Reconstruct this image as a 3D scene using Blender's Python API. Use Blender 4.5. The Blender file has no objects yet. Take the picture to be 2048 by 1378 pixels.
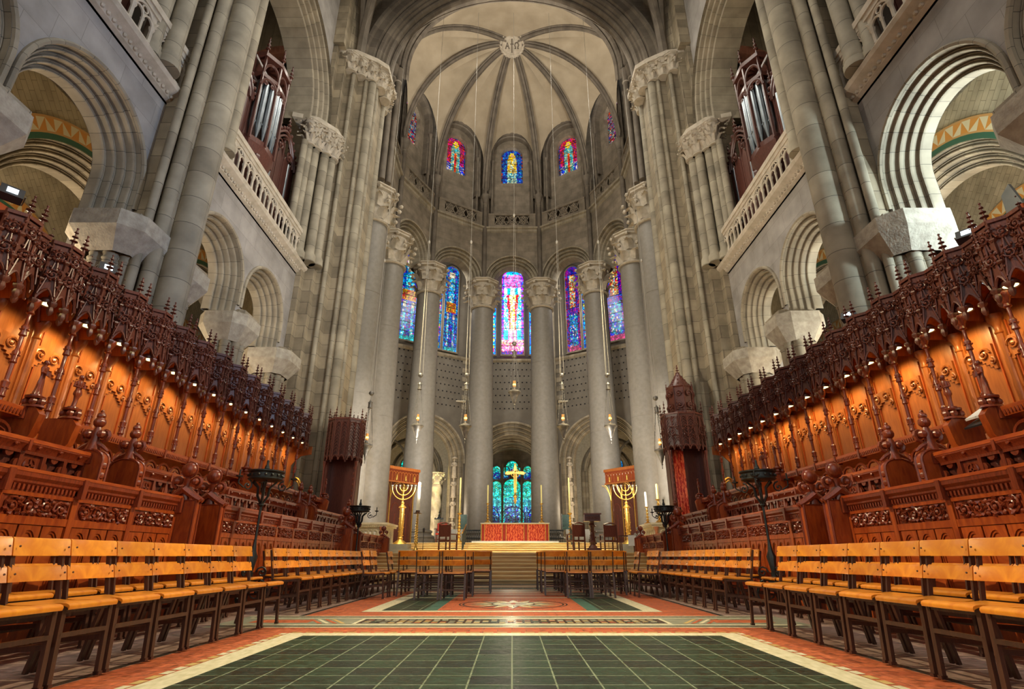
import bpy, math, random
from math import pi, sin, cos, tan, radians, sqrt, atan2, hypot
from mathutils import Vector as V, Matrix as M4
scene = bpy.context.scene
C = scene.collection

# ------------------------------------------------------------------ camera
FPX = 1079.0
PITCH = math.atan(425.0 / FPX)
cam_d = bpy.data.cameras.new('camera')
cam_d.sensor_width = 36.0
cam_d.lens = 36.0 * FPX / 2048.0
cam_d.clip_start = 0.05
cam_d.clip_end = 400
cam = bpy.data.objects.new('camera', cam_d)
cam.location = (0, 0, 0.72)
cam.rotation_euler = (pi / 2 + PITCH, 0, 0)
C.objects.link(cam)
scene.camera = cam

# ------------------------------------------------------------------ colour management and world
vs = scene.view_settings
vs.view_transform = 'Standard'
vs.look = 'None'
vs.gamma = 1.0
vs.use_curve_mapping = False
vs.exposure = 0.0
world = bpy.data.worlds.new('world')
scene.world = world
world.use_nodes = True
wb = world.node_tree.nodes['Background']
wb.inputs[0].default_value = (0.93, 0.96, 1.0, 1)
wb.inputs[1].default_value = 0.22
scene.cycles.max_bounces = 5
scene.cycles.diffuse_bounces = 4
scene.cycles.glossy_bounces = 2
scene.cycles.transmission_bounces = 3
scene.cycles.transparent_max_bounces = 4
scene.cycles.sample_clamp_indirect = 4.0
scene.cycles.caustics_reflective = False
scene.cycles.caustics_refractive = False

def light(name, kind, loc, target, energy, color, size=0.5, angle=60, blend=0.6, sizey=None):
    d = bpy.data.lights.new(name, kind)
    d.energy = energy
    d.color = color
    if kind == 'AREA':
        d.shape = 'RECTANGLE'
        d.size = size
        d.size_y = sizey or size
    elif kind == 'SPOT':
        d.shadow_soft_size = size
        d.spot_size = radians(angle)
        d.spot_blend = blend
    elif kind == 'POINT':
        d.shadow_soft_size = size
    o = bpy.data.objects.new(name, d)
    o.location = loc
    if target is not None:
        dr = (V(target) - V(loc)).normalized()
        o.rotation_euler = dr.to_track_quat('-Z', 'Y').to_euler()
    C.objects.link(o)
    return o

WARM = (1.0, 0.80, 0.55)
NEUT = (1.0, 0.93, 0.82)
COOL = (0.72, 0.86, 1.0)
# added fill panels behind the camera, standing in for daylight from the nave
light('nave_fill', 'AREA', (0, -9, 13), (0, 22, 12), 700, (1.0, 0.95, 0.88), 15, sizey=18)
light('nave_fill', 'AREA', (0, -4, 2.6), (0, 10, 0.6), 22, (1.0, 0.86, 0.68), 8, sizey=3)
# added overhead area fills, then spots as floodlights of the choir and sanctuary
light('choir_fill', 'AREA', (0, 12, 27.5), (0, 12, 0), 1300, (1.0, 0.93, 0.80), 8, sizey=12)
light('sanctuary_fill', 'AREA', (0, 23.2, 27.0), (0, 28, 2), 1000, (1.0, 0.93, 0.80), 6, sizey=2)
for sx in (-1, 1):
    light('vault_floodlight', 'SPOT', (sx * 4.6, 22.4, 22.6), (-sx * 0.5, 31, 37), 4800, NEUT, 0.3, 100, 0.9)
    light('column_floodlight', 'SPOT', (sx * 2.5, 20.6, 3.6), (sx * 7.4, 28, 6), 3600, NEUT, 0.3, 75, 0.8)
    light('column_floodlight', 'SPOT', (sx * 3.0, 23.0, 5.0), (sx * 3.6, 36.5, 9), 3000, NEUT, 0.3, 65, 0.8)
    light('pier_floodlight', 'SPOT', (-sx * 6.3, 10.0, 6.6), (sx * 7.2, 20.5, 16), 6000, (1.0, 0.90, 0.72), 0.3, 85, 0.8)
    light('aisle_lamp', 'POINT', (sx * 10.5, 15.6, 5.2), None, 260, WARM, 0.3)
    light('aisle_lamp', 'POINT', (sx * 13.6, 12.6, 6.5), None, 420, WARM, 0.3)
    light('aisle_lamp', 'POINT', (sx * 10.2, 25.5, 4.5), None, 420, WARM, 0.4)
    light('ambulatory_lamp', 'POINT', (sx * 6.5, 38.2, 3.8), None, 420, WARM, 0.4)
    light('ambulatory_lamp', 'AREA', (sx * 6.0, 37.6, 20.5), (sx * 3, 44, 18), 300, NEUT, 3)
light('aisle_lamp', 'POINT', (-10.6, 9.6, 5.6), None, 330, WARM, 0.3)
light('aisle_lamp', 'POINT', (10.6, 11.6, 5.6), None, 800, (0.95, 0.95, 0.85), 0.3)
light('aisle_lamp', 'POINT', (10.4, 8.4, 7.4), None, 320, (0.86, 0.97, 1.0), 0.3)
light('aisle_arch_spot', 'SPOT', (10.7, 6.4, 6.6), (9.0, 9.9, 9.0), 1500, (0.74, 0.93, 1.0), 0.25, 110, 0.8)  # spot put inside the aisle to brighten the right arch soffit
light('wall_floodlight', 'SPOT', (6.8, 6.5, 6.2), (-8.5, 12.0, 11.0), 3600, (0.52, 0.70, 1.0), 0.3, 70, 0.9)  # added blue spot standing in for cool daylight on the left wall
for sx in (-1, 1):
    light('choir_floodlight', 'SPOT', (sx * 6.9, 7.5, 11.0), (-sx * 3.8, 5.6, 0.7), 6000, (1.0, 0.80, 0.50), 0.15, 60, 0.8)
light('altar_floodlight', 'SPOT', (-5.6, 19.0, 15.0), (-0.5, 26.0, 1.2), 13000, (1.0, 0.84, 0.50), 0.3, 40, 0.8)
light('altar_floodlight', 'SPOT', (5.6, 19.0, 15.0), (0.5, 26.0, 1.2), 13000, (1.0, 0.84, 0.50), 0.3, 40, 0.8)
for sx in (-1, 1): light('gallery_fill', 'POINT', (sx * 11.0, 16.5, 21.5), None, 90, WARM, 0.3)  # added dim fill points so the galleries do not go black
light('chapel_lamp', 'POINT', (0, 47, 5.5), None, 260, WARM, 0.4)

# ------------------------------------------------------------------ materials
def newmat(name):
    m = bpy.data.materials.new(name)
    m.use_nodes = True
    nt = m.node_tree
    b = nt.nodes['Principled BSDF']
    return m, nt, b

def nd(nt, t, **kw):
    n = nt.nodes.new(t)
    for k, v in kw.items():
        if k.startswith('i_'):
            n.inputs[k[2:].replace('_', ' ')].default_value = v
        else:
            setattr(n, k, v)
    return n

def rgb(c):
    return (c[0], c[1], c[2], 1)

def ramp(nt, stops):
    r = nt.nodes.new('ShaderNodeValToRGB')
    e = r.color_ramp.elements
    while len(e) < len(stops):
        e.new(0.5)
    for i, (p, c) in enumerate(stops):
        e[i].position = p
        e[i].color = rgb(c)
    return r

def noisy(name, c1, c2, scale=3.0, rough=0.6, metal=0.0, bump=0.0, bscale=30.0, coat=0.0, stretch=None, detail=4.0):
    m, nt, b = newmat(name)
    tc = nt.nodes.new('ShaderNodeTexCoord')
    mp = nt.nodes.new('ShaderNodeMapping')
    if stretch:
        mp.inputs['Scale'].default_value = stretch
    nt.links.new(tc.outputs['Object'], mp.inputs[0])
    n = nd(nt, 'ShaderNodeTexNoise', i_Scale=scale, i_Detail=detail)
    nt.links.new(mp.outputs[0], n.inputs['Vector'])
    r = ramp(nt, [(0.3, c1), (0.7, c2)])
    nt.links.new(n.outputs['Fac'], r.inputs[0])
    nt.links.new(r.outputs[0], b.inputs['Base Color'])
    b.inputs['Roughness'].default_value = rough
    b.inputs['Metallic'].default_value = metal
    b.inputs['Coat Weight'].default_value = coat
    if bump:
        n2 = nd(nt, 'ShaderNodeTexNoise', i_Scale=bscale, i_Detail=3.0)
        nt.links.new(mp.outputs[0], n2.inputs['Vector'])
        bp = nd(nt, 'ShaderNodeBump', i_Strength=bump, i_Distance=0.02)
        nt.links.new(n2.outputs['Fac'], bp.inputs['Height'])
        nt.links.new(bp.outputs[0], b.inputs['Normal'])
    return m

def ashlar(name, c1, c2, mortar, bw=0.85, rh=0.42, ms=0.008, rough=0.75, offset=0.5, rot=0.0, bump=0.35, mottle=0.35):
    m, nt, b = newmat(name)
    tc = nt.nodes.new('ShaderNodeTexCoord')
    mp = nt.nodes.new('ShaderNodeMapping')
    mp.inputs['Rotation'].default_value = (0, 0, rot)
    nt.links.new(tc.outputs['UV'], mp.inputs[0])
    br = nd(nt, 'ShaderNodeTexBrick', offset=offset)
    br.inputs['Scale'].default_value = 1.0
    br.inputs['Color1'].default_value = rgb(c1)
    br.inputs['Color2'].default_value = rgb(c2)
    br.inputs['Mortar'].default_value = rgb(mortar)
    br.inputs['Mortar Size'].default_value = ms
    br.inputs['Mortar Smooth'].default_value = 0.3
    br.inputs['Bias'].default_value = -0.1
    br.inputs['Brick Width'].default_value = bw
    br.inputs['Row Height'].default_value = rh
    nt.links.new(mp.outputs[0], br.inputs['Vector'])
    n = nd(nt, 'ShaderNodeTexNoise', i_Scale=1.6, i_Detail=6.0)
    nt.links.new(tc.outputs['Object'], n.inputs['Vector'])
    lo = 1 - mottle
    r = ramp(nt, [(0.3, (lo, lo * 0.99, lo * 0.97)), (0.7, (1.15, 1.15, 1.15))])
    nt.links.new(n.outputs['Fac'], r.inputs[0])
    mx = nd(nt, 'ShaderNodeMix', data_type='RGBA', blend_type='MULTIPLY')
    mx.inputs[0].default_value = 1.0
    nt.links.new(br.outputs['Color'], mx.inputs[6])
    nt.links.new(r.outputs[0], mx.inputs[7])
    nt.links.new(mx.outputs[2], b.inputs['Base Color'])
    b.inputs['Roughness'].default_value = rough
    bp = nd(nt, 'ShaderNodeBump', i_Strength=bump, i_Distance=0.02)
    inv = nd(nt, 'ShaderNodeMath', operation='SUBTRACT')
    inv.inputs[0].default_value = 1.0
    nt.links.new(br.outputs['Fac'], inv.inputs[1])
    nt.links.new(inv.outputs[0], bp.inputs['Height'])
    nt.links.new(bp.outputs[0], b.inputs['Normal'])
    return m

def wood(name, c1, c2, rough=0.35, scale=6.0, coat=0.3, axis=(1, 1, 8), bump=0.1):
    m, nt, b = newmat(name)
    tc = nt.nodes.new('ShaderNodeTexCoord')
    mp = nt.nodes.new('ShaderNodeMapping')
    mp.inputs['Scale'].default_value = (1.0 / axis[0] * 6, 1.0 / axis[1] * 6, 1.0 / axis[2] * 6)
    nt.links.new(tc.outputs['Object'], mp.inputs[0])
    n = nd(nt, 'ShaderNodeTexNoise', i_Scale=scale, i_Detail=6.0, i_Distortion=0.8)
    nt.links.new(mp.outputs[0], n.inputs['Vector'])
    r = ramp(nt, [(0.32, c1), (0.68, c2)])
    nt.links.new(n.outputs['Fac'], r.inputs[0])
    oi = nt.nodes.new('ShaderNodeObjectInfo')
    mr = nd(nt, 'ShaderNodeMapRange')
    mr.inputs['To Min'].default_value = 0.78
    mr.inputs['To Max'].default_value = 1.15
    nt.links.new(oi.outputs['Random'], mr.inputs['Value'])
    hs = nt.nodes.new('ShaderNodeHueSaturation')
    nt.links.new(mr.outputs[0], hs.inputs['Value'])
    nt.links.new(r.outputs[0], hs.inputs['Color'])
    nt.links.new(hs.outputs[0], b.inputs['Base Color'])
    b.inputs['Roughness'].default_value = rough
    b.inputs['Coat Weight'].default_value = coat
    b.inputs['Coat Roughness'].default_value = 0.25
    if bump:
        bp = nd(nt, 'ShaderNodeBump', i_Strength=bump, i_Distance=0.01)
        nt.links.new(n.outputs['Fac'], bp.inputs['Height'])
        nt.links.new(bp.outputs[0], b.inputs['Normal'])
    return m

def emis(name, c, s):
    m, nt, b = newmat(name)
    b.inputs['Base Color'].default_value = rgb(c)
    b.inputs['Emission Color'].default_value = rgb(c)
    b.inputs['Emission Strength'].default_value = s
    return m

def glassmat(name, strength, scale=9.0):
    """stained glass lit by daylight behind it: colours of the panes from the attribute, lead lines between"""
    m, nt, b = newmat(name)
    at = nd(nt, 'ShaderNodeAttribute', attribute_name='Col')
    tc = nt.nodes.new('ShaderNodeTexCoord')
    vo = nd(nt, 'ShaderNodeTexVoronoi', feature='DISTANCE_TO_EDGE', i_Scale=scale)
    nt.links.new(tc.outputs['UV'], vo.inputs['Vector'])
    vc = nd(nt, 'ShaderNodeTexVoronoi', feature='F1', i_Scale=scale)
    nt.links.new(tc.outputs['UV'], vc.inputs['Vector'])
    lead = ramp(nt, [(0.02, (0, 0, 0)), (0.07, (1, 1, 1))])
    nt.links.new(vo.outputs['Distance'], lead.inputs[0])
    hs = nd(nt, 'ShaderNodeHueSaturation', i_Saturation=1.15)
    sep = nd(nt, 'ShaderNodeSeparateColor')
    nt.links.new(vc.outputs['Color'], sep.inputs[0])
    mr = nd(nt, 'ShaderNodeMapRange')
    mr.inputs['To Min'].default_value = 0.475
    mr.inputs['To Max'].default_value = 0.525
    nt.links.new(sep.outputs[0], mr.inputs['Value'])
    nt.links.new(mr.outputs[0], hs.inputs['Hue'])
    mr2 = nd(nt, 'ShaderNodeMapRange')
    mr2.inputs['To Min'].default_value = 0.35
    mr2.inputs['To Max'].default_value = 1.7
    nt.links.new(sep.outputs[1], mr2.inputs['Value'])
    nt.links.new(mr2.outputs[0], hs.inputs['Value'])
    nt.links.new(at.outputs['Color'], hs.inputs['Color'])
    mx = nd(nt, 'ShaderNodeMix', data_type='RGBA', blend_type='MULTIPLY')
    mx.inputs[0].default_value = 1.0
    nt.links.new(hs.outputs[0], mx.inputs[6])
    nt.links.new(lead.outputs[0], mx.inputs[7])
    nt.links.new(mx.outputs[2], b.inputs['Emission Color'])
    b.inputs['Base Color'].default_value = (0.01, 0.01, 0.01, 1)
    b.inputs['Roughness'].default_value = 0.3
    b.inputs['Emission Strength'].default_value = strength
    return m

def attrmat(name, rough=0.6):
    m, nt, b = newmat(name)
    at = nd(nt, 'ShaderNodeAttribute', attribute_name='Col')
    nt.links.new(at.outputs['Color'], b.inputs['Base Color'])
    b.inputs['Roughness'].default_value = rough
    return m

def tiles(name, c1, c2, grout, w, h, ms=0.006, rough=0.25, offset=0.0, coat=0.0):
    m, nt, b = newmat(name)
    tc = nt.nodes.new('ShaderNodeTexCoord')
    br = nd(nt, 'ShaderNodeTexBrick', offset=offset)
    for k, v in (('Scale', 1.0), ('Mortar Size', ms), ('Brick Width', w), ('Row Height', h), ('Mortar Smooth', 0.2), ('Bias', -0.2)):
        br.inputs[k].default_value = v
    br.inputs['Color1'].default_value = rgb(c1)
    br.inputs['Color2'].default_value = rgb(c2)
    br.inputs['Mortar'].default_value = rgb(grout)
    nt.links.new(tc.outputs['UV'], br.inputs['Vector'])
    n = nd(nt, 'ShaderNodeTexNoise', i_Scale=14.0, i_Detail=6.0, i_Roughness=0.7)
    nt.links.new(tc.outputs['Object'], n.inputs['Vector'])
    r = ramp(nt, [(0.35, (0.55, 0.6, 0.55)), (0.65, (1.35, 1.35, 1.35))])
    nt.links.new(n.outputs['Fac'], r.inputs[0])
    mx = nd(nt, 'ShaderNodeMix', data_type='RGBA', blend_type='MULTIPLY')
    mx.inputs[0].default_value = 1.0
    nt.links.new(br.outputs['Color'], mx.inputs[6])
    nt.links.new(r.outputs[0], mx.inputs[7])
    nt.links.new(mx.outputs[2], b.inputs['Base Color'])
    r2 = ramp(nt, [(0.3, (rough, rough, rough)), (0.7, (rough + 0.25,) * 3)])
    nt.links.new(n.outputs['Fac'], r2.inputs[0])
    nt.links.new(r2.outputs[0], b.inputs['Roughness'])
    bp = nd(nt, 'ShaderNodeBump', i_Strength=0.25, i_Distance=0.01)
    nt.links.new(n.outputs['Fac'], bp.inputs['Height'])
    nt.links.new(bp.outputs[0], b.inputs['Normal'])
    return m

MT = {}
MT['stone'] = ashlar('limestone_ashlar', (0.37, 0.305, 0.205), (0.22, 0.18, 0.12), (0.08, 0.06, 0.04), bw=0.95, rh=0.5)
MT['stone_pale'] = ashlar('pale_wall_slabs', (0.34, 0.315, 0.29), (0.28, 0.26, 0.24), (0.15, 0.135, 0.12), bw=1.1, rh=0.6, ms=0.004, bump=0.15, mottle=0.25)
MT['stone_arch'] = ashlar('voussoir_limestone', (0.35, 0.30, 0.215), (0.26, 0.22, 0.16), (0.07, 0.06, 0.045), bw=0.42, rh=9.0, ms=0.006, offset=0.0)
MT['stone_apse'] = ashlar('apse_limestone', (0.25, 0.205, 0.15), (0.20, 0.165, 0.12), (0.10, 0.08, 0.06), bw=1.0, rh=0.5, ms=0.006, bump=0.2)
MT['stone_shaft'] = ashlar('drum_limestone', (0.35, 0.305, 0.22), (0.24, 0.205, 0.145), (0.06, 0.05, 0.035), bw=50.0, rh=0.72, ms=0.007, offset=0.0)
MT['granite'] = noisy('grey_granite_drum', (0.22, 0.20, 0.168), (0.27, 0.245, 0.21), 5.0, 0.5, bump=0.08, bscale=60)
MT['carved'] = noisy('carved_limestone', (0.40, 0.345, 0.26), (0.56, 0.49, 0.39), 4.0, 0.8, bump=0.2, bscale=25)
MT['rough_stone'] = noisy('rough_impost_stone', (0.30, 0.26, 0.20), (0.46, 0.415, 0.33), 6.0, 0.9, bump=0.6, bscale=22)
MT['vault'] = noisy('vault_plaster', (0.34, 0.275, 0.185), (0.45, 0.37, 0.26), 0.8, 0.85, bump=0.1, bscale=10, detail=8)
MT['rib'] = ashlar('rib_stone', (0.17, 0.14, 0.105), (0.13, 0.105, 0.08), (0.24, 0.20, 0.15), bw=0.6, rh=9.0, ms=0.008, offset=0.0)
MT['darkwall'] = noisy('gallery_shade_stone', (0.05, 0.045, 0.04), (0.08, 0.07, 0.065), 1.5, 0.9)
MT['redbrick'] = ashlar('red_brick', (0.36, 0.15, 0.10), (0.28, 0.11, 0.07), (0.20, 0.14, 0.10), bw=0.12, rh=0.3, ms=0.006, offset=0.0)
MT['herring'] = ashlar('vault_tile_herringbone', (0.50, 0.44, 0.31), (0.42, 0.36, 0.245), (0.24, 0.20, 0.13), bw=0.46, rh=0.17, ms=0.008, rot=radians(45), rough=0.5)
MT['attr'] = attrmat('glazed_tile_band', 0.4)
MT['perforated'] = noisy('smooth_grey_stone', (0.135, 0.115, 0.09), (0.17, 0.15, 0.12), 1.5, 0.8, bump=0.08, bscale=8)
MT['black'] = noisy('black_void', (0.004, 0.004, 0.004), (0.008, 0.008, 0.008), 3, 0.9)
MT['stepmarble'] = noisy('cream_veined_marble', (0.62, 0.44, 0.18), (0.92, 0.78, 0.48), 2.5, 0.25, bump=0.0, stretch=(0.4, 2, 6), detail=8)
MT['stepnose'] = noisy('brown_step_riser', (0.36, 0.20, 0.07), (0.62, 0.42, 0.18), 3.5, 0.3, stretch=(0.4, 2, 6))
MT['whitemarble'] = noisy('white_marble', (0.75, 0.73, 0.68), (0.86, 0.84, 0.80), 3.0, 0.25)
MT['ivory'] = noisy('ivory_marble', (0.62, 0.54, 0.38), (0.80, 0.72, 0.54), 6.0, 0.4, bump=0.1)
MT['redmarble'] = noisy('red_marble', (0.45, 0.14, 0.07), (0.62, 0.26, 0.14), 8.0, 0.25)
MT['oak'] = wood('red_oak', (0.30, 0.045, 0.008), (0.52, 0.11, 0.016), axis=(2, 2, 9))
MT['oak_h'] = wood('red_oak_rail', (0.32, 0.05, 0.010), (0.50, 0.11, 0.018), axis=(2, 9, 2))
MT['oak_carved'] = wood('carved_red_oak', (0.15, 0.026, 0.010), (0.30, 0.058, 0.018), rough=0.3, scale=9, coat=0.35)
MT['oak_panel'] = wood('orange_oak_panel', (0.30, 0.085, 0.018), (0.44, 0.14, 0.032), axis=(2, 2, 14), rough=0.4)
MT['oak_dark'] = wood('dark_mahogany', (0.085, 0.022, 0.016), (0.15, 0.042, 0.028), rough=0.35, scale=8, coat=0.4)
MT['canopywood'] = wood('dark_red_canopy_oak', (0.080, 0.022, 0.014), (0.165, 0.045, 0.026), rough=0.4, scale=8, coat=0.12)
MT['organwood'] = wood('organ_case_mahogany', (0.075, 0.025, 0.018), (0.13, 0.045, 0.032), rough=0.4, scale=5)
MT['chairwood'] = wood('varnished_beech_ply', (0.66, 0.19, 0.014), (0.92, 0.37, 0.03), rough=0.28, scale=4, coat=0.5, axis=(3, 8, 3), bump=0.04)
MT['chairleg'] = wood('dark_chair_frame', (0.045, 0.018, 0.012), (0.085, 0.035, 0.02), rough=0.4, scale=6)
MT['brass'] = noisy('aged_brass', (0.60, 0.36, 0.08), (0.85, 0.58, 0.18), 12, 0.28, 1.0, bump=0.15, bscale=40)
MT['gold'] = noisy('gilding', (0.75, 0.42, 0.08), (0.95, 0.62, 0.16), 18, 0.35, 0.85, bump=0.3, bscale=60)
MT['iron'] = noisy('wrought_iron', (0.025, 0.03, 0.03), (0.06, 0.07, 0.07), 9, 0.45, 0.7)
MT['silver'] = noisy('dull_silver', (0.16, 0.15, 0.13), (0.30, 0.28, 0.25), 8, 0.5, 0.7)
MT['pipe'] = noisy('organ_pipe_tin', (0.36, 0.42, 0.46), (0.52, 0.58, 0.62), 3, 0.3, 0.8)
MT['wire'] = noisy('steel_wire', (0.45, 0.42, 0.36), (0.55, 0.52, 0.46), 3, 0.5, 0.3)
MT['wax'] = noisy('yellow_wax', (0.75, 0.66, 0.22), (0.85, 0.78, 0.36), 3, 0.4)
MT['waxwhite'] = noisy('white_wax', (0.85, 0.82, 0.66), (0.92, 0.90, 0.78), 3, 0.4)
MT['cloth'] = noisy('white_linen', (0.72, 0.68, 0.58), (0.82, 0.79, 0.70), 3, 0.9)
MT['redcloth'] = noisy('plain_red_silk', (0.40, 0.02, 0.015), (0.52, 0.04, 0.02), 9, 0.5)
MT['lampglow'] = emis('lamp_bulb', (1.0, 0.84, 0.36), 4.0)
MT['flame'] = emis('candle_glow', (1.0, 0.50, 0.08), 9.0)
MT['amber'] = emis('amber_glass', (0.75, 0.30, 0.06), 0.45)
MT['halogen'] = emis('floodlight_lens', (0.75, 0.9, 1.0), 4.0)
MT['plastic'] = noisy('black_plastic', (0.02, 0.02, 0.022), (0.035, 0.035, 0.04), 5, 0.5)
MT['paper'] = noisy('white_paper', (0.80, 0.82, 0.84), (0.90, 0.92, 0.93), 8, 0.7)
MT['tile_green'] = tiles('dark_green_glazed_tile', (0.018, 0.045, 0.022), (0.004, 0.010, 0.008), (0.20, 0.25, 0.16), 0.27, 0.27, ms=0.006)
MT['tile_teal'] = tiles('teal_glazed_tile', (0.06, 0.16, 0.12), (0.04, 0.11, 0.085), (0.12, 0.2, 0.16), 0.27, 0.27)
MT['tile_terra'] = tiles('terracotta_tile', (0.52, 0.125, 0.04), (0.40, 0.085, 0.03), (0.16, 0.06, 0.035), 0.30, 0.15, ms=0.004, offset=0.5, rough=0.35)
MT['floor_pink'] = tiles('pinkish_grey_marble_floor', (0.36, 0.25, 0.21), (0.31, 0.21, 0.175), (0.15, 0.13, 0.11), 1.2, 1.2, ms=0.006, rough=0.3)
MT['floor_white'] = noisy('cream_marble_inlay', (0.62, 0.60, 0.36), (0.92, 0.88, 0.64), 9, 0.3, stretch=(3, 1, 1))
MT['floor_greymarble'] = noisy('grey_green_marble', (0.16, 0.19, 0.13), (0.42, 0.43, 0.32), 7, 0.3, stretch=(1, 4, 1))
MT['floor_black'] = noisy('black_marble_inlay', (0.03, 0.03, 0.025), (0.06, 0.055, 0.045), 7, 0.25)
MT['floor_ochre'] = noisy('ochre_inlay', (0.55, 0.38, 0.12), (0.68, 0.5, 0.2), 7, 0.35)
def damask():
    m, nt, b = newmat('red_damask')
    tc = nt.nodes.new('ShaderNodeTexCoord')
    w = nd(nt, 'ShaderNodeTexWave', i_Scale=2.2, i_Distortion=9.0, i_Detail=3.0)
    w.inputs['Detail Scale'].default_value = 2.2
    nt.links.new(tc.outputs['UV'], w.inputs['Vector'])
    v = nd(nt, 'ShaderNodeTexVoronoi', i_Scale=9.0)
    nt.links.new(tc.outputs['UV'], v.inputs['Vector'])
    ad = nd(nt, 'ShaderNodeMath', operation='MULTIPLY')
    nt.links.new(w.outputs['Fac'], ad.inputs[0]); nt.links.new(v.outputs['Distance'], ad.inputs[1])
    r = ramp(nt, [(0.12, (0.52, 0.02, 0.01)), (0.32, (0.85, 0.17, 0.06))])
    nt.links.new(ad.outputs[0], r.inputs[0])
    nt.links.new(r.outputs[0], b.inputs['Base Color'])
    b.inputs['Roughness'].default_value = 0.5
    return m
MT['damask'] = damask()
MT['glass_bright'] = glassmat('bright_stained_glass', 2.6, 6.0)
MT['glass_mid'] = glassmat('stained_glass', 0.95, 6.5)
MT['glass_dim'] = glassmat('dim_stained_glass', 0.9, 6.5)
MT['glass_chapel'] = glassmat('chapel_stained_glass', 1.2, 4.5)

# ------------------------------------------------------------------ mesh builder
class MB:
    def __init__(s):
        s.v = []; s.f = []; s.mi = []; s.uv = []; s.col = []
        s.m = 0; s.c = None; s.xf = None
    def P(s, p):
        p = V(p)
        if s.xf is not None:
            p = s.xf @ p
        s.v.append(p)
        return len(s.v) - 1
    def F(s, ids, uv=None):
        s.f.append(tuple(ids)); s.mi.append(s.m); s.uv.append(uv); s.col.append(s.c)
    def quad(s, a, b, c, d, uv=None):
        i = [s.P(a), s.P(b), s.P(c), s.P(d)]
        s.F(i, uv)
    def poly(s, pts, uv=None):
        s.F([s.P(p) for p in pts], uv)
    def box(s, x0, x1, y0, y1, z0, z1):
        i = [s.P((x, y, z)) for z in (z0, z1) for y in (y0, y1) for x in (x0, x1)]
        for q in ((0, 2, 3, 1), (4, 5, 7, 6), (0, 1, 5, 4), (2, 6, 7, 3), (0, 4, 6, 2), (1, 3, 7, 5)):
            s.F([i[k] for k in q])
    def cbox(s, c, d):
        s.box(c[0] - d[0] / 2, c[0] + d[0] / 2, c[1] - d[1] / 2, c[1] + d[1] / 2, c[2] - d[2] / 2, c[2] + d[2] / 2)
    def bar(s, a, b, w, h=None, up=(0, 0, 1)):
        """rectangular bar from a to b"""
        a = V(a); b = V(b); h = h or w
        t = (b - a).normalized(); u = V(up)
        if abs(t.dot(u)) > 0.98: u = V((1, 0, 0))
        x = t.cross(u).normalized(); y = x.cross(t).normalized()
        ids = []
        for p in (a, b):
            for (i, j) in ((-1, -1), (1, -1), (1, 1), (-1, 1)):
                ids.append(s.P(p + x * (i * w / 2) + y * (j * h / 2)))
        for k in range(4):
            s.F((ids[k], ids[(k + 1) % 4], ids[4 + (k + 1) % 4], ids[4 + k]))
        s.F(ids[3::-1]); s.F(ids[4:])
    def prism(s, pts, o, u, v, n, d0, d1):
        """polygon (2-D, in axes u v from o) extruded along n from d0 to d1"""
        o = V(o); u = V(u); v = V(v); n = V(n)
        A = [s.P(o + u * a + v * b + n * d0) for a, b in pts]
        B = [s.P(o + u * a + v * b + n * d1) for a, b in pts]
        k = len(pts)
        s.F(A[::-1]); s.F(B)
        for i in range(k):
            s.F((A[i], A[(i + 1) % k], B[(i + 1) % k], B[i]))
    def lathe(s, prof, c=(0, 0, 0), seg=16, a0=0.0, a1=2 * pi, cap=True, sx=1.0, sy=1.0):
        c = V(c); full = abs(a1 - a0 - 2 * pi) < 1e-6
        n = seg if full else seg + 1
        rings = []
        for r, z in prof:
            if r < 1e-5:
                rings.append([s.P(c + V((0, 0, z)))] * n)
            else:
                rings.append([s.P(c + V((r * sx * cos(a0 + (a1 - a0) * i / seg), r * sy * sin(a0 + (a1 - a0) * i / seg), z))) for i in range(n)])
        for k in range(len(rings) - 1):
            A, B = rings[k], rings[k + 1]
            for i in range(seg):
                j = (i + 1) % n
                ids = [A[i], A[j], B[j], B[i]]
                q = []
                for t in ids:
                    if t not in q: q.append(t)
                if len(q) >= 3:
                    if prof[k][0] > 1e-5 and prof[k + 1][0] > 1e-5:
                        R = max(prof[k][0], prof[k + 1][0]); w0 = R * (a1 - a0) * i / seg; w1 = R * (a1 - a0) * (i + 1) / seg
                        z0 = c.z + prof[k][1]; z1 = c.z + prof[k + 1][1]
                        s.F(q, [(w0, z0), (w1, z0), (w1, z1), (w0, z1)])
                    else:
                        s.F(q)
        if cap and full:
            if prof[0][0] > 1e-5: s.F(rings[0][::-1])
            if prof[-1][0] > 1e-5: s.F(rings[-1])
    def tube(s, pts, r, seg=6, closed=False, cap=True):
        pts = [V(p) for p in pts]; n = len(pts)
        rr = r if isinstance(r, (list, tuple)) else [r] * n
        prev = None; rings = []
        for i, p in enumerate(pts):
            if closed:
                t = pts[(i + 1) % n] - pts[i - 1]
            else:
                t = pts[min(i + 1, n - 1)] - pts[max(i - 1, 0)]
            if t.length < 1e-9: t = V((0, 0, 1))
            t.normalize()
            if prev is None:
                u = V((0, 0, 1)) if abs(t.z) < 0.9 else V((1, 0, 0))
                x = t.cross(u).normalized()
            else:
                x = prev - t * prev.dot(t)
                if x.length < 1e-6: x = t.orthogonal()
                x.normalize()
            prev = x
            y = t.cross(x)
            rings.append([s.P(p + (x * cos(2 * pi * k / seg) + y * sin(2 * pi * k / seg)) * rr[i]) for k in range(seg)])
        m = n if closed else n - 1
        for i in range(m):
            A, B = rings[i], rings[(i + 1) % n]
            for k in range(seg):
                s.F((A[k], A[(k + 1) % seg], B[(k + 1) % seg], B[k]))
        if cap and not closed:
            s.F(rings[0][::-1]); s.F(rings[-1])
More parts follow.
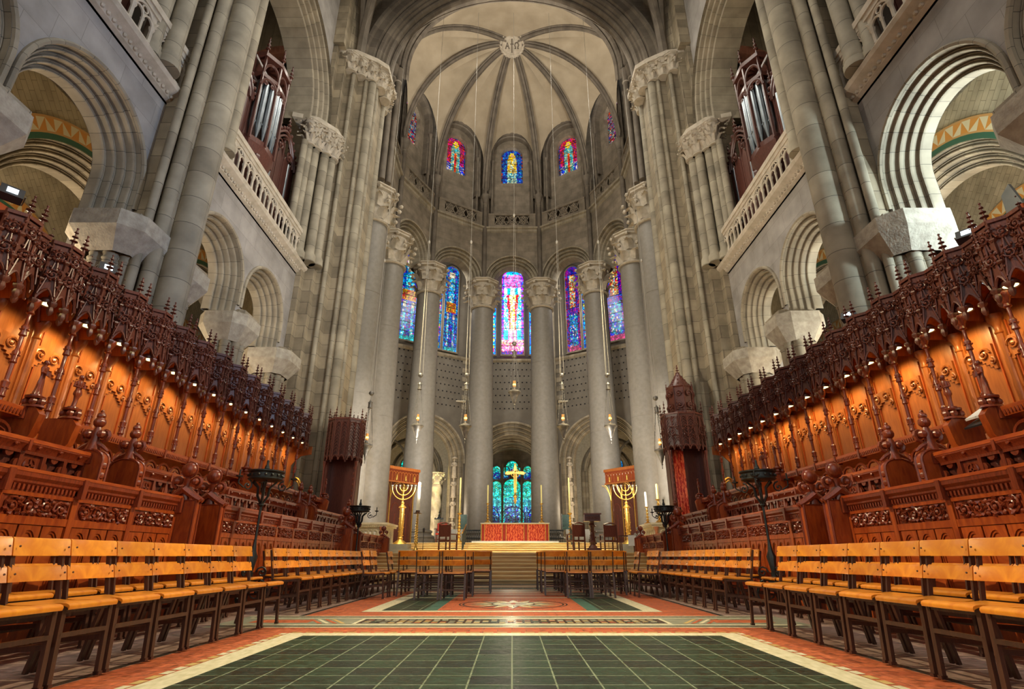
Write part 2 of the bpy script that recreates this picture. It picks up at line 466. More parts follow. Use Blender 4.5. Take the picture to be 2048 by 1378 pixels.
    def ball(s, c, r, seg=8, rings=5, sc=(1, 1, 1)):
        c = V(c); R = []
        for j in range(1, rings):
            a = pi * j / rings
            R.append([s.P(c + V((r * sc[0] * sin(a) * cos(2 * pi * i / seg), r * sc[1] * sin(a) * sin(2 * pi * i / seg), r * sc[2] * cos(a)))) for i in range(seg)])
        t = s.P(c + V((0, 0, r * sc[2]))); b = s.P(c - V((0, 0, r * sc[2])))
        for i in range(seg):
            s.F((t, R[0][i], R[0][(i + 1) % seg]))
            s.F((b, R[-1][(i + 1) % seg], R[-1][i]))
        for j in range(len(R) - 1):
            for i in range(seg):
                s.F((R[j][i], R[j + 1][i], R[j + 1][(i + 1) % seg], R[j][(i + 1) % seg]))
    def arch(s, c, a, n, R, prof, seg=24, stilt=0.0, t0=0.0, t1=pi, sy=1.0, pointed=0.0):
        """sweep profile [(dr, dn)] round an arch of radius R centred c in plane (a, z), n towards the viewer"""
        c = V(c); a = V(a); n = V(n); z = V((0, 0, 1))
        st = []
        if stilt and t0 == 0.0: st.append((0.0, -stilt))
        for i in range(seg + 1): st.append((t0 + (t1 - t0) * i / seg, 0))
        if stilt and t1 == pi: st.append((pi, -stilt))
        cum = [0]
        for k in range(1, len(prof)):
            cum.append(cum[-1] + hypot(prof[k][0] - prof[k - 1][0], prof[k][1] - prof[k - 1][1]))
        rows = []; L = []; l = 0
        for i, (t, dz) in enumerate(st):
            k = 1.0 + pointed * max(0.0, 1 - abs(t - pi / 2) / (pi / 2)) ** 1.6
            rows.append([s.P(c + a * (cos(t) * (R + dr)) + z * (sin(t) * (R + dr) * sy * k + dz) + n * dn) for dr, dn in prof])
            if i:
                pt, pd = st[i - 1]
                l += abs(t - pt) * (R + 0.3) + abs(dz - pd)
            L.append(l)
        for i in range(len(rows) - 1):
            for k in range(len(prof) - 1):
                s.F((rows[i][k], rows[i + 1][k], rows[i + 1][k + 1], rows[i][k + 1]),
                    [(L[i], cum[k]), (L[i + 1], cum[k]), (L[i + 1], cum[k + 1]), (L[i], cum[k + 1])])
    def wall(s, o, a, L, z0, z1, ops=(), n=None, d=0.0, uoff=0.0, seg=20):
        """sheet of wall from o along a (length L), z0..z1, round-headed openings ops=(centre, half width, sill z, spring z)"""
        o = V(o); a = V(a)
        if n is not None: o = o + V(n) * d
        def q(p0, p1, p2, p3):
            s.quad(*[V((o.x + a.x * t, o.y + a.y * t, z)) for t, z in (p0, p1, p2, p3)],
                   uv=[(t + uoff, z) for t, z in (p0, p1, p2, p3)])
        x = 0.0
        for (cx, hw, zb, zs) in sorted(ops):
            l = cx - hw; r = cx + hw
            if l > x + 1e-6: q((x, z0), (l, z0), (l, z1), (x, z1))
            if zb > z0 + 1e-6: q((l, z0), (r, z0), (r, zb), (l, zb))
            for i in range(seg):
                t = pi - pi * i / seg; t2 = pi - pi * (i + 1) / seg
                xa = cx + hw * cos(t); xb = cx + hw * cos(t2)
                q((xa, zs + hw * sin(t)), (xb, zs + hw * sin(t2)), (xb, z1), (xa, z1))
            x = r
        if L > x + 1e-6: q((x, z0), (L, z0), (L, z1), (x, z1))
    def build(s, name, mats, parent=None, smooth=35, uvscale=1.0):
        me = bpy.data.meshes.new(name)
        me.from_pydata([tuple(p) for p in s.v], [], s.f)
        if not isinstance(mats, (list, tuple)): mats = [mats]
        for m in mats: me.materials.append(MT[m] if isinstance(m, str) else m)
        me.polygons.foreach_set('material_index', s.mi)
        uvl = me.uv_layers.new(name='UVMap')
        data = []
        for k, f in enumerate(s.f):
            u = s.uv[k]
            if u is not None and len(u) == len(f):
                for p in u: data.extend(p)
            else:
                nrm = me.polygons[k].normal
                ax, ay, az = abs(nrm.x), abs(nrm.y), abs(nrm.z)
                for i in f:
                    p = s.v[i]
                    if az >= ax and az >= ay: data.extend((p.x, p.y))
                    elif ax >= ay: data.extend((p.y, p.z))
                    else: data.extend((p.x, p.z))
        uvl.data.foreach_set('uv', data)
        if any(c is not None for c in s.col):
            ca = me.color_attributes.new('Col', 'FLOAT_COLOR', 'CORNER')
            cd = []
            for k, f in enumerate(s.f):
                c = s.col[k] or (0.5, 0.5, 0.5)
                for _ in f: cd.extend((c[0], c[1], c[2], 1.0))
            ca.data.foreach_set('color', cd)
        if smooth:
            me.shade_smooth()
            me.set_sharp_from_angle(angle=radians(smooth))
        me.validate()
        o = bpy.data.objects.new(name, me)
        C.objects.link(o)
        if parent is not None: o.parent = parent
        return o

def tag(o, label=None, cat=None, group=None, kind=None):
    if label: o['label'] = label
    if cat: o['category'] = cat
    if group: o['group'] = group
    if kind: o['kind'] = kind
    return o
def thing(name, label, cat, loc=(0, 0, 0), rz=0.0, group=None):
    o = bpy.data.objects.new(name, None)
    o.empty_display_size = 0.2
    C.objects.link(o)
    o.location = loc
    o.rotation_euler = (0, 0, rz)
    return tag(o, label, cat, group)
def struct(o):
    o['kind'] = 'structure'
    return o
def copy_tree(o, parent=None):
    c = o.copy(); C.objects.link(c)
    if parent is not None: c.parent = parent
    for ch in list(KIDS.get(o.name, [])) or [x for x in o.children]:
        copy_tree(ch, c)
    return c
KIDS = {}
ORD = ['first', 'second', 'third', 'fourth', 'fifth', 'sixth', 'seventh', 'eighth', 'ninth', 'tenth', 'eleventh', 'twelfth',
       'thirteenth', 'fourteenth', 'fifteenth', 'sixteenth', 'seventeenth', 'eighteenth', 'nineteenth', 'twentieth',
       'twenty-first', 'twenty-second', 'twenty-third', 'twenty-fourth', 'twenty-fifth', 'twenty-sixth']
SIDE = {-1: 'left', 1: 'right'}

# ------------------------------------------------------------------ ornament helpers (append to a builder)
def spiral(mb, o, u, v, r, turns=1.5, a0=0.0, sgn=1, th=0.012, n=16, lift=0.0, seg=5, nrm=None):
    """scroll of tube in plane (u, v), from outside to the eye"""
    o = V(o); u = V(u); v = V(v); nn = u.cross(v)
    pts = []; rs = []
    for i in range(n + 1):
        t = i / n
        a = a0 + sgn * turns * 2 * pi * t
        rad = r * (1 - 0.86 * t)
        pts.append(o + u * (rad * cos(a)) + v * (rad * sin(a)) + nn * (lift * t))
        rs.append(th * (1.0 - 0.35 * t))
    mb.tube(pts, rs, seg)
    mb.ball(pts[-1], th * 1.7, 5, 4)

def leaf(mb, base, d, up, w, L, curl=0.5, seg=5, th=0.25):
    """acanthus-like leaf: strip rising along up and curling out along d"""
    base = V(base); d = V(d).normalized(); up = V(up).normalized(); side = up.cross(d).normalized()
    rows = []
    for i in range(seg + 1):
        t = i / seg
        ww = w * (0.55 + 0.9 * sin(pi * min(1, t * 0.8 + 0.12))) * (1 - 0.55 * t) / 1.1
        out = curl * L * t * t; h = L * (t - 0.42 * max(0, t - 0.62) * t * 3)
        c = base + up * h + d * out
        rows.append([mb.P(c - side * ww + d * (-th * w)), mb.P(c - side * ww * 0.5 + d * (th * w * 0.2)), mb.P(c + d * (th * w)), mb.P(c + side * ww * 0.5 + d * (th * w * 0.2)), mb.P(c + side * ww + d * (-th * w))])
    for i in range(seg):
        for k in range(4):
            mb.F((rows[i][k], rows[i][k + 1], rows[i + 1][k + 1], rows[i + 1][k]))
    mb.ball(base + up * L * 0.88 + d * curl * L * 1.0, w * 0.42, 5, 4)

def carved_panel(mb, o, u, v, W, H, seed=0, th=0.012, depth=0.02):
    """scroll foliage filling a W x H field, o = centre"""
    o = V(o); u = V(u); v = V(v); n = u.cross(v)
    rnd = random.Random(seed)
    k = max(1, int(round(W / H / 1.05)))
    cw = W / k
    for i in range(k):
        cx = -W / 2 + cw * (i + 0.5)
        sg = 1 if i % 2 == 0 else -1
        r = min(cw, H) * 0.46
        a0 = rnd.uniform(0, 6.28)
        spiral(mb, o + u * cx + n * depth * 0.5, u, v, r, 1.5, a0, sg, th, 12, depth * 0.6)
        for j in range(7):
            a = 2 * pi * j / 7 + rnd.uniform(-.3, .3)
            rr = r * rnd.uniform(0.55, 1.0)
            p = o + u * (cx + rr * cos(a)) + v * (min(rr, H * .45) * sin(a)) + n * depth * 0.4
            d = (u * cos(a + 1.3 * sg) + v * sin(a + 1.3 * sg)) * (r * 0.42)
            mb.tube([p, p + d * 0.5 + n * depth * .8, p + d], [th * 0.9, th * 1.5, th * 0.3], 4, cap=False)
        for e in (-1, 1):
            spiral(mb, o + u * (cx + cw * 0.47) + v * (e * H * 0.33) + n * depth * 0.4, u, v, H * 0.15, 1.1, rnd.uniform(0, 6), e, th * 0.8, 8, depth * .4, 4)

def finial(mb, c, h, r, tiers=3, seg=8):
    """crocketed pinnacle standing on c"""
    x, y, z = c
    mb.lathe([(r * 0.45, 0), (r * 0.3, h * 0.2)], (x, y, z), seg)
    for k in range(tiers):
        zz = z + h * (0.18 + 0.24 * k); rr = r * (1.0 - 0.22 * k)
        mb.lathe([(0.2 * r, 0), (rr, h * 0.05), (rr * 0.92, h * 0.085), (0.25 * r, h * 0.13), (0.2 * r, h * 0.24)], (x, y, zz), seg)
    mb.ball((x, y, z + h * 0.95), r * 0.32, 6, 4)

def arcpts(c, a, R, t0, t1, n, zs=1.0):
    c = V(c); a = V(a)
    return [c + a * (R * cos(t0 + (t1 - t0) * i / n)) + V((0, 0, R * zs * sin(t0 + (t1 - t0) * i / n))) for i in range(n + 1)]

def orders(widths, dn, d0=-0.9):
    """moulded arch orders: list of (dr, dn) from the soffit out to the wall face (n = 0)"""
    n = -dn * len(widths)
    p = [(0, d0), (0, n)]
    r = 0.0
    for w in widths:
        for a, b in ((0.04, .22), (0.16, .36), (0.30, .34), (0.40, .16), (0.44, -.06), (0.52, -.02), (0.62, .2), (0.74, .3), (0.86, .2), (0.93, -.04), (1.0, .0), (1.0, 1.0)):
            p.append((r + w * a, n + dn * b))
        r += w; n += dn
    return p

def capital(mb, c, r0, r1, h, tiers=2, n=8, abacus=True, half=None):
    """foliate capital: bell r0 -> r1 over h, leaves, octagonal abacus"""
    x, y, z = c
    mb.lathe([(r0 * 1.08, 0), (r0 * 1.14, h * 0.03), (r0 * 1.08, h * 0.06), (r0, h * 0.08), (r0 * 1.02, h * 0.45), (r1 * 0.86, h * 0.80), (r1 * 0.9, h * 0.86)], (x, y, z), 24)
    for t in range(tiers):
        m = n
        for i in range(m):
            a = 2 * pi * (i + 0.5 * t) / m
            d = V((cos(a), sin(a), 0))
            b = V((x, y, z)) + d * (r0 * (1.0 + 0.06 * t)) + V((0, 0, h * (0.10 + 0.33 * t)))
            leaf(mb, b, d, (0, 0, 1), r0 * 2.6 / m * 1.1, h * 0.42, curl=0.62, th=0.3)
    for i in range(n):
        a = 2 * pi * (i + 0.5) / n
        d = V((cos(a), sin(a), 0)); sd = V((-sin(a), cos(a), 0))
        for sg in (-1, 1):
            o = V((x, y, z)) + d * (r1 * 0.94) + sd * (sg * r1 * 0.17) + V((0, 0, h * 0.76))
            spiral(mb, o, sd * sg, V((0, 0, 1)), r1 * 0.13, 1.2, pi, 1, r1 * 0.035, 8)
    if abacus:
        mb.lathe([(r1 * 0.92, h * 0.86), (r1 * 1.08, h * 0.90), (r1 * 1.08, h * 0.95), (r1 * 1.16, h * 0.97), (r1 * 1.16, h)], (x, y, z), 8, pi / 8, 2 * pi + pi / 8)

# ================================================================== LARGE STRUCTURE
# ------------------------------------------------------------------ floor (inlays are layers of one floor)
ZP = 1.42                      # sanctuary pavement
def ring_rect(mb, x0, x1, y0, y1, w, z, m):
    mb.m = m
    mb.box(x0, x1, y0, y0 + w, z - 0.002, z); mb.box(x0, x1, y1 - w, y1, z - 0.002, z)
    mb.box(x0, x0 + w, y0 + w, y1 - w, z - 0.002, z); mb.box(x1 - w, x1, y0 + w, y1 - w, z - 0.002, z)
def flat(mb, x0, x1, y0, y1, z, m):
    mb.m = m
    mb.quad((x0, y0, z), (x1, y0, z), (x1, y1, z), (x0, y1, z))
fm = ['floor_pink', 'tile_terra', 'tile_green', 'floor_white', 'floor_greymarble', 'floor_black', 'floor_ochre', 'tile_teal']
fl = MB()
flat(fl, -14, 14, -12, 16.9, 0.0, 0)
flat(fl, -2.72, 2.72, -6, 16.9, 0.001, 1)
# near carpet of green tiles
flat(fl, -2.26, 2.26, -6, 6.17, 0.0020, 3)
flat(fl, -2.05, 2.05, -6, 5.97, 0.0030, 2)
fl.m = 4
for sx in (-1, 1):
    flat(fl, sx * 2.76 - .03, sx * 2.76 + .03, -6, 16.9, 0.002, 5)
    y = -1.0
    while y < 6.1:
        flat(fl, sx * 2.30 - 0.03, sx * 2.30 + 0.03, y, y + 0.11, 0.0025, 6 if int(y * 10) % 2 else 3); y += 0.15
x = -2.25
while x < 2.25:
    flat(fl, x, x + 0.10, 6.19, 6.245, 0.0025, 6); x += 0.14
# cross band of inlaid marble
flat(fl, -3.4, 3.4, 6.62, 7.86, 0.0026, 4)
flat(fl, -3.4, 3.4, 6.62, 6.67, 0.0030, 3); flat(fl, -3.4, 3.4, 7.80, 7.86, 0.0030, 3); flat(fl, -3.3, 3.3, 6.70, 6.77, 0.0030, 5); flat(fl, -3.3, 3.3, 7.70, 7.78, 0.0030, 5)
flat(fl, -3.3, 3.3, 6.84, 6.90, 0.0030, 3); flat(fl, -3.3, 3.3, 7.58, 7.64, 0.0030, 3)
for (x0, x1, m) in ((-3.1, -2.40, 1), (2.40, 3.1, 1)):
    flat(fl, x0, x1, 7.08, 7.40, 0.0030, m)
flat(fl, -1.85, 1.85, 6.98, 7.48, 0.0032, 5)
ring_rect(fl, -1.85, 1.85, 6.95, 7.52, 0.04, 0.0036, 3)
rnd = random.Random(4)
x = -1.75
while x < 1.75:
    for yy in (7.04, 7.14, 7.24, 7.34):
        flat(fl, x, x + 0.07, yy, yy + 0.055, 0.0040, rnd.choice((4, 4, 6, 2, 3, 1)))
    x += 0.1
for sx in (-1, 1):
    for k in range(4):
        xx = sx * (1.98 + 0.09 * k)
        fl.m = (6, 1, 3, 1)[k]
        fl.quad((xx, 7.0, .004), (xx + 0.05, 7.0, .004), (xx + .25 * sx + .05, 7.45, .004), (xx + .25 * sx, 7.45, .004))
# far carpet with star medallion
flat(fl, -2.12, 2.12, 8.44, 13.0, 0.0022, 3)
flat(fl, -1.88, 1.88, 8.62, 12.8, 0.0030, 2)
flat(fl, -1.28, 1.28, 8.62, 12.8, 0.0040, 7)
flat(fl, -1.08, 1.08, 8.62, 12.8, 0.0050, 1)
flat(fl, -1.88, 1.88, 11.2, 11.3, 0.0060, 3)
flat(fl, -1.88, 1.88, 12.2, 12.3, 0.0060, 3)
for y0, y1, m in ((13.3, 13.7, 4), (13.9, 14.0, 3), (14.1, 15.0, 2), (15.15, 15.25, 3), (15.4, 15.9, 4), (16.1, 16.35, 5), (16.35, 16.9, 2)):
    flat(fl, -3.0, 3.0, y0, y1, 0.003, m)
def disc(mb, cx, cy, r0, r1, z, m, n=40):
    mb.m = m
    for i in range(n):
        a = 2 * pi * i / n; b = 2 * pi * (i + 1) / n
        if r0 < 1e-4:
            mb.poly([(cx, cy, z), (cx + r1 * cos(a), cy + r1 * sin(a), z), (cx + r1 * cos(b), cy + r1 * sin(b), z)])
        else:
            mb.quad((cx + r0 * cos(a), cy + r0 * sin(a), z), (cx + r1 * cos(a), cy + r1 * sin(a), z), (cx + r1 * cos(b), cy + r1 * sin(b), z), (cx + r0 * cos(b), cy + r0 * sin(b), z))
mx_, my_ = 0.02, 9.72
disc(fl, mx_, my_, 0.86, 0.885, 0.0060, 5); disc(fl, mx_, my_, 0.80, 0.83, 0.0060, 5)
for k in range(16):
    a = 2 * pi * k / 16
    for s_, m in ((-1, 3), (1, 6 if k % 2 else 5)):
        fl.m = m
        b = a + s_ * pi / 16
        fl.poly([(mx_ + .33 * cos(a), my_ + .33 * sin(a), .009), (mx_ + .78 * cos(a), my_ + .78 * sin(a), .009), (mx_ + .45 * cos(b), my_ + .45 * sin(b), .009)][::s_])
disc(fl, mx_, my_, 0, 0.36, 0.0100, 5); disc(fl, mx_, my_, 0, 0.33, 0.0110, 3); disc(fl, mx_, my_, 0, 0.22, 0.0120, 4)
flat(fl, mx_ - .035, mx_ + .035, my_ - .15, my_ + .17, 0.0130, 1); flat(fl, mx_ - .11, mx_ + .11, my_ - .02, my_ + .05, 0.0131, 1)
struct(fl.build('floor', fm, smooth=0))

# platforms of the stalls
for sx, nm in ((-1, 'left'), (1, 'right')):
    pl = MB()
    def bx(x0, x1, y0, y1, z0, z1):
        a, b = sorted((sx * x0, sx * x1)); pl.box(a, b, y0, y1, z0, z1)
    pl.m = 0
    bx(4.22, 5.0, -3, 18.3, 0.0, 0.16); bx(5.0, 5.75, -3, 18.3, 0.0, 0.45); bx(5.75, 7.6, -3, 18.3, 0.0, 0.85)
    o = pl.build('floor_platform', 'oak', smooth=0); o.name = 'floor_' + nm; struct(o)

# steps to the sanctuary
st = MB()
NS = 8; RZ = 0.107
for k in range(NS):
    y = 16.9 + 0.34 * k; z = RZ * (k + 1)
    st.m = 0; st.box(-6.05, 6.05, y, y + 0.36, z - 0.03, z)
    st.m = 1; st.box(-6.05, 6.05, y + 0.03, y + 0.36, z - RZ, z - 0.03)
st.m = 0
zl = NS * RZ
st.box(-7.6, 7.6, 16.9 + 0.34 * NS, 31.5, zl - 0.08, zl)
for k in range(5):
    y = 27.0 + 0.40 * k; z = zl + 0.105 * (k + 1)
    st.m = 0; st.box(-7.2, 7.2, y, y + 0.42, z - 0.03, z)
    st.m = 1; st.box(-7.2, 7.2, y + 0.03, y + 0.42, z - 0.105, z - 0.03)
zs5 = zl + 0.525
st.m = 0; st.box(-8.5, 8.5, 29.0, 62, zs5 - 0.08, zs5)
st.m = 0; st.box(-14, -8.5, 21, 62, zs5 - 0.08, zs5); st.box(8.5, 14, 21, 62, zs5 - 0.08, zs5)
o = st.build('floor_steps', ['stepmarble', 'stepnose'], smooth=0); o.name = 'floor_sanctuary'; struct(o)
SZ = zs5

# ------------------------------------------------------------------ side walls: arcade, gallery, upper arch
XW = 8.5
ARC = [(1.6, 1.18), (5.05, 1.18), (8.5, 1.18), (13.6, 0.98), (16.7, 0.98)]
def side_wall(sx):
    nrm = V((-sx, 0, 0))
    if sx < 0: o = V((-XW, -2, 0)); a = V((0, 1, 0)); tr = lambda y: y + 2
    else: o = V((XW, -2, 0)); a = V((0, 1, 0)); tr = lambda y: y + 2
    w = MB()
    # arcade sheet (front) and its back
    w.m = 0
    w.wall(o, a, 21.0, 7.62, 11.3, [(tr(c), q + 0.42, 7.62, 8.55) for c, q in ARC], uoff=-2)
    w.wall(o, a, 21.0, 7.62, 11.3, [(tr(c), q, 7.62, 8.55) for c, q in ARC], n=nrm, d=-0.8)
    pr = orders([0.105, 0.105, 0.105, 0.105], 0.15, -0.8)
    w.m = 1
    for c, q in ARC:
        w.arch((sx * XW, c, 8.55), (0, 1, 0), nrm, q, pr, 26, stilt=0.93)
        w.arch((sx * XW, c, 8.55), (0, 1, 0), nrm, q + 0.44, [(-0.02, 0.0), (-0.01, 0.06), (0.04, 0.08), (0.08, 0.05), (0.09, 0)], 26, stilt=0.6)
    # solid wall below behind the stalls
    w.m = 0
    for (y0, y1) in ((10.1, 12.05), (18.0, 19)):
        a0, a1 = sorted((sx * (XW - 0.02), sx * (XW + 1.2)))
        w.box(a0, a1, y0, y1, 0, 7.62)
    # band and upper wall
    w.wall(o, a, 21.0, 12.9, 29.5, [(tr(14.9), 3.60, 12.9, 18.5), (tr(5.7), 3.6, 12.9, 18.5)], uoff=-2)
    w.m = 1
    pu = orders([0.22, 0.22, 0.22, 0.22], 0.14, -1.6)
    pu2 = [(p, q + 0.5) for p, q in pu]
    for c in (14.9, 5.7):
        w.arch((sx * XW, c, 18.5), (0, 1, 0), nrm, 2.72, pu2, 36, stilt=0.6)
        w.arch((sx * XW, c, 18.5), (0, 1, 0), nrm, 3.6, [(0, 0.5), (0.0, 0)], 36, stilt=0.6)
    ob = w.build('wall_' + SIDE[sx], ['stone_pale', 'stone_arch'])
    struct(ob)
    # floor slab of the gallery and the back wall of the gallery
    g = MB()
    a0, a1 = sorted((sx * XW, sx * 13.2))
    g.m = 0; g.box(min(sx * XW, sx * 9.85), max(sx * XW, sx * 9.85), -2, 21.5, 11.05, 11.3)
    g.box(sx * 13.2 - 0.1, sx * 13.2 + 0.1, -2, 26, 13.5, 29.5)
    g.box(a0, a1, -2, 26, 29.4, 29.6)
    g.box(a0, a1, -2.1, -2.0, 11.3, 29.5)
    g.m = 1
    pr = [(0, -0.5), (0, 0), (0.5, 0), (0.5, -0.5)]
    g.arch((sx * 11.1, 19.2, 21.8), (1, 0, 0), (0, -1, 0), 1.7, pr, 24, stilt=2)
    g.m = 2
    g.arch((sx * 11.1, 20.0, 18.6), (1, 0, 0), (0, -1, 0), 1.7, pr, 24, stilt=6)
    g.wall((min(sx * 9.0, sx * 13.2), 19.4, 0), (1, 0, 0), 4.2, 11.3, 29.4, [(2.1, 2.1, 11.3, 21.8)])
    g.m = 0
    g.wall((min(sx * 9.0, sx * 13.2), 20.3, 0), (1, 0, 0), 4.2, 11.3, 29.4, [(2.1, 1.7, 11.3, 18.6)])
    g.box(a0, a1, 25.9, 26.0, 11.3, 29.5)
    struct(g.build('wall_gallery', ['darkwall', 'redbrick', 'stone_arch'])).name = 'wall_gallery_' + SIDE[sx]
    # aisle beyond the arcade: taller outer arcade, tile vault, zigzag bands; a second one behind it
    s = MB()
    n = nrm
    for (XO, cs, zs_, rise) in ((11.8, [(0.2, 2.35), (6.4, 2.35), (12.6, 2.35), (18.8, 2.35)], 8.2, 13.4), (15.6, [(3.0, 1.9), (8.4, 1.9), (13.8, 1.9), (19.2, 1.9), (24.0, 1.9)], 8.2, 13.4)):
        xo = sx * XO
        oo = V((xo, -2, 0))
        s.m = 0
        s.wall(oo, a, 30, 0.0, rise, [(tr(c), R + 0.62, 0, zs_) for c, R in cs], uoff=0)
        s.m = 1
        for c, R in cs:
            s.arch((xo, c, zs_), (0, 1, 0), nrm, R, orders([0.15, 0.15, 0.16, 0.16], 0.15, -0.9), 30, stilt=8.2)
        s.m = 2
        for c, R in cs:
            r0 = R + 0.63
            NN = 40
            for i in range(NN):
                for bb, (ra, rb) in enumerate(((0, 0.15), (0.15, 0.20), (0.20, 0.52), (0.52, 0.58))):
                    t = pi * i / NN; t1 = pi * (i + 1) / NN
                    if r0 * cos(t) > 3.09 or r0 * cos(t1) < -3.09: continue
                    def pt(tt, r): return (xo - sx * 0.03, c + (r0 + r) * cos(tt), zs_ + (r0 + r) * sin(tt))
                    if bb == 0: s.c = (0.03, 0.12, 0.07)
                    elif bb in (1, 3): s.c = (0.55, 0.30, 0.10)
                    if bb != 2:
                        s.quad(pt(t, ra), pt(t1, ra), pt(t1, rb), pt(t, rb))
                    else:
                        A, B, Cc, D = pt(t, ra), pt(t1, ra), pt(t1, rb), pt(t, rb)
                        col = [(0.62, 0.27, 0.05), (0.68, 0.60, 0.38)]
                        if i % 2:
                            s.c = col[1]; s.poly([A, B, Cc]); s.c = col[0]; s.poly([A, Cc, D])
                        else:
                            s.c = col[0]; s.poly([A, B, D]); s.c = col[1]; s.poly([B, Cc, D])
        s.c = None
    s.m = 0
    N = 10
    for i in range(N):
        t0 = pi / 2 * i / N; t1 = pi / 2 * (i + 1) / N
        pa = (sx * (11.8 - 2.15 * cos(t0)), 10.0 + 3.3 * sin(t0)); pb = (sx * (11.8 - 2.15 * cos(t1)), 10.0 + 3.3 * sin(t1))
        s.quad((pa[0], -2, pa[1]), (pa[0], 26, pa[1]), (pb[0], 26, pb[1]), (pb[0], -2, pb[1]),
               uv=[(-2, t0 * 2.7), (26, t0 * 2.7), (26, t1 * 2.7), (-2, t1 * 2.7)])
    s.m = 3
    s.box(sx * 18.0 - 0.1, sx * 18.0 + 0.1, -2, 28, 0, 13.4)
    s.box(min(sx * 11.9, sx * 18.0), max(sx * 11.9, sx * 18.0), -2, 28, 13.35, 13.45)
    s.m = 0
    s.box(min(sx * 9.6, sx * 18.0), max(sx * 9.6, sx * 18.0), -2.2, -2, 0, 13.4)
    struct(s.build('wall_aisle', ['herring', 'stone_arch', 'attr', 'ivory'])).name = 'wall_aisle_' + SIDE[sx]
    # string course
    t = MB()
    prof = [(0, 11.12), (0.10, 11.16), (0.12, 11.24), (0.30, 11.34), (0.34, 11.44), (0.30, 11.50), (0, 11.52)]
    for (y0, y1) in ((-2, 10.3), (11.6, 18.95)):
        t.prism([(p, q) for p, q in prof], (sx * XW, 0, 0), (-sx, 0, 0), (0, 0, 1), (0, 1, 0), y0, y1)
        y = y0 + 0.2
        while y < y1 - 0.1:
            t.ball((sx * (XW - 0.13), y, 11.22), 0.055, 5, 4); y += 0.17
    struct(t.build('trim_1', 'carved')).name = 'trim_' + ('1' if sx < 0 else '2')
for sx in (-1, 1): side_wall(sx)

def balustrade(sx, y0, y1, label):
    root = thing('gallery_balustrade', label, 'balustrade', (sx * (XW - 0.13), (y0 + y1) / 2, 11.52), 0, 'carved stone balustrades of the side galleries')
    L = y1 - y0
    r = MB()
    r.box(-0.13, 0.13, -L / 2, L / 2, 1.05, 1.22); r.box(-0.10, 0.10, -L / 2, L / 2, 0.0, 0.10)
    r.box(-0.09, 0.09, -L / 2, L / 2, 0.92, 1.05)
    r.build('handrail', 'carved', root)
    n = int(round(L / 0.62)); p = L / n
    b = MB()
    f = -sx * 0.05
    for i in range(n):
        y = -L / 2 + p * (i + 0.5)
        for e in (-0.5, 0.5):
            b.lathe([(0.06, 0.1), (0.045, 0.16), (0.04, 0.45), (0.06, 0.5), (0.07, 0.55)], (f, y + e * p * 0.98, 0), 6)
        b.lathe([(0.05, 0.1), (0.035, 0.16), (0.035, 0.42), (0.05, 0.48)], (f, y, 0), 6)
        for e in (-1, 1):
            b.tube([(f, y + e * p / 4 + (p / 4) * cos(t), 0.5 + 0.19 * sin(t)) for t in [pi * k / 7 for k in range(8)]], 0.032, 5)
        b.tube([(f, y + (p / 2) * cos(t), 0.52 + 0.36 * sin(t)) for t in [pi * k / 9 for k in range(10)]], 0.04, 5)
        b.tube([(f, y + .085 * cos(t), 0.76 + 0.085 * sin(t)) for t in [2 * pi * k / 8 for k in range(8)]], 0.022, 5, closed=True)
        for e in (-1, 1):
            b.poly([(f, y + e * p * 0.5, .92), (f, y + e * p * 0.5, .60), (f, y + e * p * 0.30, .82), (f, y + e * 0.1, .92)])
    b.build('tracery', 'carved', root)
for sx in (-1, 1):
    balustrade(sx, 11.7, 18.5, 'carved limestone gallery balustrade in front of the far organ case on the %s' % SIDE[sx])
    balustrade(sx, 0.0, 10.2, 'carved limestone gallery balustrade at the top %s corner of the picture' % SIDE[sx])

# arcade columns with octagonal impost blocks
def arcade_column(sx, y, label, kind='free'):
    root = thing('arcade_column', label, 'column', (sx * (XW + 0.12), y, 0), 0, 'clustered arcade columns behind the stalls')
    b = MB()
    w = 0.72 if kind == 'free' else 0.85
    e = w * 0.42
    def octo(s_):
        return [(-s_, -s_ + e * s_ / w), (-s_ + e * s_ / w, -s_), (s_ - e * s_ / w, -s_), (s_, -s_ + e * s_ / w), (s_, s_ - e * s_ / w), (s_ - e * s_ / w, s_), (-s_ + e * s_ / w, s_), (-s_, s_ - e * s_ / w)]
    b.prism(octo(w), (0, 0, 0), (1, 0, 0), (0, 1, 0), (0, 0, 1), 7.12, 7.48)
    lo = [b.P((p, q, 6.66)) for p, q in octo(w * 0.62)]; hi = [b.P((p, q, 7.12)) for p, q in octo(w)]
    for i in range(8): b.F((lo[i], lo[(i + 1) % 8], hi[(i + 1) % 8], hi[i]))
    b.build('impost_block', 'rough_stone', root)
    u = MB()
    u.box(-0.62, 0.62, -0.45, 0.45, 7.48, 7.62)
    for e1 in (-1, 1):
        for e2 in (-1, 1):
            u.lathe([(0.17, 7.48), (0.19, 7.52), (0.15, 7.6), (0.15, 7.66)], (e1 * 0.42, e2 * 0.30, 0), 8)
    u.build('abacus', 'stone_arch', root)
    s = MB()
    s.lathe([(0.40, 0), (0.40, 6.66)], (0, 0, 0), 8)
    for k in range(8):
        a = 2 * pi * k / 8 + pi / 8
        s.lathe([(0.13, 0), (0.13, 6.5), (0.155, 6.54), (0.135, 6.6), (0.16, 6.68)], (0.36 * cos(a), 0.36 * sin(a), 0), 10)
    s.build('shaft', 'stone_shaft', root)
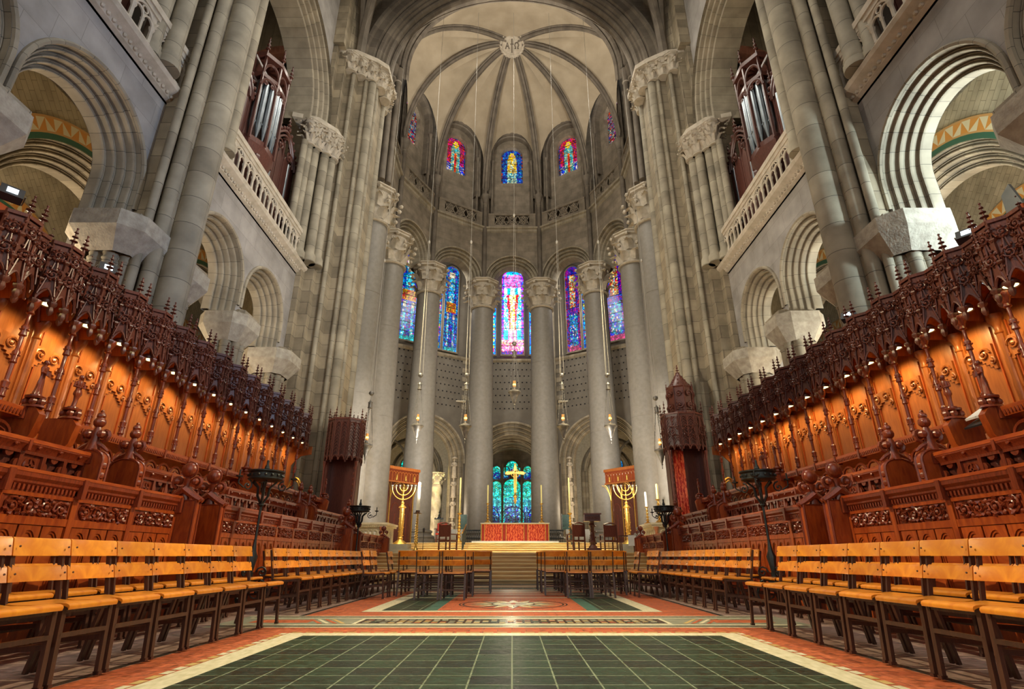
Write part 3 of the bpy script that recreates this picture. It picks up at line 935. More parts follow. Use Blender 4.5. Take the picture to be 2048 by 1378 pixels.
for sx in (-1, 1):
    arcade_column(sx, 15.15, 'clustered column with octagonal impost between the two far arches on the %s' % SIDE[sx])
    arcade_column(sx, 18.25, 'corbel-like impost column next to the great pier at the far end of the %s arcade' % SIDE[sx], 'r')
    arcade_column(sx, 12.1, 'impost column half hidden behind the big round wall shaft on the %s' % SIDE[sx])
    arcade_column(sx, 10.25, 'wide rough impost on clustered shafts beside the near %s arch' % SIDE[sx], 'r')
    arcade_column(sx, 6.5, 'rough impost block at the very %s edge of the picture' % SIDE[sx])
    arcade_column(sx, 3.3, 'clustered column in the near %s arcade' % SIDE[sx])

# wall piers with the tall round shafts, between the bays
def wall_pier(sx):
    root = thing('wall_pier', 'tall stone wall pier with a thick round shaft between the bays on the %s' % SIDE[sx], 'pier', (sx * XW, 10.9, 0))
    b = MB()
    xx = lambda q: sx * q
    def bx(x0, x1, y0, y1, z0, z1):
        a, c = sorted((sx * x0, sx * x1)); b.box(a, c, y0, y1, z0, z1)
    bx(-0.35, 1.0, -0.72, 1.22, 0, 29.5)
    bx(-0.68, -0.35, -0.45, 0.7, 0, 29.5)
    b.build('pier_core', 'stone', root)
    s = MB()
    s.lathe([(0.33, 0), (0.33, 29.5)], (xx(-0.85), -0.05, 0), 28)
    s.build('round_shaft', 'stone_shaft', root)
    s = MB()
    for dx, dy, r in ((-0.56, -0.5, 0.16), (-0.42, -0.78, 0.10), (-0.5, 0.8, 0.15)):
        s.lathe([(r, 0), (r, 29.5)], (xx(dx), dy, 0), 14)
    s.build('slender_shaft', 'stone_shaft', root)
    u = MB()
    for dx, dy, r in ((-0.25, -1.35, 0.22), (-0.05, -1.75, 0.20), (-0.25, 1.5, 0.2)):
        u.lathe([(r * 1.35, 11.52), (r * 1.35, 11.7), (r * 1.15, 11.78), (r * 1.2, 11.85), (r, 11.95), (r, 21.0)], (xx(dx), dy, 0), 16)
    u.build('jamb_shaft', 'stone_shaft', root)
for sx in (-1, 1): wall_pier(sx)

# great piers carrying the chancel arch
def great_pier(sx):
    root = thing('great_pier', 'massive stepped stone pier at the %s of the chancel arch' % SIDE[sx], 'pier', (sx * 6.1, 20.8, 0))
    steps = [(9.9, 18.7), (8.3, 18.7), (8.3, 19.05), (7.95, 19.05), (7.95, 19.4), (7.5, 19.4), (7.5, 19.8), (7.0, 19.8), (7.0, 20.1), (6.72, 20.1), (6.72, 21.6), (7.0, 21.6), (7.0, 22.1), (7.4, 22.1), (7.4, 22.6), (9.9, 22.6)]
    pts = [((p - 6.1) * sx, q - 20.8) for p, q in steps]
    if sx < 0: pts = pts[::-1]
    b = MB()
    b.prism(pts, (0, 0, 0), (1, 0, 0), (0, 1, 0), (0, 0, 1), 0, 23.4)
    b.build('pier_core', 'stone', root, smooth=0)
    s = MB()
    for (p, q, r) in ((6.86, 19.98, .2), (7.12, 19.8, .09), (6.72, 20.3, .10), (7.62, 19.4, .1), (6.75, 21.5, .2), (7.0, 21.95, .16)):
        s.lathe([(r * 1.5, 0), (r * 1.5, .9), (r * 1.2, 1.1), (r, 1.25), (r, 23.0)], ((p - 6.1) * sx, q - 20.8, 0), 14)
    s.build('shafts', 'stone_shaft', root)
    # capitals at the spring of the chancel arch
    c = MB()
    c.m = 0
    for (p, q, r) in ((7.75, 19.35, .30), (7.35, 19.65, .30), (6.95, 19.95, .32), (6.62, 20.4, .34), (6.55, 21.1, .34), (6.8, 21.8, .3)):
        capital(c, ((p - 6.1) * sx, q - 20.8, 22.35), r * 0.85, r * 1.25, 1.05, 2, 7)
    outl = [(8.3, 19.0), (7.5, 19.1), (6.6, 19.6), (6.15, 20.0), (6.15, 21.9), (6.8, 22.3), (8.3, 22.4)]
    pts = [((p - 6.1) * sx, q - 20.8) for p, q in outl]
    if sx < 0: pts = pts[::-1]
    c.prism(pts, (0, 0, 0), (1, 0, 0), (0, 1, 0), (0, 0, 1), 23.35, 23.6)
    c.build('chancel_capital', 'carved', root)
    # capital group under the side arch
    c = MB()
    for (p, q, r) in ((8.35, 18.3, .3), (8.05, 18.6, .3), (7.85, 18.9, .3), (8.5, 18.0, .26)):
        capital(c, ((p - 6.1) * sx, q - 20.8, 16.75), r * 0.85, r * 1.3, 1.2, 2, 7)
    pts = [((p - 6.1) * sx, q - 20.8) for p, q in ((9.2, 17.5), (8.2, 17.8), (7.6, 18.5), (7.5, 19.2), (9.2, 19.2))]
    if sx < 0: pts = pts[::-1]
    c.prism(pts, (0, 0, 0), (1, 0, 0), (0, 1, 0), (0, 0, 1), 17.9, 18.12)
    c.build('gallery_capital', 'carved', root)
    s = MB()
    for (p, q, r) in ((8.35, 18.3, .18), (8.05, 18.6, .19), (7.85, 18.9, .18), (8.5, 18.0, .15), (8.6, 17.75, .14)):
        s.lathe([(r * 1.5, 11.5), (r * 1.4, 11.8), (r, 11.95), (r, 16.8)], ((p - 6.1) * sx, q - 20.8, 0), 14)
    s.build('gallery_shafts', 'stone_shaft', root)
    # pier continues as an upper wall respond
    b = MB()
    up = [(9.9, 18.6), (8.0, 18.6), (8.0, 19.3), (7.6, 19.7), (7.6, 22.4), (9.9, 22.6)]
    pts = [((p - 6.1) * sx, q - 20.8) for p, q in up]
    if sx < 0: pts = pts[::-1]
    b.prism(pts, (0, 0, 0), (1, 0, 0), (0, 1, 0), (0, 0, 1), 23.5, 34)
    b.build('upper_respond', 'stone', root, smooth=0)
for sx in (-1, 1): great_pier(sx)

# chancel arch, choir vault corners
ca = MB()
ca.m = 0
pr = [(0.9, -1.6), (0.9, -0.75), (0.45, -0.72), (0.42, -0.62), (0.0, -0.6), (0.0, -0.45), (0.05, -0.38), (0.14, -0.36), (0.20, -0.42), (0.22, -0.2), (0.30, -0.12), (0.42, -0.14), (0.46, 0.0), (0.55, 0.0), (0.60, 0.12), (0.75, 0.16), (0.82, 0.08), (0.86, 0.26), (1.2, 0.26), (1.25, 0.4), (1.4, 0.42), (1.5, 0.3)]
ca.arch((0, 20.2, 23.6), (1, 0, 0), (0, -1, 0), 6.15, pr, 48)
ca.arch((0, 21.8, 23.6), (1, 0, 0), (0, 1, 0), 7.05, [(0, 0), (0.2, 0), (0.3, 0.1), (0.8, 0.1)], 48)
ca.m = 1
ca.wall((-9.5, 20.25, 0), (1, 0, 0), 19, 23.6, 42, [(9.5, 7.3, 23.6, 23.6)], seg=40)
ca.wall((-9.5, 21.7, 0), (1, 0, 0), 19, 23.6, 42, [(9.5, 7.0, 23.6, 23.6)], seg=40)
ca.m = 0
for sx in (-1, 1):
    for tgt, h, r in (((0, 12.0), 11.5, 0.24), ((sx * 3.0, 13.0), 9.5, 0.18), ((sx * 8.0, 15.0), 8.0, 0.18)):
        S = V((sx * 7.5, 19.5, 23.6))
        pts = []
        for i in range(17):
            t = pi / 2 * i / 16
            pts.append(V((tgt[0] + (S.x - tgt[0]) * cos(t), tgt[1] + (S.y - tgt[1]) * cos(t), S.z + h * sin(t))))
        ca.tube(pts, r, 7)
    # wall rib
    ca.arch((sx * 8.2, 14.6, 23.6), (0, 1, 0), (-sx, 0, 0), 4.9, [(0, -0.3), (0, 0), (0.2, 0.1), (0.35, 0)], 30)
# choir vault
ca.m = 2
NV = 20
for i in range(NV):
    t = pi * i / NV; t1 = pi * (i + 1) / NV
    ca.quad((8.6 * cos(t), 2.0, 26 + 10.5 * sin(t)), (8.6 * cos(t1), 2.0, 26 + 10.5 * sin(t1)), (8.6 * cos(t1), 20.3, 26 + 10.5 * sin(t1)), (8.6 * cos(t), 20.3, 26 + 10.5 * sin(t)))
o = ca.build('ceiling_choir', ['rib', 'stone_apse', 'vault']); o.name = 'ceiling_choir'; struct(o)

# ------------------------------------------------------------------ apse
CY = 29.2; RA = 7.8
TH = [radians(x) for x in (-82, -49.2, -16.4, 16.4, 49.2, 82)]
VX = [V((RA * sin(t), CY + RA * cos(t), 0)) for t in TH]
VX = [V((-7.8, 21.7, 0)), V((-7.8, 25.7, 0))] + VX + [V((7.8, 25.7, 0)), V((7.8, 21.7, 0))]
cen = V((0, 29.2, 0))
def facet(i, verts=VX):
    A, B = verts[i], verts[i + 1]
    a = (B - A); L = a.length; a.normalize()
    n = V((a.y, -a.x, 0))
    if n.dot(cen - (A + B) / 2) < 0 and not (i in (0, len(verts) - 2)): n = -n
    if i in (0, len(verts) - 2): n = V((1, 0, 0)) if A.x < 0 else V((-1, 0, 0))
    return A, B, a, L, n
w = MB()
for i in range(len(VX) - 1):
    A, B, a, L, n = facet(i)
    hw = min(2.0, (L - 0.30) / 2)
    ri = 1.42 if L > 4.2 else 1.25
    zc = 20.5
    # arch wall between the giant capitals
    w.m = 0
    w.wall(A, a, L, 20.0, 25.0, [(L / 2, ri + 0.62, 20.0, zc)], seg=22)
    w.wall(A, a, L, 20.0, 25.0, [(L / 2, ri, 20.0, zc)], n=n, d=-1.3, seg=22)
    w.m = 1
    w.arch((A + B) / 2 + V((0, 0, zc)), a, n, ri, orders([0.2, 0.2, 0.22], 0.17, -1.3), 26, stilt=0.5)
    w.arch((A + B) / 2 + V((0, 0, zc)), a, n, ri + 0.60, [(0, 0), (0, 0.07), (0.07, 0.1), (0.12, 0.06), (0.13, 0)], 26, stilt=0.3)
    # string course under the clerestory passage
    w.m = 1
    w.prism([(0, 24.72), (0.10, 24.80), (0.14, 24.95), (0.28, 25.0), (0.30, 25.12), (0, 25.14)], A, n, (0, 0, 1), a, -0.05, L + 0.05)
    # clerestory wall set back, with window opening
    w.m = 0
    ww = 0.92
    zsill, zspr = 30.3, 33.2
    w.wall(A - a * 0.7, a, L + 1.4, 25.0, 38.5, [(L / 2 + 0.7, ww + 0.0, zsill, zspr)] if 1 <= i <= 7 else [], n=n, d=-1.0, seg=20, uoff=-0.7)
    w.m = 1
    w.arch((A + B) / 2 + V((0, 0, zspr)) - n * 1.0, a, n, ww, [(0, -0.55), (0, 0.0)], 20, stilt=2.9)
    w.m = 2
    R2 = 1.55
    w.arch((A + B) / 2 + V((0, 0, zspr + 0.1)) - n * 0.45, a, n, R2, [(0, -0.55), (0, -0.1), (0.1, -0.02), (0.2, -0.06), (0.22, 0.05), (0.34, 0.08), (0.38, 0.0), (0.45, 0)], 26, stilt=5.0)
    w.m = 2
    for e in (-1, 1):
        p = (A + B) / 2 + a * (e * (L / 2 - 0.55)) - n * 0.4
        w.lathe([(0.16, 25.0), (0.16, 25.3), (0.1, 25.4), (0.1, 31.6), (0.12, 31.65), (0.11, 31.75), (0.17, 31.95), (0.18, 32.1)], (p.x, p.y, 0), 10)
# wall shafts at the corners, rising from the giant capitals
w.m = 2
for k, P in enumerate(VX[1:-1]):
    d = (cen - P); d.z = 0
    if k in (0, 7): d = V((1 if P.x < 0 else -1, 0, 0))
    d.normalize()
    c = P + d * 0.18
    sd = V((-d.y, d.x, 0))
    w.lathe([(0.30, 20.1), (0.30, 20.3), (0.2, 20.42), (0.24, 20.55), (0.17, 20.7), (0.17, 27.2), (0.22, 27.26), (0.18, 27.35), (0.30, 27.9), (0.34, 28.0), (0.34, 28.15)], (c.x, c.y, 0), 14)
    for e in (-1, 1):
        q = P + d * 0.02 + sd * (0.24 * e)
        w.lathe([(0.10, 25.1), (0.10, 28.2)], (q.x, q.y, 0), 8)
o = w.build('wall_apse', ['stone_apse', 'stone_arch', 'rib']); struct(o)

# pierced parapets of the clerestory passage
for i in range(1, len(VX) - 2):
    A, B, a, L, n = facet(i)
    A2 = A + a * 0.32; L2 = L - 0.64
    root = thing('pierced_parapet', ['pierced stone parapet in the hidden %s corner bay', 'pierced stone parapet beside the %s end of the apse', 'pierced stone parapet under the partly hidden %s clerestory window', 'pierced stone parapet under the clerestory window left or right of the middle, on the %s', 'x'][min(i, 8 - i)] % SIDE[-1 if i < 4 else 1] if i != 4 else 'pierced stone parapet under the middle clerestory window', 'parapet', tuple(A2 + V((0, 0, 25.14))), 0, 'pierced parapets of the clerestory passage')
    root.rotation_euler = (0, 0, atan2(a.y, a.x))
    sgn = 1 if V((-a.y, a.x, 0)).dot(n) > 0 else -1
    m = MB()
    y0, y1 = sorted((sgn * 0.0, sgn * 0.16))
    m.box(0, L2, y0, y1, 0, 0.25); m.box(0, L2, y0 - .03, y1 + .03, 1.12, 1.28)
    m.box(0, 0.5, y0, y1, 0.25, 1.12); m.box(L2 - 0.5, L2, y0, y1, 0.25, 1.12)
    m.build('parapet_frame', 'stone_apse', root)
    m = MB()
    nq = 3; p = (L2 - 1.0) / nq
    yy = sgn * 0.08
    for k in range(nq):
        cx = 0.5 + p * (k + 0.5)
        for q in range(4):
            aa = pi / 2 * q + pi / 4
            m.tube([(cx + 0.19 * cos(aa) + 0.17 * cos(t), yy, 0.685 + 0.19 * sin(aa) + 0.17 * sin(t)) for t in [2 * pi * j / 10 for j in range(10)]], 0.05, 5, closed=True)
        for e in (-1, 1):
            m.bar((cx + e * p / 2, yy, 0.25), (cx, yy, 1.12), 0.07); m.bar((cx + e * p / 2, yy, 1.12), (cx, yy, 0.25), 0.07)
    m.build('quatrefoil_tracery', 'stone_apse', root)

# ribbed vault over the apse
BOSS = V((0, 30.4, 37.75))
def ribcurve(S, n=20):
    out = []
    for i in range(n + 1):
        t = pi / 2 * i / n
        out.append(V((BOSS.x + (S.x - BOSS.x) * cos(t), BOSS.y + (S.y - BOSS.y) * cos(t), S.z + (BOSS.z - S.z) * sin(t))))
    return out
vt = MB()
spr = []
for k, P in enumerate(VX[1:-1]):
    d = (cen - P); d.z = 0
    if k in (0, 7): d = V((1 if P.x < 0 else -1, 0, 0))
    d.normalize()
    spr.append(P + d * 0.18 + V((0, 0, 28.15)))
ribs = [ribcurve(S) for S in spr]
vt.m = 1
for r in ribs:
    n = len(r)
    # moulded rib: central roll with two fillets
    vt.tube(r, 0.13, 7)
    for e in (-1, 1):
        off = []
        for i, p in enumerate(r):
            t = (r[min(i + 1, n - 1)] - r[max(i - 1, 0)]).normalized()
            sd = t.cross(V((0, 0, 1)))
            if sd.length < 0.05: sd = t.cross(V((BOSS.x - p.x, BOSS.y - p.y, 0)))
            sd.normalize()
            up = sd.cross(t).normalized()
            if up.z < 0: up = -up
            off.append(p + sd * (e * 0.19) + up * 0.10)
        vt.tube(off, 0.09, 6)
# webs
vt.m = 0
def coons(A, B, T, crown, n=16, m=8):
    """A, B rib curves (lists, foot first), T wall arch apex, crown apex"""
    for (side, other) in ((A, B), (B, A)):
        foot = side[0]
        q = len(side) - 1
        rid = [T + (crown - T) * (i / n) + V((0, 0, 0.5 * sin(pi * i / n))) for i in range(n + 1)]
        sp = []
        for i in range(n + 1):
            f = i / n * q; k = min(int(f), q - 1); sp.append(side[k].lerp(side[k + 1], f - k))
        bot = []
        for j in range(m + 1):
            s = j / m
            ang = pi / 2 * s
            h = foot.lerp(T, 1 - cos(ang)); 
            bot.append(V((h.x, h.y, foot.z + (T.z - foot.z) * sin(ang) ** 0.8)))
        g = []
        for i in range(n + 1):
            t = i / n; row = []
            for j in range(m + 1):
                s = j / m
                base = sp[i].lerp(rid[i], s)
                e = bot[j] - sp[0].lerp(rid[0], s)
                row.append(vt.P(base + e * (1 - t) ** 1.5 + V((0, 0, 0.12))))
            g.append(row)
        for i in range(n):
            for j in range(m):
                vt.F((g[i][j], g[i][j + 1], g[i + 1][j + 1], g[i + 1][j]))
for i in range(1, 8):
    A, B, a, L, n = facet(i)
    T = (A + B) / 2 - n * 0.45 + V((0, 0, 33.3 + 1.75))
    coons(ribs[i - 1], ribs[i], T, BOSS)
# westernmost web up to the transverse arch
TA = V((0, 25.2, 36.4))
for sx in (-1, 1):
    r = ribs[0] if sx < 0 else ribs[7]
    n = 16
    prev = None
    for i in range(n + 1):
        t = i / n * (len(r) - 1); k = min(int(t), len(r) - 2)
        p = r[k].lerp(r[k + 1], t - k)
        th = pi / 2 * i / n
        q = V((sx * 7.5 * cos(th), 24.9, 28.9 + 7.4 * sin(th)))
        row = [vt.P(p.lerp(q, j / 6) + V((0, 0, 0.15))) for j in range(7)]
        if prev:
            for j in range(6): vt.F((prev[j], prev[j + 1], row[j + 1], row[j]))
        prev = row
    # side strip between the transverse arch and the chancel arch
vt.m = 1
vt.arch((0, 24.9, 29.15), (1, 0, 0), (0, -1, 0), 6.45, [(0, -0.35), (0, -0.2), (0.1, -0.1), (0.2, -0.15), (0.25, 0), (0.4, 0.05), (0.5, 0), (0.55, 0.15), (0.75, 0.2), (0.95, 0.1), (1.3, 0.1)], 44, stilt=1.0)
vt.m = 2
N = 24
for i in range(N):
    t = pi * i / N; t1 = pi * (i + 1) / N
    vt.quad((7.75 * cos(t), 21.6, 28.6 + 8.2 * sin(t)), (7.75 * cos(t1), 21.6, 28.6 + 8.2 * sin(t1)), (7.6 * cos(t1), 25.0, 29.0 + 7.6 * sin(t1)), (7.6 * cos(t), 25.0, 29.0 + 7.6 * sin(t)))
for sx in (-1, 1):
    vt.m = 2
    vt.box(min(sx * 7.7, sx * 8.6), max(sx * 7.7, sx * 8.6), 21.6, 25.6, 25.1, 30)
    vt.m = 1
    for (x, y, r) in ((7.3, 24.6, .2), (7.0, 24.95, .18), (7.55, 24.2, .16), (7.6, 23.4, .14)):
        vt.lathe([(r, 20.3), (r, 27.8), (r * 1.3, 27.85), (r * 1.1, 28.0), (r * 1.7, 28.6), (r * 1.8, 28.8)], (sx * x, y, 0), 12)
struct(vt.build('ceiling_apse', ['vault', 'rib', 'stone_apse']))
bo = MB()
bo.lathe([(0.0, -0.12), (0.35, -0.14), (0.62, -0.12), (0.80, -0.05), (0.92, -0.10), (1.0, 0.02), (1.02, 0.18), (0.9, 0.5)], (0, 0, 0), 28, cap=False)
for k in range(24):
    a = 2 * pi * k / 24
    bo.ball((0.92 * cos(a), 0.92 * sin(a), -0.1), 0.07, 5, 4)
bo.tube([(0.72 * cos(2 * pi * k / 24), 0.72 * sin(2 * pi * k / 24), -0.12) for k in range(24)], 0.05, 5, closed=True)
rl = MB()
def zf(p, r=0.05): rl.tube([(x, y, -0.17) for x, y in p], r, 5)
# alpha and omega on the roundel, a cross between
zf([(0, -.5), (0, .5)]); zf([(-.12, .12), (.12, .12)])
zf([(.50, -.22), (.36, .22), (.22, -.22)][::-1]); zf([(.43, -.03), (.29, -.03)])
zf([(-.20, -.2), (-.29, -.2), (-.27, -.1), (-.21, .05), (-.27, .2), (-.36, .24), (-.45, .2), (-.51, .05), (-.45, -.1), (-.43, -.2), (-.52, -.2)])
r = thing('vault_boss', 'round carved boss with alpha and omega where the vault ribs meet', 'boss', tuple(BOSS + V((0, 0, -0.1))))
r.rotation_euler = (radians(18), 0, pi)
bo.build('roundel', 'carved', r)
rl.build('letter_relief', 'rib', r)

# ------------------------------------------------------------------ giant columns
def giant_column(P, label):
    root = thing('giant_column', label, 'column', tuple(P), 0, 'giant granite columns round the apse')
    z0 = 0.86 if P.y < 27 else SZ
    b = MB()
    b.prism([(cos(pi / 8 + pi / 4 * k) * 1.35, sin(pi / 8 + pi / 4 * k) * 1.35) for k in range(8)], (0, 0, 0), (1, 0, 0), (0, 1, 0), (0, 0, 1), z0 - .02, z0 + 0.35)
    b.lathe([(1.22, z0 + .35), (1.26, z0 + .43), (1.22, z0 + .52), (1.08, z0 + .56), (1.05, z0 + .66), (1.12, z0 + .72), (1.10, z0 + .80), (0.98, z0 + .86)], (0, 0, 0), 40)
    b.build('base', 'granite', root)
    s = MB()
    s.lathe([(0.96, z0 + .86), (0.93, 7.0), (0.90, 7.5), (0.895, 7.52), (0.84, 13.5), (0.80, 17.85)], (0, 0, 0), 40)
    for z in (8.1, 13.6):
        s.tube([(0.895 * (1 if z < 10 else .945) * cos(2 * pi * k / 40), 0.895 * (1 if z < 10 else .945) * sin(2 * pi * k / 40), z) for k in range(40)], 0.008, 4, closed=True)
    s.build('shaft', 'granite', root)
    c = MB()
    capital(c, (0, 0, 17.85), 0.84, 1.12, 2.25, 2, 8)
    c.build('capital', 'carved', root)
nm = {0: 'grey granite column half hidden behind the great pier on the %s', 1: 'grey granite column, outermost fully seen one on the %s, behind the outer hanging lamp',
      2: 'grey granite column, second from the middle bay on the %s', 3: 'grey granite column next to the altar cross on the %s'}
for k, P in enumerate(VX[1:-1]):
    giant_column(P, nm[min(k, 7 - k)] % SIDE[-1 if k < 4 else 1])

# ------------------------------------------------------------------ ambulatory wall
AV = [V((-13.5, 24, 0)), V((-12.6, 33.0, 0)), V((-9.6, 38.2, 0)), V((-3.35, 42.2, 0)), V((3.35, 42.2, 0)), V((9.6, 38.2, 0)), V((12.6, 33.0, 0)), V((13.5, 24, 0))]
aw = MB()
holes = MB()
for i in range(len(AV) - 1):
    A, B = AV[i], AV[i + 1]
    a = B - A; L = a.length; a.normalize()
    n = V((a.y, -a.x, 0))
    if n.dot(cen - (A + B) / 2) < 0: n = -n
    cx = L / 2
    R = 2.45 if i in (2, 3, 4) else 2.0
    zsp = 7.6 if i != 3 else 7.4
    aw.m = 0
    aw.wall(A, a, L, 0, 16.0, [(cx, R + 0.75, 0, zsp)], seg=28)
    aw.wall(A, a, L, 16.0, 27.0, [], n=n, d=-0.35)
    aw.m = 1
    aw.arch(A + a * cx + V((0, 0, zsp)), a, n, R, orders([0.25, 0.25, 0.25], 0.24, -1.0), 30, stilt=7.6)
    aw.arch(A + a * cx + V((0, 0, zsp)), a, n, R + .76, [(0, 0), (0, .08), (.12, .1), (.16, 0)], 30, stilt=0.2)
    aw.prism([(0, 15.75), (0.15, 15.85), (0.2, 16.0), (-0.34, 16.15)], A, n, (0, 0, 1), a, 0, L)
    # corner responds
    for e in (0.12, L - 0.12):
        p = A + a * e + n * 0.1
        aw.lathe([(0.3, 0), (0.3, 2.5), (0.22, 2.7), (0.22, 24)], (p.x, p.y, 0), 12)
        for q in range(12):
            zz = 11.3 + q * 0.38
            if q % 2: 
                p2 = A + a * (0.55 if e < 1 else L - 0.55)
                aw.prism([(-0.28, zz), (0.28, zz), (0.28, zz + .38), (-0.28, zz + .38)], p2, a, (0, 0, 1), n, 0, 0.03)
    for zz in [11.8 + 0.55 * q for q in range(8)]:
        off = 0.16 if int(round((zz - 11.8) / 0.55)) % 2 else 0
        x = 0.95 + off
        while x < L - 0.9:
            if not (abs(x - cx) < R + 0.95 and zz < zsp + sqrt(max(0, (R + 0.95) ** 2 - (x - cx) ** 2)) + 0.1):
                p = A + a * x + n * 0.006
                holes.prism([(-.055, zz - .05), (.055, zz - .05), (.055, zz + .05), (-.055, zz + .05)], p, a, (0, 0, 1), n, -0.02, 0.004)
            x += 0.36
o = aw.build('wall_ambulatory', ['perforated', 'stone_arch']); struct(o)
h = holes.build('sound_holes', 'black', o, smooth=0)
h['kind'] = 'structure'
# ambulatory ceiling
ac = MB()
for i in range(len(AV) - 1):
    A, B = AV[i], AV[i + 1]
    q = [VX[1], VX[2], VX[3], VX[4], VX[5], VX[6], VX[7], VX[8]]
    k = [0, 1, 2, 3, 4, 5, 6, 7]
    a2, b2 = q[i], q[i + 1]
    z = 26.5
    ac.quad((A.x, A.y, z), (B.x, B.y, z), (b2.x, b2.y, z), (a2.x, a2.y, z))
o = ac.build('ceiling_ambulatory', ['stone_apse'], smooth=0); struct(o)

# side chapels and the east chapel
cp = MB()
cp.m = 0
cp.box(-3.6, -3.4, 43.2, 56, 0, 10); cp.box(3.4, 3.6, 43.2, 56, 0, 10)
cp.m = 1
N = 16
for i in range(N):
    t = pi * i / N; t1 = pi * (i + 1) / N
    cp.quad((3.4 * cos(t), 43, 7.9 + 3.0 * sin(t)), (3.4 * cos(t1), 43, 7.9 + 3.0 * sin(t1)), (3.4 * cos(t1), 56, 7.9 + 3.0 * sin(t1)), (3.4 * cos(t), 56, 7.9 + 3.0 * sin(t)))
cp.m = 2
for y in (44.5, 47.2, 49.9, 52.6):
    cp.arch((0, y, 7.7), (1, 0, 0), (0, -1, 0), 2.85, [(0.3, -0.25), (0.0, -0.15), (0, 0.0), (0.08, 0.06), (0.2, 0.02), (0.6, 0.0)], 24, stilt=6)
for i in range(3):
    y0 = 44.5 + 2.7 * i
    for e in (-1, 1):
        pts = [(e * 2.85 * cos(pi * t / 12), y0 + 2.7 * t / 12, 7.7 + 2.9 * sin(pi * t / 12)) for t in range(13)]
        cp.tube(pts, 0.09, 5)
cp.m = 0
cp.wall((-3.4, 55.5, 0), (1, 0, 0), 6.8, 0, 11.5, [])
for sx in (-1, 1):
    # side chapel shells
    c = V((sx * 9.6, 46.0, 0))
    cp.m = 3
    cp.box(sx * 15.0 - .1, sx * 15.0 + .1, 36, 52, 0, 12)
    cp.box(min(sx * 3.7, sx * 15), max(sx * 3.7, sx * 15), 51.5, 51.7, 0, 13)
    cp.box(min(sx * 3.7, sx * 15), max(sx * 3.7, sx * 15), 41.5, 52, 12.2, 12.3)
    cp.m = 2
    for dy, R in ((3.2, 2.2), (5.6, 1.9)):
        cp.arch((sx * 8.0, 41.0 + dy, 7.3), V((1, sx * -0.55, 0)).normalized(), V((-sx * 0.55, -1, 0)).normalized(), R, orders([0.2, 0.2], 0.2, -0.5), 20, stilt=7.3)
        cp.tube([V((sx * 8.0, 41.0 + dy - .1, 7.3)) + V((1, sx * -0.55, 0)).normalized() * ((R + .1) * cos(pi * t / 14)) + V((0, 0, (R + .1) * sin(pi * t / 14))) for t in range(15)], 0.1, 5)
    # curved rib vault pieces seen through the arch
    for k in range(5):
        a0 = 0.25 * k
        cp.tube([(sx * (11.2 - 3.2 * cos(pi / 2 * t / 10)), 40.5 + a0 * 3 + 2.5 * t / 10, 7.2 + 2.6 * sin(pi / 2 * t / 10)) for t in range(11)], 0.08, 5)
o = cp.build('wall_chapel', ['stone_apse', 'vault', 'stone_arch', 'ivory']); struct(o)

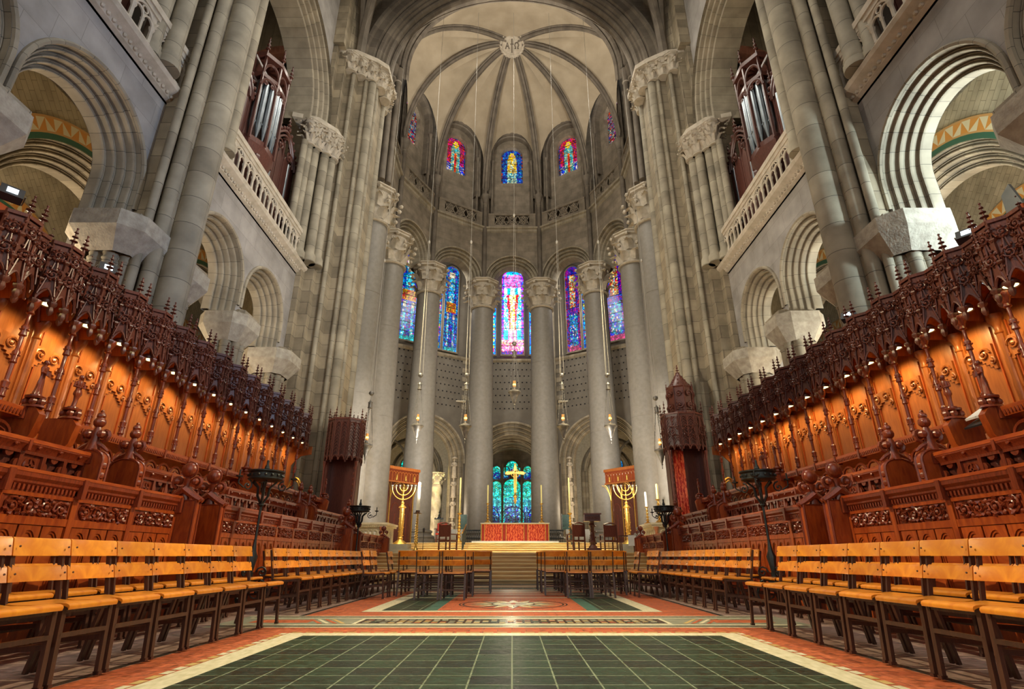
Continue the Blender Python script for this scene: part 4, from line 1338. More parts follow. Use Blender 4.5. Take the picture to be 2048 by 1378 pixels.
# ------------------------------------------------------------------ stained glass windows
def bound(vv, H, hw):
    """half width at height vv of a round-headed light, total height H"""
    zs = H - hw
    if vv <= zs: return hw
    return sqrt(max(0.0, hw * hw - (vv - zs) ** 2))
def hsv(h, s, v):
    import colorsys
    return colorsys.hsv_to_rgb(h % 1.0, max(0, min(1, s)), v)
def figure_glass(style, seed):
    rnd = random.Random(seed)
    def f(s, t):
        """s -1..1 across, t 0..1 up"""
        r = rnd.random()
        if style == 'christ':
            if t < 0.045: return (0.02, 0.02, 0.35) if r < .5 else (0.2, 0.03, 0.10)
            if t < 0.16: return hsv(0.88 + 0.2 * r, 0.75 - .3 * (r > .7), 1.0)
            if abs(s) > 0.84: return hsv(0.60 + 0.2 * r, 0.85, 0.9)
            c = abs(s)
            if 0.28 < t < 0.70:
                w_ = 0.16 + 0.1 * (t > .6)
                if c < w_: return (1.0, 0.9, 0.65) if r < .6 else (1.0, 0.75, 0.15)
                if c < 0.22 + 0.75 * (t - 0.22): return (1.0, 0.10, 0.12) if r < .8 else (1.0, 0.35, 0.4)
                return (0.15, 0.75, 0.95) if r < .6 else (0.95, 0.85, 0.9)
            if t < 0.28:
                if c < 0.28: return (1, 0.95, 0.9) if r < .7 else (0.9, 0.3, 0.7)
                if c < 0.42: return (0.8, 0.2, 0.75)
                return (0.1, 0.75, 0.85)
            if t < 0.78:
                if c < 0.2: return (1.0, 0.95, 0.85)
                return (0.08, 0.60, 0.85) if c < .5 else (1, .8, .9)
            if t < 0.95:
                return hsv(0.85 + 0.12 * r, 0.75, 1.0) if r < .75 else (0.2, 0.4, 1.0)
            return (0.1, 0.45, 1.0)
        if style == 'saint_gold' or style == 'saint_red':
            d = hypot(s * 0.8, (t - 0.83) * 2.6)
            if abs(s) > 0.86 or t > 0.97 or t < .03: return hsv(0.6 + .1 * r, 0.9, 0.22) if r < .7 else (0.35, 0.08, 0.04)
            if d < 0.13: return (0.75, 0.42, 0.25)
            if d < 0.24: return (1.0, 0.72, 0.10)
            body = 0.40 - 0.22 * max(0, t - 0.55) + .1 * (0.6 < t < .75)
            if t < 0.78 and abs(s) < body:
                if style == 'saint_gold':
                    if t > .35: return (1.0, 0.62, 0.05) if r < .7 else (0.75, 0.85, 0.6)
                    return (0.65, 0.80, 0.55) if r < .6 else (0.05, 0.35, 0.5)
                if abs(s) < .13 and t < .6: return (0.9, 0.10, 0.04)
                return (0.10, 0.50, 0.55) if r < .5 else (0.45, 0.5, 0.3)
            if style == 'saint_gold': return (0.02, 0.06, 0.40) if r < .8 else (0.05, 0.3, 0.6)
            return ((0.65, 0.03, 0.04) if r < .6 else (0.30, 0.04, 0.20)) if t > .28 else ((0.03, 0.08, 0.65) if r < .7 else (0.75, .6, .4))
        if style == 'lancet':
            if abs(s) > 0.78: return (0.03, 0.35, 0.75) if r < .6 else (0.02, 0.1, 0.5)
            if t < .05: return (0.1, 0.6, 0.6)
            tt = (t * 2.0) % 1.0
            if 0.44 < t < 0.56: return (0.6, 0.12, 0.05) if r < .5 else (0.65, 0.35, 0.05)
            fig = 0.28 < abs(s) + 0.05 < .62 if t < .45 else abs(s) < .36
            if fig and 0.1 < tt < .85:
                if tt > .72: return (0.85, 0.75, 0.55)
                return (0.15, 0.75, 0.80) if r < .4 else ((0.75, 0.80, 0.75) if r < .6 else (0.05, 0.25, 0.75))
            return (0.02, 0.05, 0.55) if r < .65 else ((0.02, 0.4, 0.5) if r < .85 else (0.35, 0.02, 0.30))
        if style == 'lancet_red':
            if abs(s) > 0.78: return (0.45, 0.03, 0.12) if r < .5 else (0.04, 0.06, 0.5)
            tt = (t * 2.0) % 1.0
            if t < .06: return (0.7, 0.15, 0.3)
            if t > .45 and abs(s) < .4 and tt < .8: return (0.85, 0.65, 0.25) if r < .4 else ((0.6, 0.08, 0.05) if r < .8 else (0.3, 0.5, 0.7))
            if t < .45 and .1 < tt < .85 and abs(s) < .6: return (0.1, 0.55, 0.65) if r < .4 else ((0.85, 0.6, 0.6) if r < .5 else (0.05, 0.08, 0.6))
            return (0.03, 0.04, 0.45) if r < .6 else (0.30, 0.02, 0.25)
        if style == 'side_light':
            if abs(s) > .7: return (0.05, 0.25, 0.85)
            return ((0.05, 0.55, 0.9), (0.9, 0.15, 0.4), (0.9, 0.8, 0.15), (0.1, 0.7, 0.7), (0.05, 0.08, 0.8))[int(r * 5)]
        if style == 'dark_red':
            return ((0.45, 0.04, 0.03), (0.35, 0.05, 0.02), (0.04, 0.25, 0.30), (0.45, .4, .3), (0.02, 0.03, 0.25))[int(r * 5)]
        if style == 'chapel':
            if abs(s) > 0.88: return (0.05, 0.6, 0.45)
            if t > 0.62: return (0.05, 0.65, 0.55) if r < .6 else ((0.25, 0.9, 0.85) if r < .8 else (0.1, 0.35, 0.10))
            if t > 0.45: return (0.03, 0.35, 0.55) if r < .5 else (0.2, 0.85, 0.80)
            if t > 0.22: return (0.03, 0.06, 0.40) if r < .5 else ((0.05, 0.35, 0.5) if r < .85 else (0.35, 0.8, 0.8))
            return (0.03, 0.03, 0.16) if r < .75 else (0.05, 0.3, 0.45)
        return (0.2, 0.2, 0.2)
    return f
wn = [0]
def glass_window(P, a, n, W, H, style, mat, frame='stone_apse', rows=44, cols=18, fr=0.10, bars=True):
    """window: P = middle of the sill; a across, n towards the viewer"""
    wn[0] += 1
    P = V(P); a = V(a).normalized(); n = V(n).normalized()
    hw = W / 2
    f = MB()
    f.arch(P + V((0, 0, H - hw)), a, n, hw, [(0, -0.12), (0, 0.06), (0.03, 0.09), (fr, 0.05), (fr, -0.12)], 22, stilt=H - hw)
    f.prism([(-hw - fr, -0.12), (hw + fr, -0.12), (hw + fr, 0.0), (-hw - fr, 0.0)], P, a, (0, 0, 1), n, -0.12, 0.14)
    fo = f.build('window', frame); fo.name = 'window_%d' % wn[0]
    fo['kind'] = 'structure'
    g = MB()
    F = figure_glass(style, wn[0])
    for i in range(rows):
        t0 = i / rows; t1 = (i + 1) / rows
        w0 = bound(t0 * H, H, hw); w1 = bound(t1 * H, H, hw)
        for j in range(cols):
            s0 = -1 + 2 * j / cols; s1 = -1 + 2 * (j + 1) / cols
            g.c = F((s0 + s1) / 2, (t0 + t1) / 2)
            pts = [P + a * (s0 * w0) + V((0, 0, t0 * H)), P + a * (s1 * w0) + V((0, 0, t0 * H)), P + a * (s1 * w1) + V((0, 0, t1 * H)), P + a * (s0 * w1) + V((0, 0, t1 * H))]
            uv = [(s0 * w0, t0 * H), (s1 * w0, t0 * H), (s1 * w1, t1 * H), (s0 * w1, t1 * H)]
            if w1 < 1e-4: pts = pts[:3]; uv = uv[:3]
            g.poly(pts, uv)
    g.c = None
    go = g.build('window_glass', mat, fo, smooth=0)
    if bars:
        b = MB()
        k = max(3, int(H / 0.75))
        for i in range(1, k):
            z = H * i / k
            w = bound(z, H, hw)
            b.bar(P + n * 0.02 - a * w + V((0, 0, z)), P + n * 0.02 + a * w + V((0, 0, z)), 0.03)
        b.build('glazing_bar', 'iron', fo)
    return fo
X1 = V((1, 0, 0)); YN = V((0, -1, 0))
# clerestory
for i in range(1, 8):
    A, B, a, L, n = facet(i)
    P = (A + B) / 2 - n * 1.35 + V((0, 0, 30.3))
    st_ = {4: 'saint_gold', 3: 'saint_red', 5: 'saint_red'}.get(i, 'dark_red')
    glass_window(P, a, n, 1.84, 3.82, st_, 'glass_mid' if i in (3, 4, 5) else 'glass_dim', rows=34, cols=18)
# ambulatory: the middle triple
glass_window((0.05, 42.15, 16.4), X1, YN, 1.85, 8.0, 'christ', 'glass_bright', rows=72, cols=20)
for e in (-1, 1):
    glass_window((0.05 + e * 1.85, 42.15, 16.4), X1, YN, 0.85, 4.9, 'side_light', 'glass_bright', rows=40, cols=8)
    glass_window((e * 5.15, 41.35, 16.4), V((1, e * -0.64, 0)), V((-e * 0.64, -1, 0)), 1.25, 7.9, 'lancet' if e < 0 else 'lancet_red', 'glass_mid', rows=66, cols=14)
    glass_window((e * 6.15, 40.6, 16.4), V((1, e * -0.64, 0)), V((-e * 0.64, -1, 0)), 0.7, 5.6, 'side_light', 'glass_mid', rows=40, cols=8)
    glass_window((e * 8.35, 39.4, 16.6), V((1, e * -0.64, 0)), V((-e * 0.64, -1, 0)), 1.7, 7.9, 'lancet' if e < 0 else 'lancet_red', 'glass_mid', rows=66, cols=14)
# chapel window: three tall lights, smaller lights and a trefoil above
for (x, W, H, z) in ((0, 1.75, 4.7, 3.3), (-1.58, 1.05, 4.5, 3.3), (1.58, 1.05, 4.5, 3.3)):
    glass_window((x, 55.4, z), X1, YN, W, H, 'chapel', 'glass_chapel', rows=46, cols=14, fr=0.14)
for (x, W, H, z) in ((-1.58, 0.8, 1.35, 7.95), (1.58, 0.8, 1.35, 7.95), (-.62, 0.62, 1.15, 8.05), (.62, 0.62, 1.15, 8.05)):
    glass_window((x, 55.4, z), X1, YN, W, H, 'chapel', 'glass_chapel', rows=10, cols=6, fr=0.1, bars=False)
glass_window((0, 55.4, 8.45), X1, YN, 1.2, 1.35, 'chapel', 'glass_chapel', rows=12, cols=10, fr=0.1, bars=False)
tr = MB()
for x in (-0.96, 0.96): tr.box(x - 0.11, x + 0.11, 55.25, 55.5, 3.2, 9.6)
tr.wall((-2.35, 55.46, 0), (1, 0, 0), 4.7, 7.3, 7.4, [])
struct(tr.build('trim_3', 'stone_apse'))
# side chapel windows glimpsed between the columns
glass_window((-9.6, 51.3, 4.0), X1, YN, 1.6, 5.5, 'chapel', 'glass_chapel', rows=30, cols=10)
glass_window((9.6, 51.3, 4.0), X1, YN, 1.6, 5.5, 'lancet', 'glass_mid', rows=30, cols=10)
# small gallery windows seen past the organ cases
for sx in (-1, 1):
    glass_window((sx * 10.2, 20.9, 13.8), X1, YN, 0.8, 3.4, 'dark_red' if sx > 0 else 'lancet', 'glass_mid', rows=20, cols=8)

# ================================================================== CHOIR STALLS
XB = 7.1; BP = 0.757                       # back panel plane, bay pitch
def build_stall_proto():
    root = thing('choir_stall', 'x', 'choir stall')
    h = BP / 2
    # back panel with frame moulding
    m = MB(); m.box(-0.05, 0.0, -h, h, 0.86, 4.72)
    m.build('back_panel', 'oak_panel', root)
    m = MB()
    for y in (-h + 0.23, h - 0.06):
        m.bar((0.012, y, 0.9), (0.012, y, 3.9), 0.02, 0.025)
    m.bar((0.012, -h + 0.11, 2.35), (0.012, h - 0.11, 2.35), 0.03, 0.03)
    m.build('panel_moulding', 'oak', root)
    # pilaster shaft against the back
    m = MB()
    y = -h + 0.11
    m.lathe([(0.075, 0.86), (0.075, 2.1), (0.05, 2.2), (0.05, 3.72), (0.065, 3.74), (0.05, 3.78), (0.055, 3.84), (0.10, 3.93), (0.11, 3.97), (0.11, 4.02)], (0.035, y, 0), 10)
    m.box(-0.0, 0.03, y - 0.085, y + 0.085, 0.86, 3.95)
    m.build('pilaster', 'oak_panel', root)
    # carved corbel spandrel across the top of the panel
    m = MB()
    N = 10
    for k in range(N):
        y0 = -h + 0.1 + (BP - 0.2) * k / N; y1 = -h + 0.1 + (BP - 0.2) * (k + 1) / N
        za = 3.28 + 0.22 * (1 - abs(2 * (k) / N - 1)) ; zb = 3.28 + 0.22 * (1 - abs(2 * (k + 1) / N - 1))
        m.box(0.0, 0.035, y0, y1, min(za, zb), 3.66)
    for e in (-1, 1):
        spiral(m, (0.045, e * 0.13, 3.53), (0, 1, 0), (0, 0, 1), 0.10, 1.5, 0 if e > 0 else pi, e, 0.018, 14, 0.01)
        spiral(m, (0.045, e * 0.24, 3.40), (0, 1, 0), (0, 0, 1), 0.06, 1.2, pi / 2, -e, 0.014, 10, 0.01)
    m.build('carved_spandrel', 'oak_panel', root)
    # turned front colonnette
    m = MB()
    pr = [(0.055, 2.36), (0.055, 2.42), (0.03, 2.46), (0.03, 2.62), (0.05, 2.64), (0.036, 2.68), (0.046, 2.80), (0.05, 2.83), (0.027, 2.86), (0.027, 3.08), (0.044, 3.10), (0.034, 3.14), (0.046, 3.24), (0.025, 3.28),
          (0.025, 3.46), (0.046, 3.48), (0.036, 3.53), (0.046, 3.60), (0.024, 3.64), (0.024, 3.78), (0.05, 3.80), (0.035, 3.84), (0.075, 3.93), (0.085, 3.96), (0.085, 4.0)]
    m.lathe(pr, (0.55, y, 0), 10)
    for zz in (2.75, 3.2, 3.56):
        for k in range(6):
            a = 2 * pi * k / 6
            m.ball((0.55 + 0.045 * cos(a), y + 0.045 * sin(a), zz), 0.014, 5, 4)
    m.build('colonnette', 'oak_carved', root)
    # little vault under the canopy
    m = MB()
    N = 12
    def zc(yy): return 3.98 + 0.40 * sqrt(max(0, 1 - (yy / h) ** 2))
    for k in range(N):
        y0 = -h + BP * k / N; y1 = -h + BP * (k + 1) / N
        m.quad((0, y0, zc(y0)), (0.56, y0, zc(y0)), (0.56, y1, zc(y1)), (0, y1, zc(y1)))
    m.build('canopy_vault', 'oak_panel', root)
    m = MB()
    m.tube([(0.5, yy, zc(yy) - 0.02) for yy in [-h + BP * k / 12 for k in range(13)]], 0.022, 5)
    m.tube([(0.08, yy, zc(yy) - 0.02) for yy in [-h + BP * k / 12 for k in range(13)]], 0.022, 5)
    m.build('vault_rib', 'oak_carved', root)
    # canopy front: three carved faces of the projecting part and one recessed gable face
    A = V((0.57, -h + 0.06, 0)); B = V((0.72, -0.18, 0)); Cc = V((0.72, 0.03, 0)); D = V((0.57, h - 0.20, 0)); E = V((0.57, h - 0.005, 0))
    m = MB()
    def face(P, Q, z0, z1, archz, seedn, gable=False):
        a = (Q - P); L = a.length; a.normalize(); n = V((a.y, -a.x, 0))
        N = 8
        for k in range(N):
            t0 = k / N; t1 = (k + 1) / N
            f = lambda t: z0 + archz * (1 - abs(2 * t - 1) ** 1.7)
            p = P + a * (L * t0); q = P + a * (L * t1)
            m.quad((p.x, p.y, f(t0)), (q.x, q.y, f(t1)), (q.x, q.y, z1), (p.x, p.y, z1))
        # cusped arch edge
        m.tube([(P + a * (L * k / 8)).to_tuple()[:2] + (z0 + archz * (1 - abs(2 * k / 8 - 1) ** 1.7),) for k in range(9)], 0.02, 5)
        mid = (P + Q) / 2 + n * 0.02
        # ogee gable with crockets
        for e in (-1, 1):
            pts = []
            for k in range(6):
                t = k / 5
                pts.append(mid + a * (e * L * 0.46 * (1 - t) ** 1.5) + V((0, 0, z0 + archz * 0.4 + (z1 - z0 - archz * .4 - 0.10) * t)))
            m.tube(pts, 0.012, 5)
            for k in (1, 2, 3, 4):
                m.ball(pts[k] + a * (e * 0.022), 0.020, 5, 4)
        carved_panel(m, mid + V((0, 0, z0 + archz + (z1 - z0 - archz) * 0.30)), a, V((0, 0, 1)), L * 0.95, L * 0.9, seedn, 0.014, 0.022)
        carved_panel(m, mid + V((0, 0, z0 + archz + (z1 - z0 - archz) * 0.72)), a, V((0, 0, 1)), L * 0.95, L * 0.9, seedn + 9, 0.014, 0.022)
        m.ball(mid + V((0, 0, z1 - 0.12)), 0.028, 6, 4)
        m.bar((P.x, P.y, z1), (Q.x, Q.y, z1), 0.05, 0.05)
        m.bar((P.x, P.y, z1 - 0.11), (Q.x, Q.y, z1 - 0.11), 0.03, 0.03)
    face(A, B, 4.02, 4.90, 0.16, 1); face(B, Cc, 3.98, 4.90, 0.16, 2); face(Cc, D, 4.02, 4.90, 0.16, 3)
    face(D, E, 4.10, 4.90, 0.20, 4)
    m.build('canopy_tracery', 'canopywood', root)
    m = MB()
    pts = [A, B, Cc, D, E]
    m.prism([(p.x, p.y) for p in ([V((0, -h, 0))] + pts + [V((0, h, 0))])], (0, 0, 0), (1, 0, 0), (0, 1, 0), (0, 0, 1), 4.86, 4.90)
    for p in (A, B, Cc, D):
        m.bar((p.x, p.y, 3.92), (p.x, p.y, 4.93), 0.035)
        m.lathe([(0.0, 3.80), (0.03, 3.83), (0.045, 3.88), (0.03, 3.93), (0.06, 3.97), (0.06, 4.0)], (p.x, p.y, 0), 6)
        for zz in (4.30, 4.62):
            m.lathe([(0.02, zz - .03), (0.05, zz), (0.05, zz + .02), (0.02, zz + .04)], (p.x, p.y, 0), 6)
        for e in (-1, 1):
            m.ball((p.x + 0.03, p.y + e * 0.03, 4.80), 0.018, 5, 4)
    m.build('canopy_frame', 'canopywood', root)
    for p, hh in ((B, 0.30), (Cc, 0.30), (E, 0.16)):
        f = MB(); finial(f, (p.x, p.y, 4.92), hh, 0.055 if hh > .2 else .035, 3 if hh > .2 else 1, 7)
        f.build('finial', 'canopywood', root)
    # seat and arm rest
    m = MB(); m.box(0.0, 0.5, -h + 0.04, h - 0.04, 1.24, 1.30); m.build('seat', 'oak', root)
    m = MB(); m.box(0.0, 0.55, -h + .06, -h + 0.12, 0.86, 1.60); m.lathe([(0.05, 1.6), (0.085, 1.66), (0.05, 1.70)], (0.5, -h + .09, 0), 10); m.build('arm_rest', 'oak', root)
    return root
protoS = build_stall_proto()
lamp_proto = None
def stall_lamp():
    r = thing('stall_downlight', 'x', 'lamp')
    m = MB(); m.lathe([(0.10, -0.02), (0.105, 0.03), (0.08, 0.07), (0.02, 0.09), (0.015, 0.2)], (0, 0, 0), 14, cap=False); m.build('shade', 'oak_dark', r)
    m = MB(); m.lathe([(0.0, -0.01), (0.085, -0.01)], (0, 0, 0), 14, cap=False); m.ball((0, 0, -0.012), 0.05, 8, 5, (1, 1, .5)); m.build('bulb', 'lampglow', r)
    return r
protoL = stall_lamp()
y_first = 6.56 - 2 * BP
NSTALL = 16
for sx in (-1, 1):
    for k in range(NSTALL - 1):
        yc = y_first + BP * (k + 1.5)
        o = protoS if (sx < 0 and k == 0) else copy_tree(protoS)
        o.location = (sx * XB, yc, 0); o.rotation_euler = (0, 0, 0 if sx < 0 else pi)
        tag(o, 'canopied carved oak choir stall, %s from the camera in the %s back row' % (ORD[k], SIDE[sx]), 'choir stall', 'canopied choir stalls')
        l = protoL if (sx < 0 and k == 0) else copy_tree(protoL)
        l.location = (sx * 6.52, yc - 0.1 * (1 if sx < 0 else -1), 4.03)
        tag(l, 'glowing round downlight under the canopy of the %s stall from the camera on the %s' % (ORD[k], SIDE[sx]), 'lamp', 'downlights under the stall canopies')
        light('downlight', 'SPOT', (sx * 6.66, yc, 3.97), (sx * 7.10, yc, 3.35), (40, 20, 46, 28)[k % 4] * (1.0 if k < 12 else 0.8), (1.0, 0.70, 0.26), 0.05, 120, 0.9).parent = None

# return end of the canopies beside the great pier: arch and jamb
for sx in (-1, 1):
    yc = y_first + BP * NSTALL
    root = thing('stall_end_screen', 'carved oak end arch closing the far end of the %s stall canopies' % SIDE[sx], 'screen', (sx * XB, yc + 0.06, 0), 0 if sx < 0 else pi)
    root.rotation_euler = (0, 0, 0)
    m = MB(); e = -sx
    m.prism([(0, 0.86), (0.12, 0.86), (0.12, 4.9), (0, 4.9)], (0, 0, 0), (e, 0, 0), (0, 0, 1), (0, 1, 0), 0, 0.06)
    m.build('jamb', 'oak_panel', root)
    m = MB()
    m.tube([(e * (0.33 + 0.27 * cos(t)), 0.03, 2.3 + (0.62 + .1 * sin(t)) * sin(t)) for t in [pi * k / 14 for k in range(15)]], 0.035, 6)
    m.tube([(e * (0.33 + 0.22 * cos(t)), 0.03, 2.3 + (0.54 + .1 * sin(t)) * sin(t)) for t in [pi * k / 14 for k in range(15)]], 0.02, 6)
    m.build('pointed_arch', 'gold', root)
    m = MB()
    m.prism([(0.12, 3.4), (0.12, 4.0), (0.72, 4.0), (0.72, 3.75), (0.4, 3.7), (0.2, 3.5)], (0, 0, 0), (e, 0, 0), (0, 0, 1), (0, 1, 0), 0, 0.05)
    spiral(m, (e * 0.35, -0.02, 3.85), (e, 0, 0), (0, 0, 1), 0.1, 1.5, 0, 1, 0.018, 12)
    m.build('bracket', 'oak_panel', root)

# ------------------------------------------------------------------ desks
def poppyhead(mb, c, s, kind):
    """carved bench-end head: c = foot, s = height; broad face in x"""
    x, y, z = c
    if kind == 'A':
        for e in (-1, 1):
            for q in (-1, 1):
                pts = [(x + e * s * t * 0.48, y + q * 0.035, z + s * (0.30 * (1 - t) ** 1.2 + 0.02)) for t in (0, .25, .5, .75, 1)]
                mb.tube(pts, [0.05 * s / .45, .045, .04, .035, .03], 6)
            spiral(mb, (x + e * s * 0.24, y - 0.0, z + s * 0.52), (e, 0, 0), (0, 0, 1), s * 0.17, 1.3, -pi / 2, 1, s * 0.05, 12)
            mb.ball((x + e * s * 0.24, y - 0.03, z + s * 0.52), s * 0.09, 7, 5)
            mb.ball((x + e * s * 0.24, y + 0.03, z + s * 0.52), s * 0.09, 7, 5)
        mb.lathe([(s * 0.16, 0), (s * 0.10, s * 0.2), (s * 0.07, s * 0.45), (s * 0.12, s * 0.6)], (x, y, z), 10, sy=0.7)
        mb.ball((x, y, z + s * 0.83), s * 0.20, 12, 8, (1, 0.75, 1))
        mb.tube([(x + s * 0.20 * cos(2 * pi * k / 14), y, z + s * 0.83 + s * 0.20 * sin(2 * pi * k / 14)) for k in range(14)], s * 0.035, 5, closed=True)
        mb.ball((x, y, z + s * 0.32), s * 0.09, 7, 5)
    else:
        mb.lathe([(s * 0.20, 0), (s * 0.14, s * 0.12), (s * 0.10, s * 0.3), (s * 0.12, s * 0.42), (s * 0.06, s * 0.6), (s * 0.12, s * 0.66), (s * 0.05, s * 0.74)], (x, y, z), 10, sy=0.8)
        for e in (-1, 1):
            spiral(mb, (x + e * s * 0.20, y, z + s * 0.38), (e, 0, 0), (0, 0, 1), s * 0.16, 1.4, -pi / 2, 1, s * 0.05, 12)
            mb.ball((x + e * s * 0.16, y - 0.03, z + s * 0.40), s * 0.10, 7, 5); mb.ball((x + e * s * 0.16, y + 0.03, z + s * 0.40), s * 0.10, 7, 5)
            mb.tube([(x + e * s * 0.08, y, z + s * .18), (x + e * s * .24, y, z + s * .10), (x + e * s * .40, y, z - s * .02)], [s * .06, s * .05, s * .03], 6)
        mb.ball((x, y, z + s * 0.70), s * 0.14, 9, 6)
        mb.ball((x, y, z + s * 0.86), s * 0.10, 8, 6)
        mb.ball((x, y, z + s * 0.97), s * 0.05, 6, 4)

def bench_end(root, y, zb, zt, x0, x1, th, kind, s):
    """end panel standing across the desk end (in x), with a poppyhead"""
    m = MB()
    xm = (x0 + x1) / 2; hw = (x1 - x0) / 2
    if kind == 'B':
        pts = [(-hw, zb), (hw, zb), (hw, zt - 0.14)] + [(hw * cos(t), zt - 0.14 + 0.14 * sin(t)) for t in [pi * k / 10 for k in range(1, 10)]] + [(-hw, zt - 0.14)]
    else:
        pts = [(-hw * 1.08, zb), (hw * 1.08, zb), (hw, zt), (-hw, zt)]
    m.prism(pts, (xm, y, 0), (1, 0, 0), (0, 0, 1), (0, 1, 0), -th / 2, th / 2)
    p = m.build('end_panel', 'oak', root)
    m = MB()
    for e in (-1, 1):
        m.tube([(xm + a * 1.0, y + e * th / 2, b) for a, b in pts[1:]] , 0.018, 5)
    # crest of leaves along the shoulder
    if kind == 'B':
        for k in range(7):
            zz = zt - 0.2 - 0.12 * k
            for e in (-1, 1): m.ball((xm + e * hw, y, zz), 0.03, 5, 4, (1, 1.4, 1.5))
    m.build('edge_moulding', 'oak_carved', root)
    m = MB()
    poppyhead(m, (xm, y, zt - 0.01), s, kind)
    m.build('poppyhead', 'oak_carved', root)

def desk_A(sx, y0, y1, label, ends=(True, True)):
    low = y0 > 15
    root = thing('choir_desk', label, 'desk', (sx * 4.42, (y0 + y1) / 2, -0.1 if low else 0), 0 if sx < 0 else pi, 'front row choir desks')
    L = y1 - y0; h = L / 2
    m = MB(); m.box(-0.10, -0.02, -h, h, 0.16, 1.32); m.build('front_panel', 'oak_h', root)
    m = MB()
    m.prism([(-0.42, 1.30), (-0.42, 1.34), (-0.02, 1.47), (0.06, 1.47), (0.06, 1.44), (-0.02, 1.42)], (0, 0, 0), (1, 0, 0), (0, 0, 1), (0, 1, 0), -h, h)
    m.build('book_board', 'oak_h', root)
    n = max(1, int(round(L / 0.88))); p = L / n
    m = MB()
    m.prism([(-0.02, 1.26), (0.0, 1.27), (0.0, 1.32), (0.03, 1.35), (0.03, 1.37), (0.055, 1.40), (0.055, 1.44), (-0.02, 1.44)], (0, 0, 0), (1, 0, 0), (0, 0, 1), (0, 1, 0), -h, h)
    y = -h + 0.03
    while y < h - 0.03:
        m.box(0.0, 0.022, y, y + 0.025, 1.29, 1.335); y += 0.05
    for i in range(n + 1):
        yy = min(max(-h + p * i, -h + .03), h - .03)
        m.box(0.0, 0.075, yy - 0.03, yy + 0.03, 1.26, 1.45)
    m.build('dentil_cornice', 'oak_carved', root)
    m = MB()
    for z in (1.255, 1.05, 1.015, 0.22):
        m.bar((-0.01, -h, z), (-0.01, h, z), 0.035, 0.035)
    for i in range(n + 1):
        yy = min(max(-h + p * i, -h + .03), h - .03)
        m.box(-0.02, 0.012, yy - 0.035, yy + 0.035, 0.2, 1.26)
    m.build('framing', 'oak', root)
    for i in range(n):
        yc = -h + p * (i + 0.5)
        m = MB()
        m.box(-0.02, -0.012, yc - p / 2 + .06, yc + p / 2 - .06, 1.07, 1.235)
        carved_panel(m, (-0.012, yc, 1.152), (0, 1, 0), (0, 0, 1), p - 0.16, 0.17, i * 3 + (5 if sx > 0 else 0), 0.014, 0.02)
        for e in (-1, 1): m.bar((-0.006, yc + e * (p / 2 - .055), 1.07), (-0.006, yc + e * (p / 2 - .055), 1.235), 0.015)
        m.build('carved_frieze', 'oak_carved', root)
        m = MB()
        w = (p - 0.09) / 3
        for j in range(3):
            ya = yc - (p - 0.09) / 2 + w * j
            z1 = 0.99
            # pointed arch head cut as two stepped mouldings
            for (dd, ins) in ((0.0, 0.0), (-0.010, 0.022)):
                N = 5
                for e in (-1, 1):
                    for k in range(N):
                        t0 = k / N; t1 = (k + 1) / N
                        hwid = w / 2 - 0.02 - ins
                        f = lambda t: 0.77 + (0.18 - ins) * (1 - t ** 2.2) ** 0.8
                        a0 = ya + w / 2 + e * hwid * t0; a1 = ya + w / 2 + e * hwid * t1
                        m.poly([(dd, a0, f(t0)), (dd, a1, f(t1)), (dd, a1, z1), (dd, a0, z1)])
                    yo = ya + w / 2 + e * (w / 2 - 0.01)
                    m.box(-0.02, dd, min(yo, ya + w / 2 + e * (w / 2 - 0.02 - ins)), max(yo, ya + w / 2 + e * (w / 2 - 0.02 - ins)), 0.24, z1)
        m.build('arcaded_panel', 'oak', root)
    if ends[0]: bench_end(root, -h * (1 if sx < 0 else -1) - (0.055 if sx < 0 else -0.055), 0.16, 1.42, -0.17, 0.23, 0.11, 'A', 0.50)
    if ends[1]: bench_end(root, h * (1 if sx < 0 else -1) + (0.055 if sx < 0 else -0.055), 0.16, 1.42, -0.17, 0.23, 0.11, 'A', 0.38 if low else 0.50)
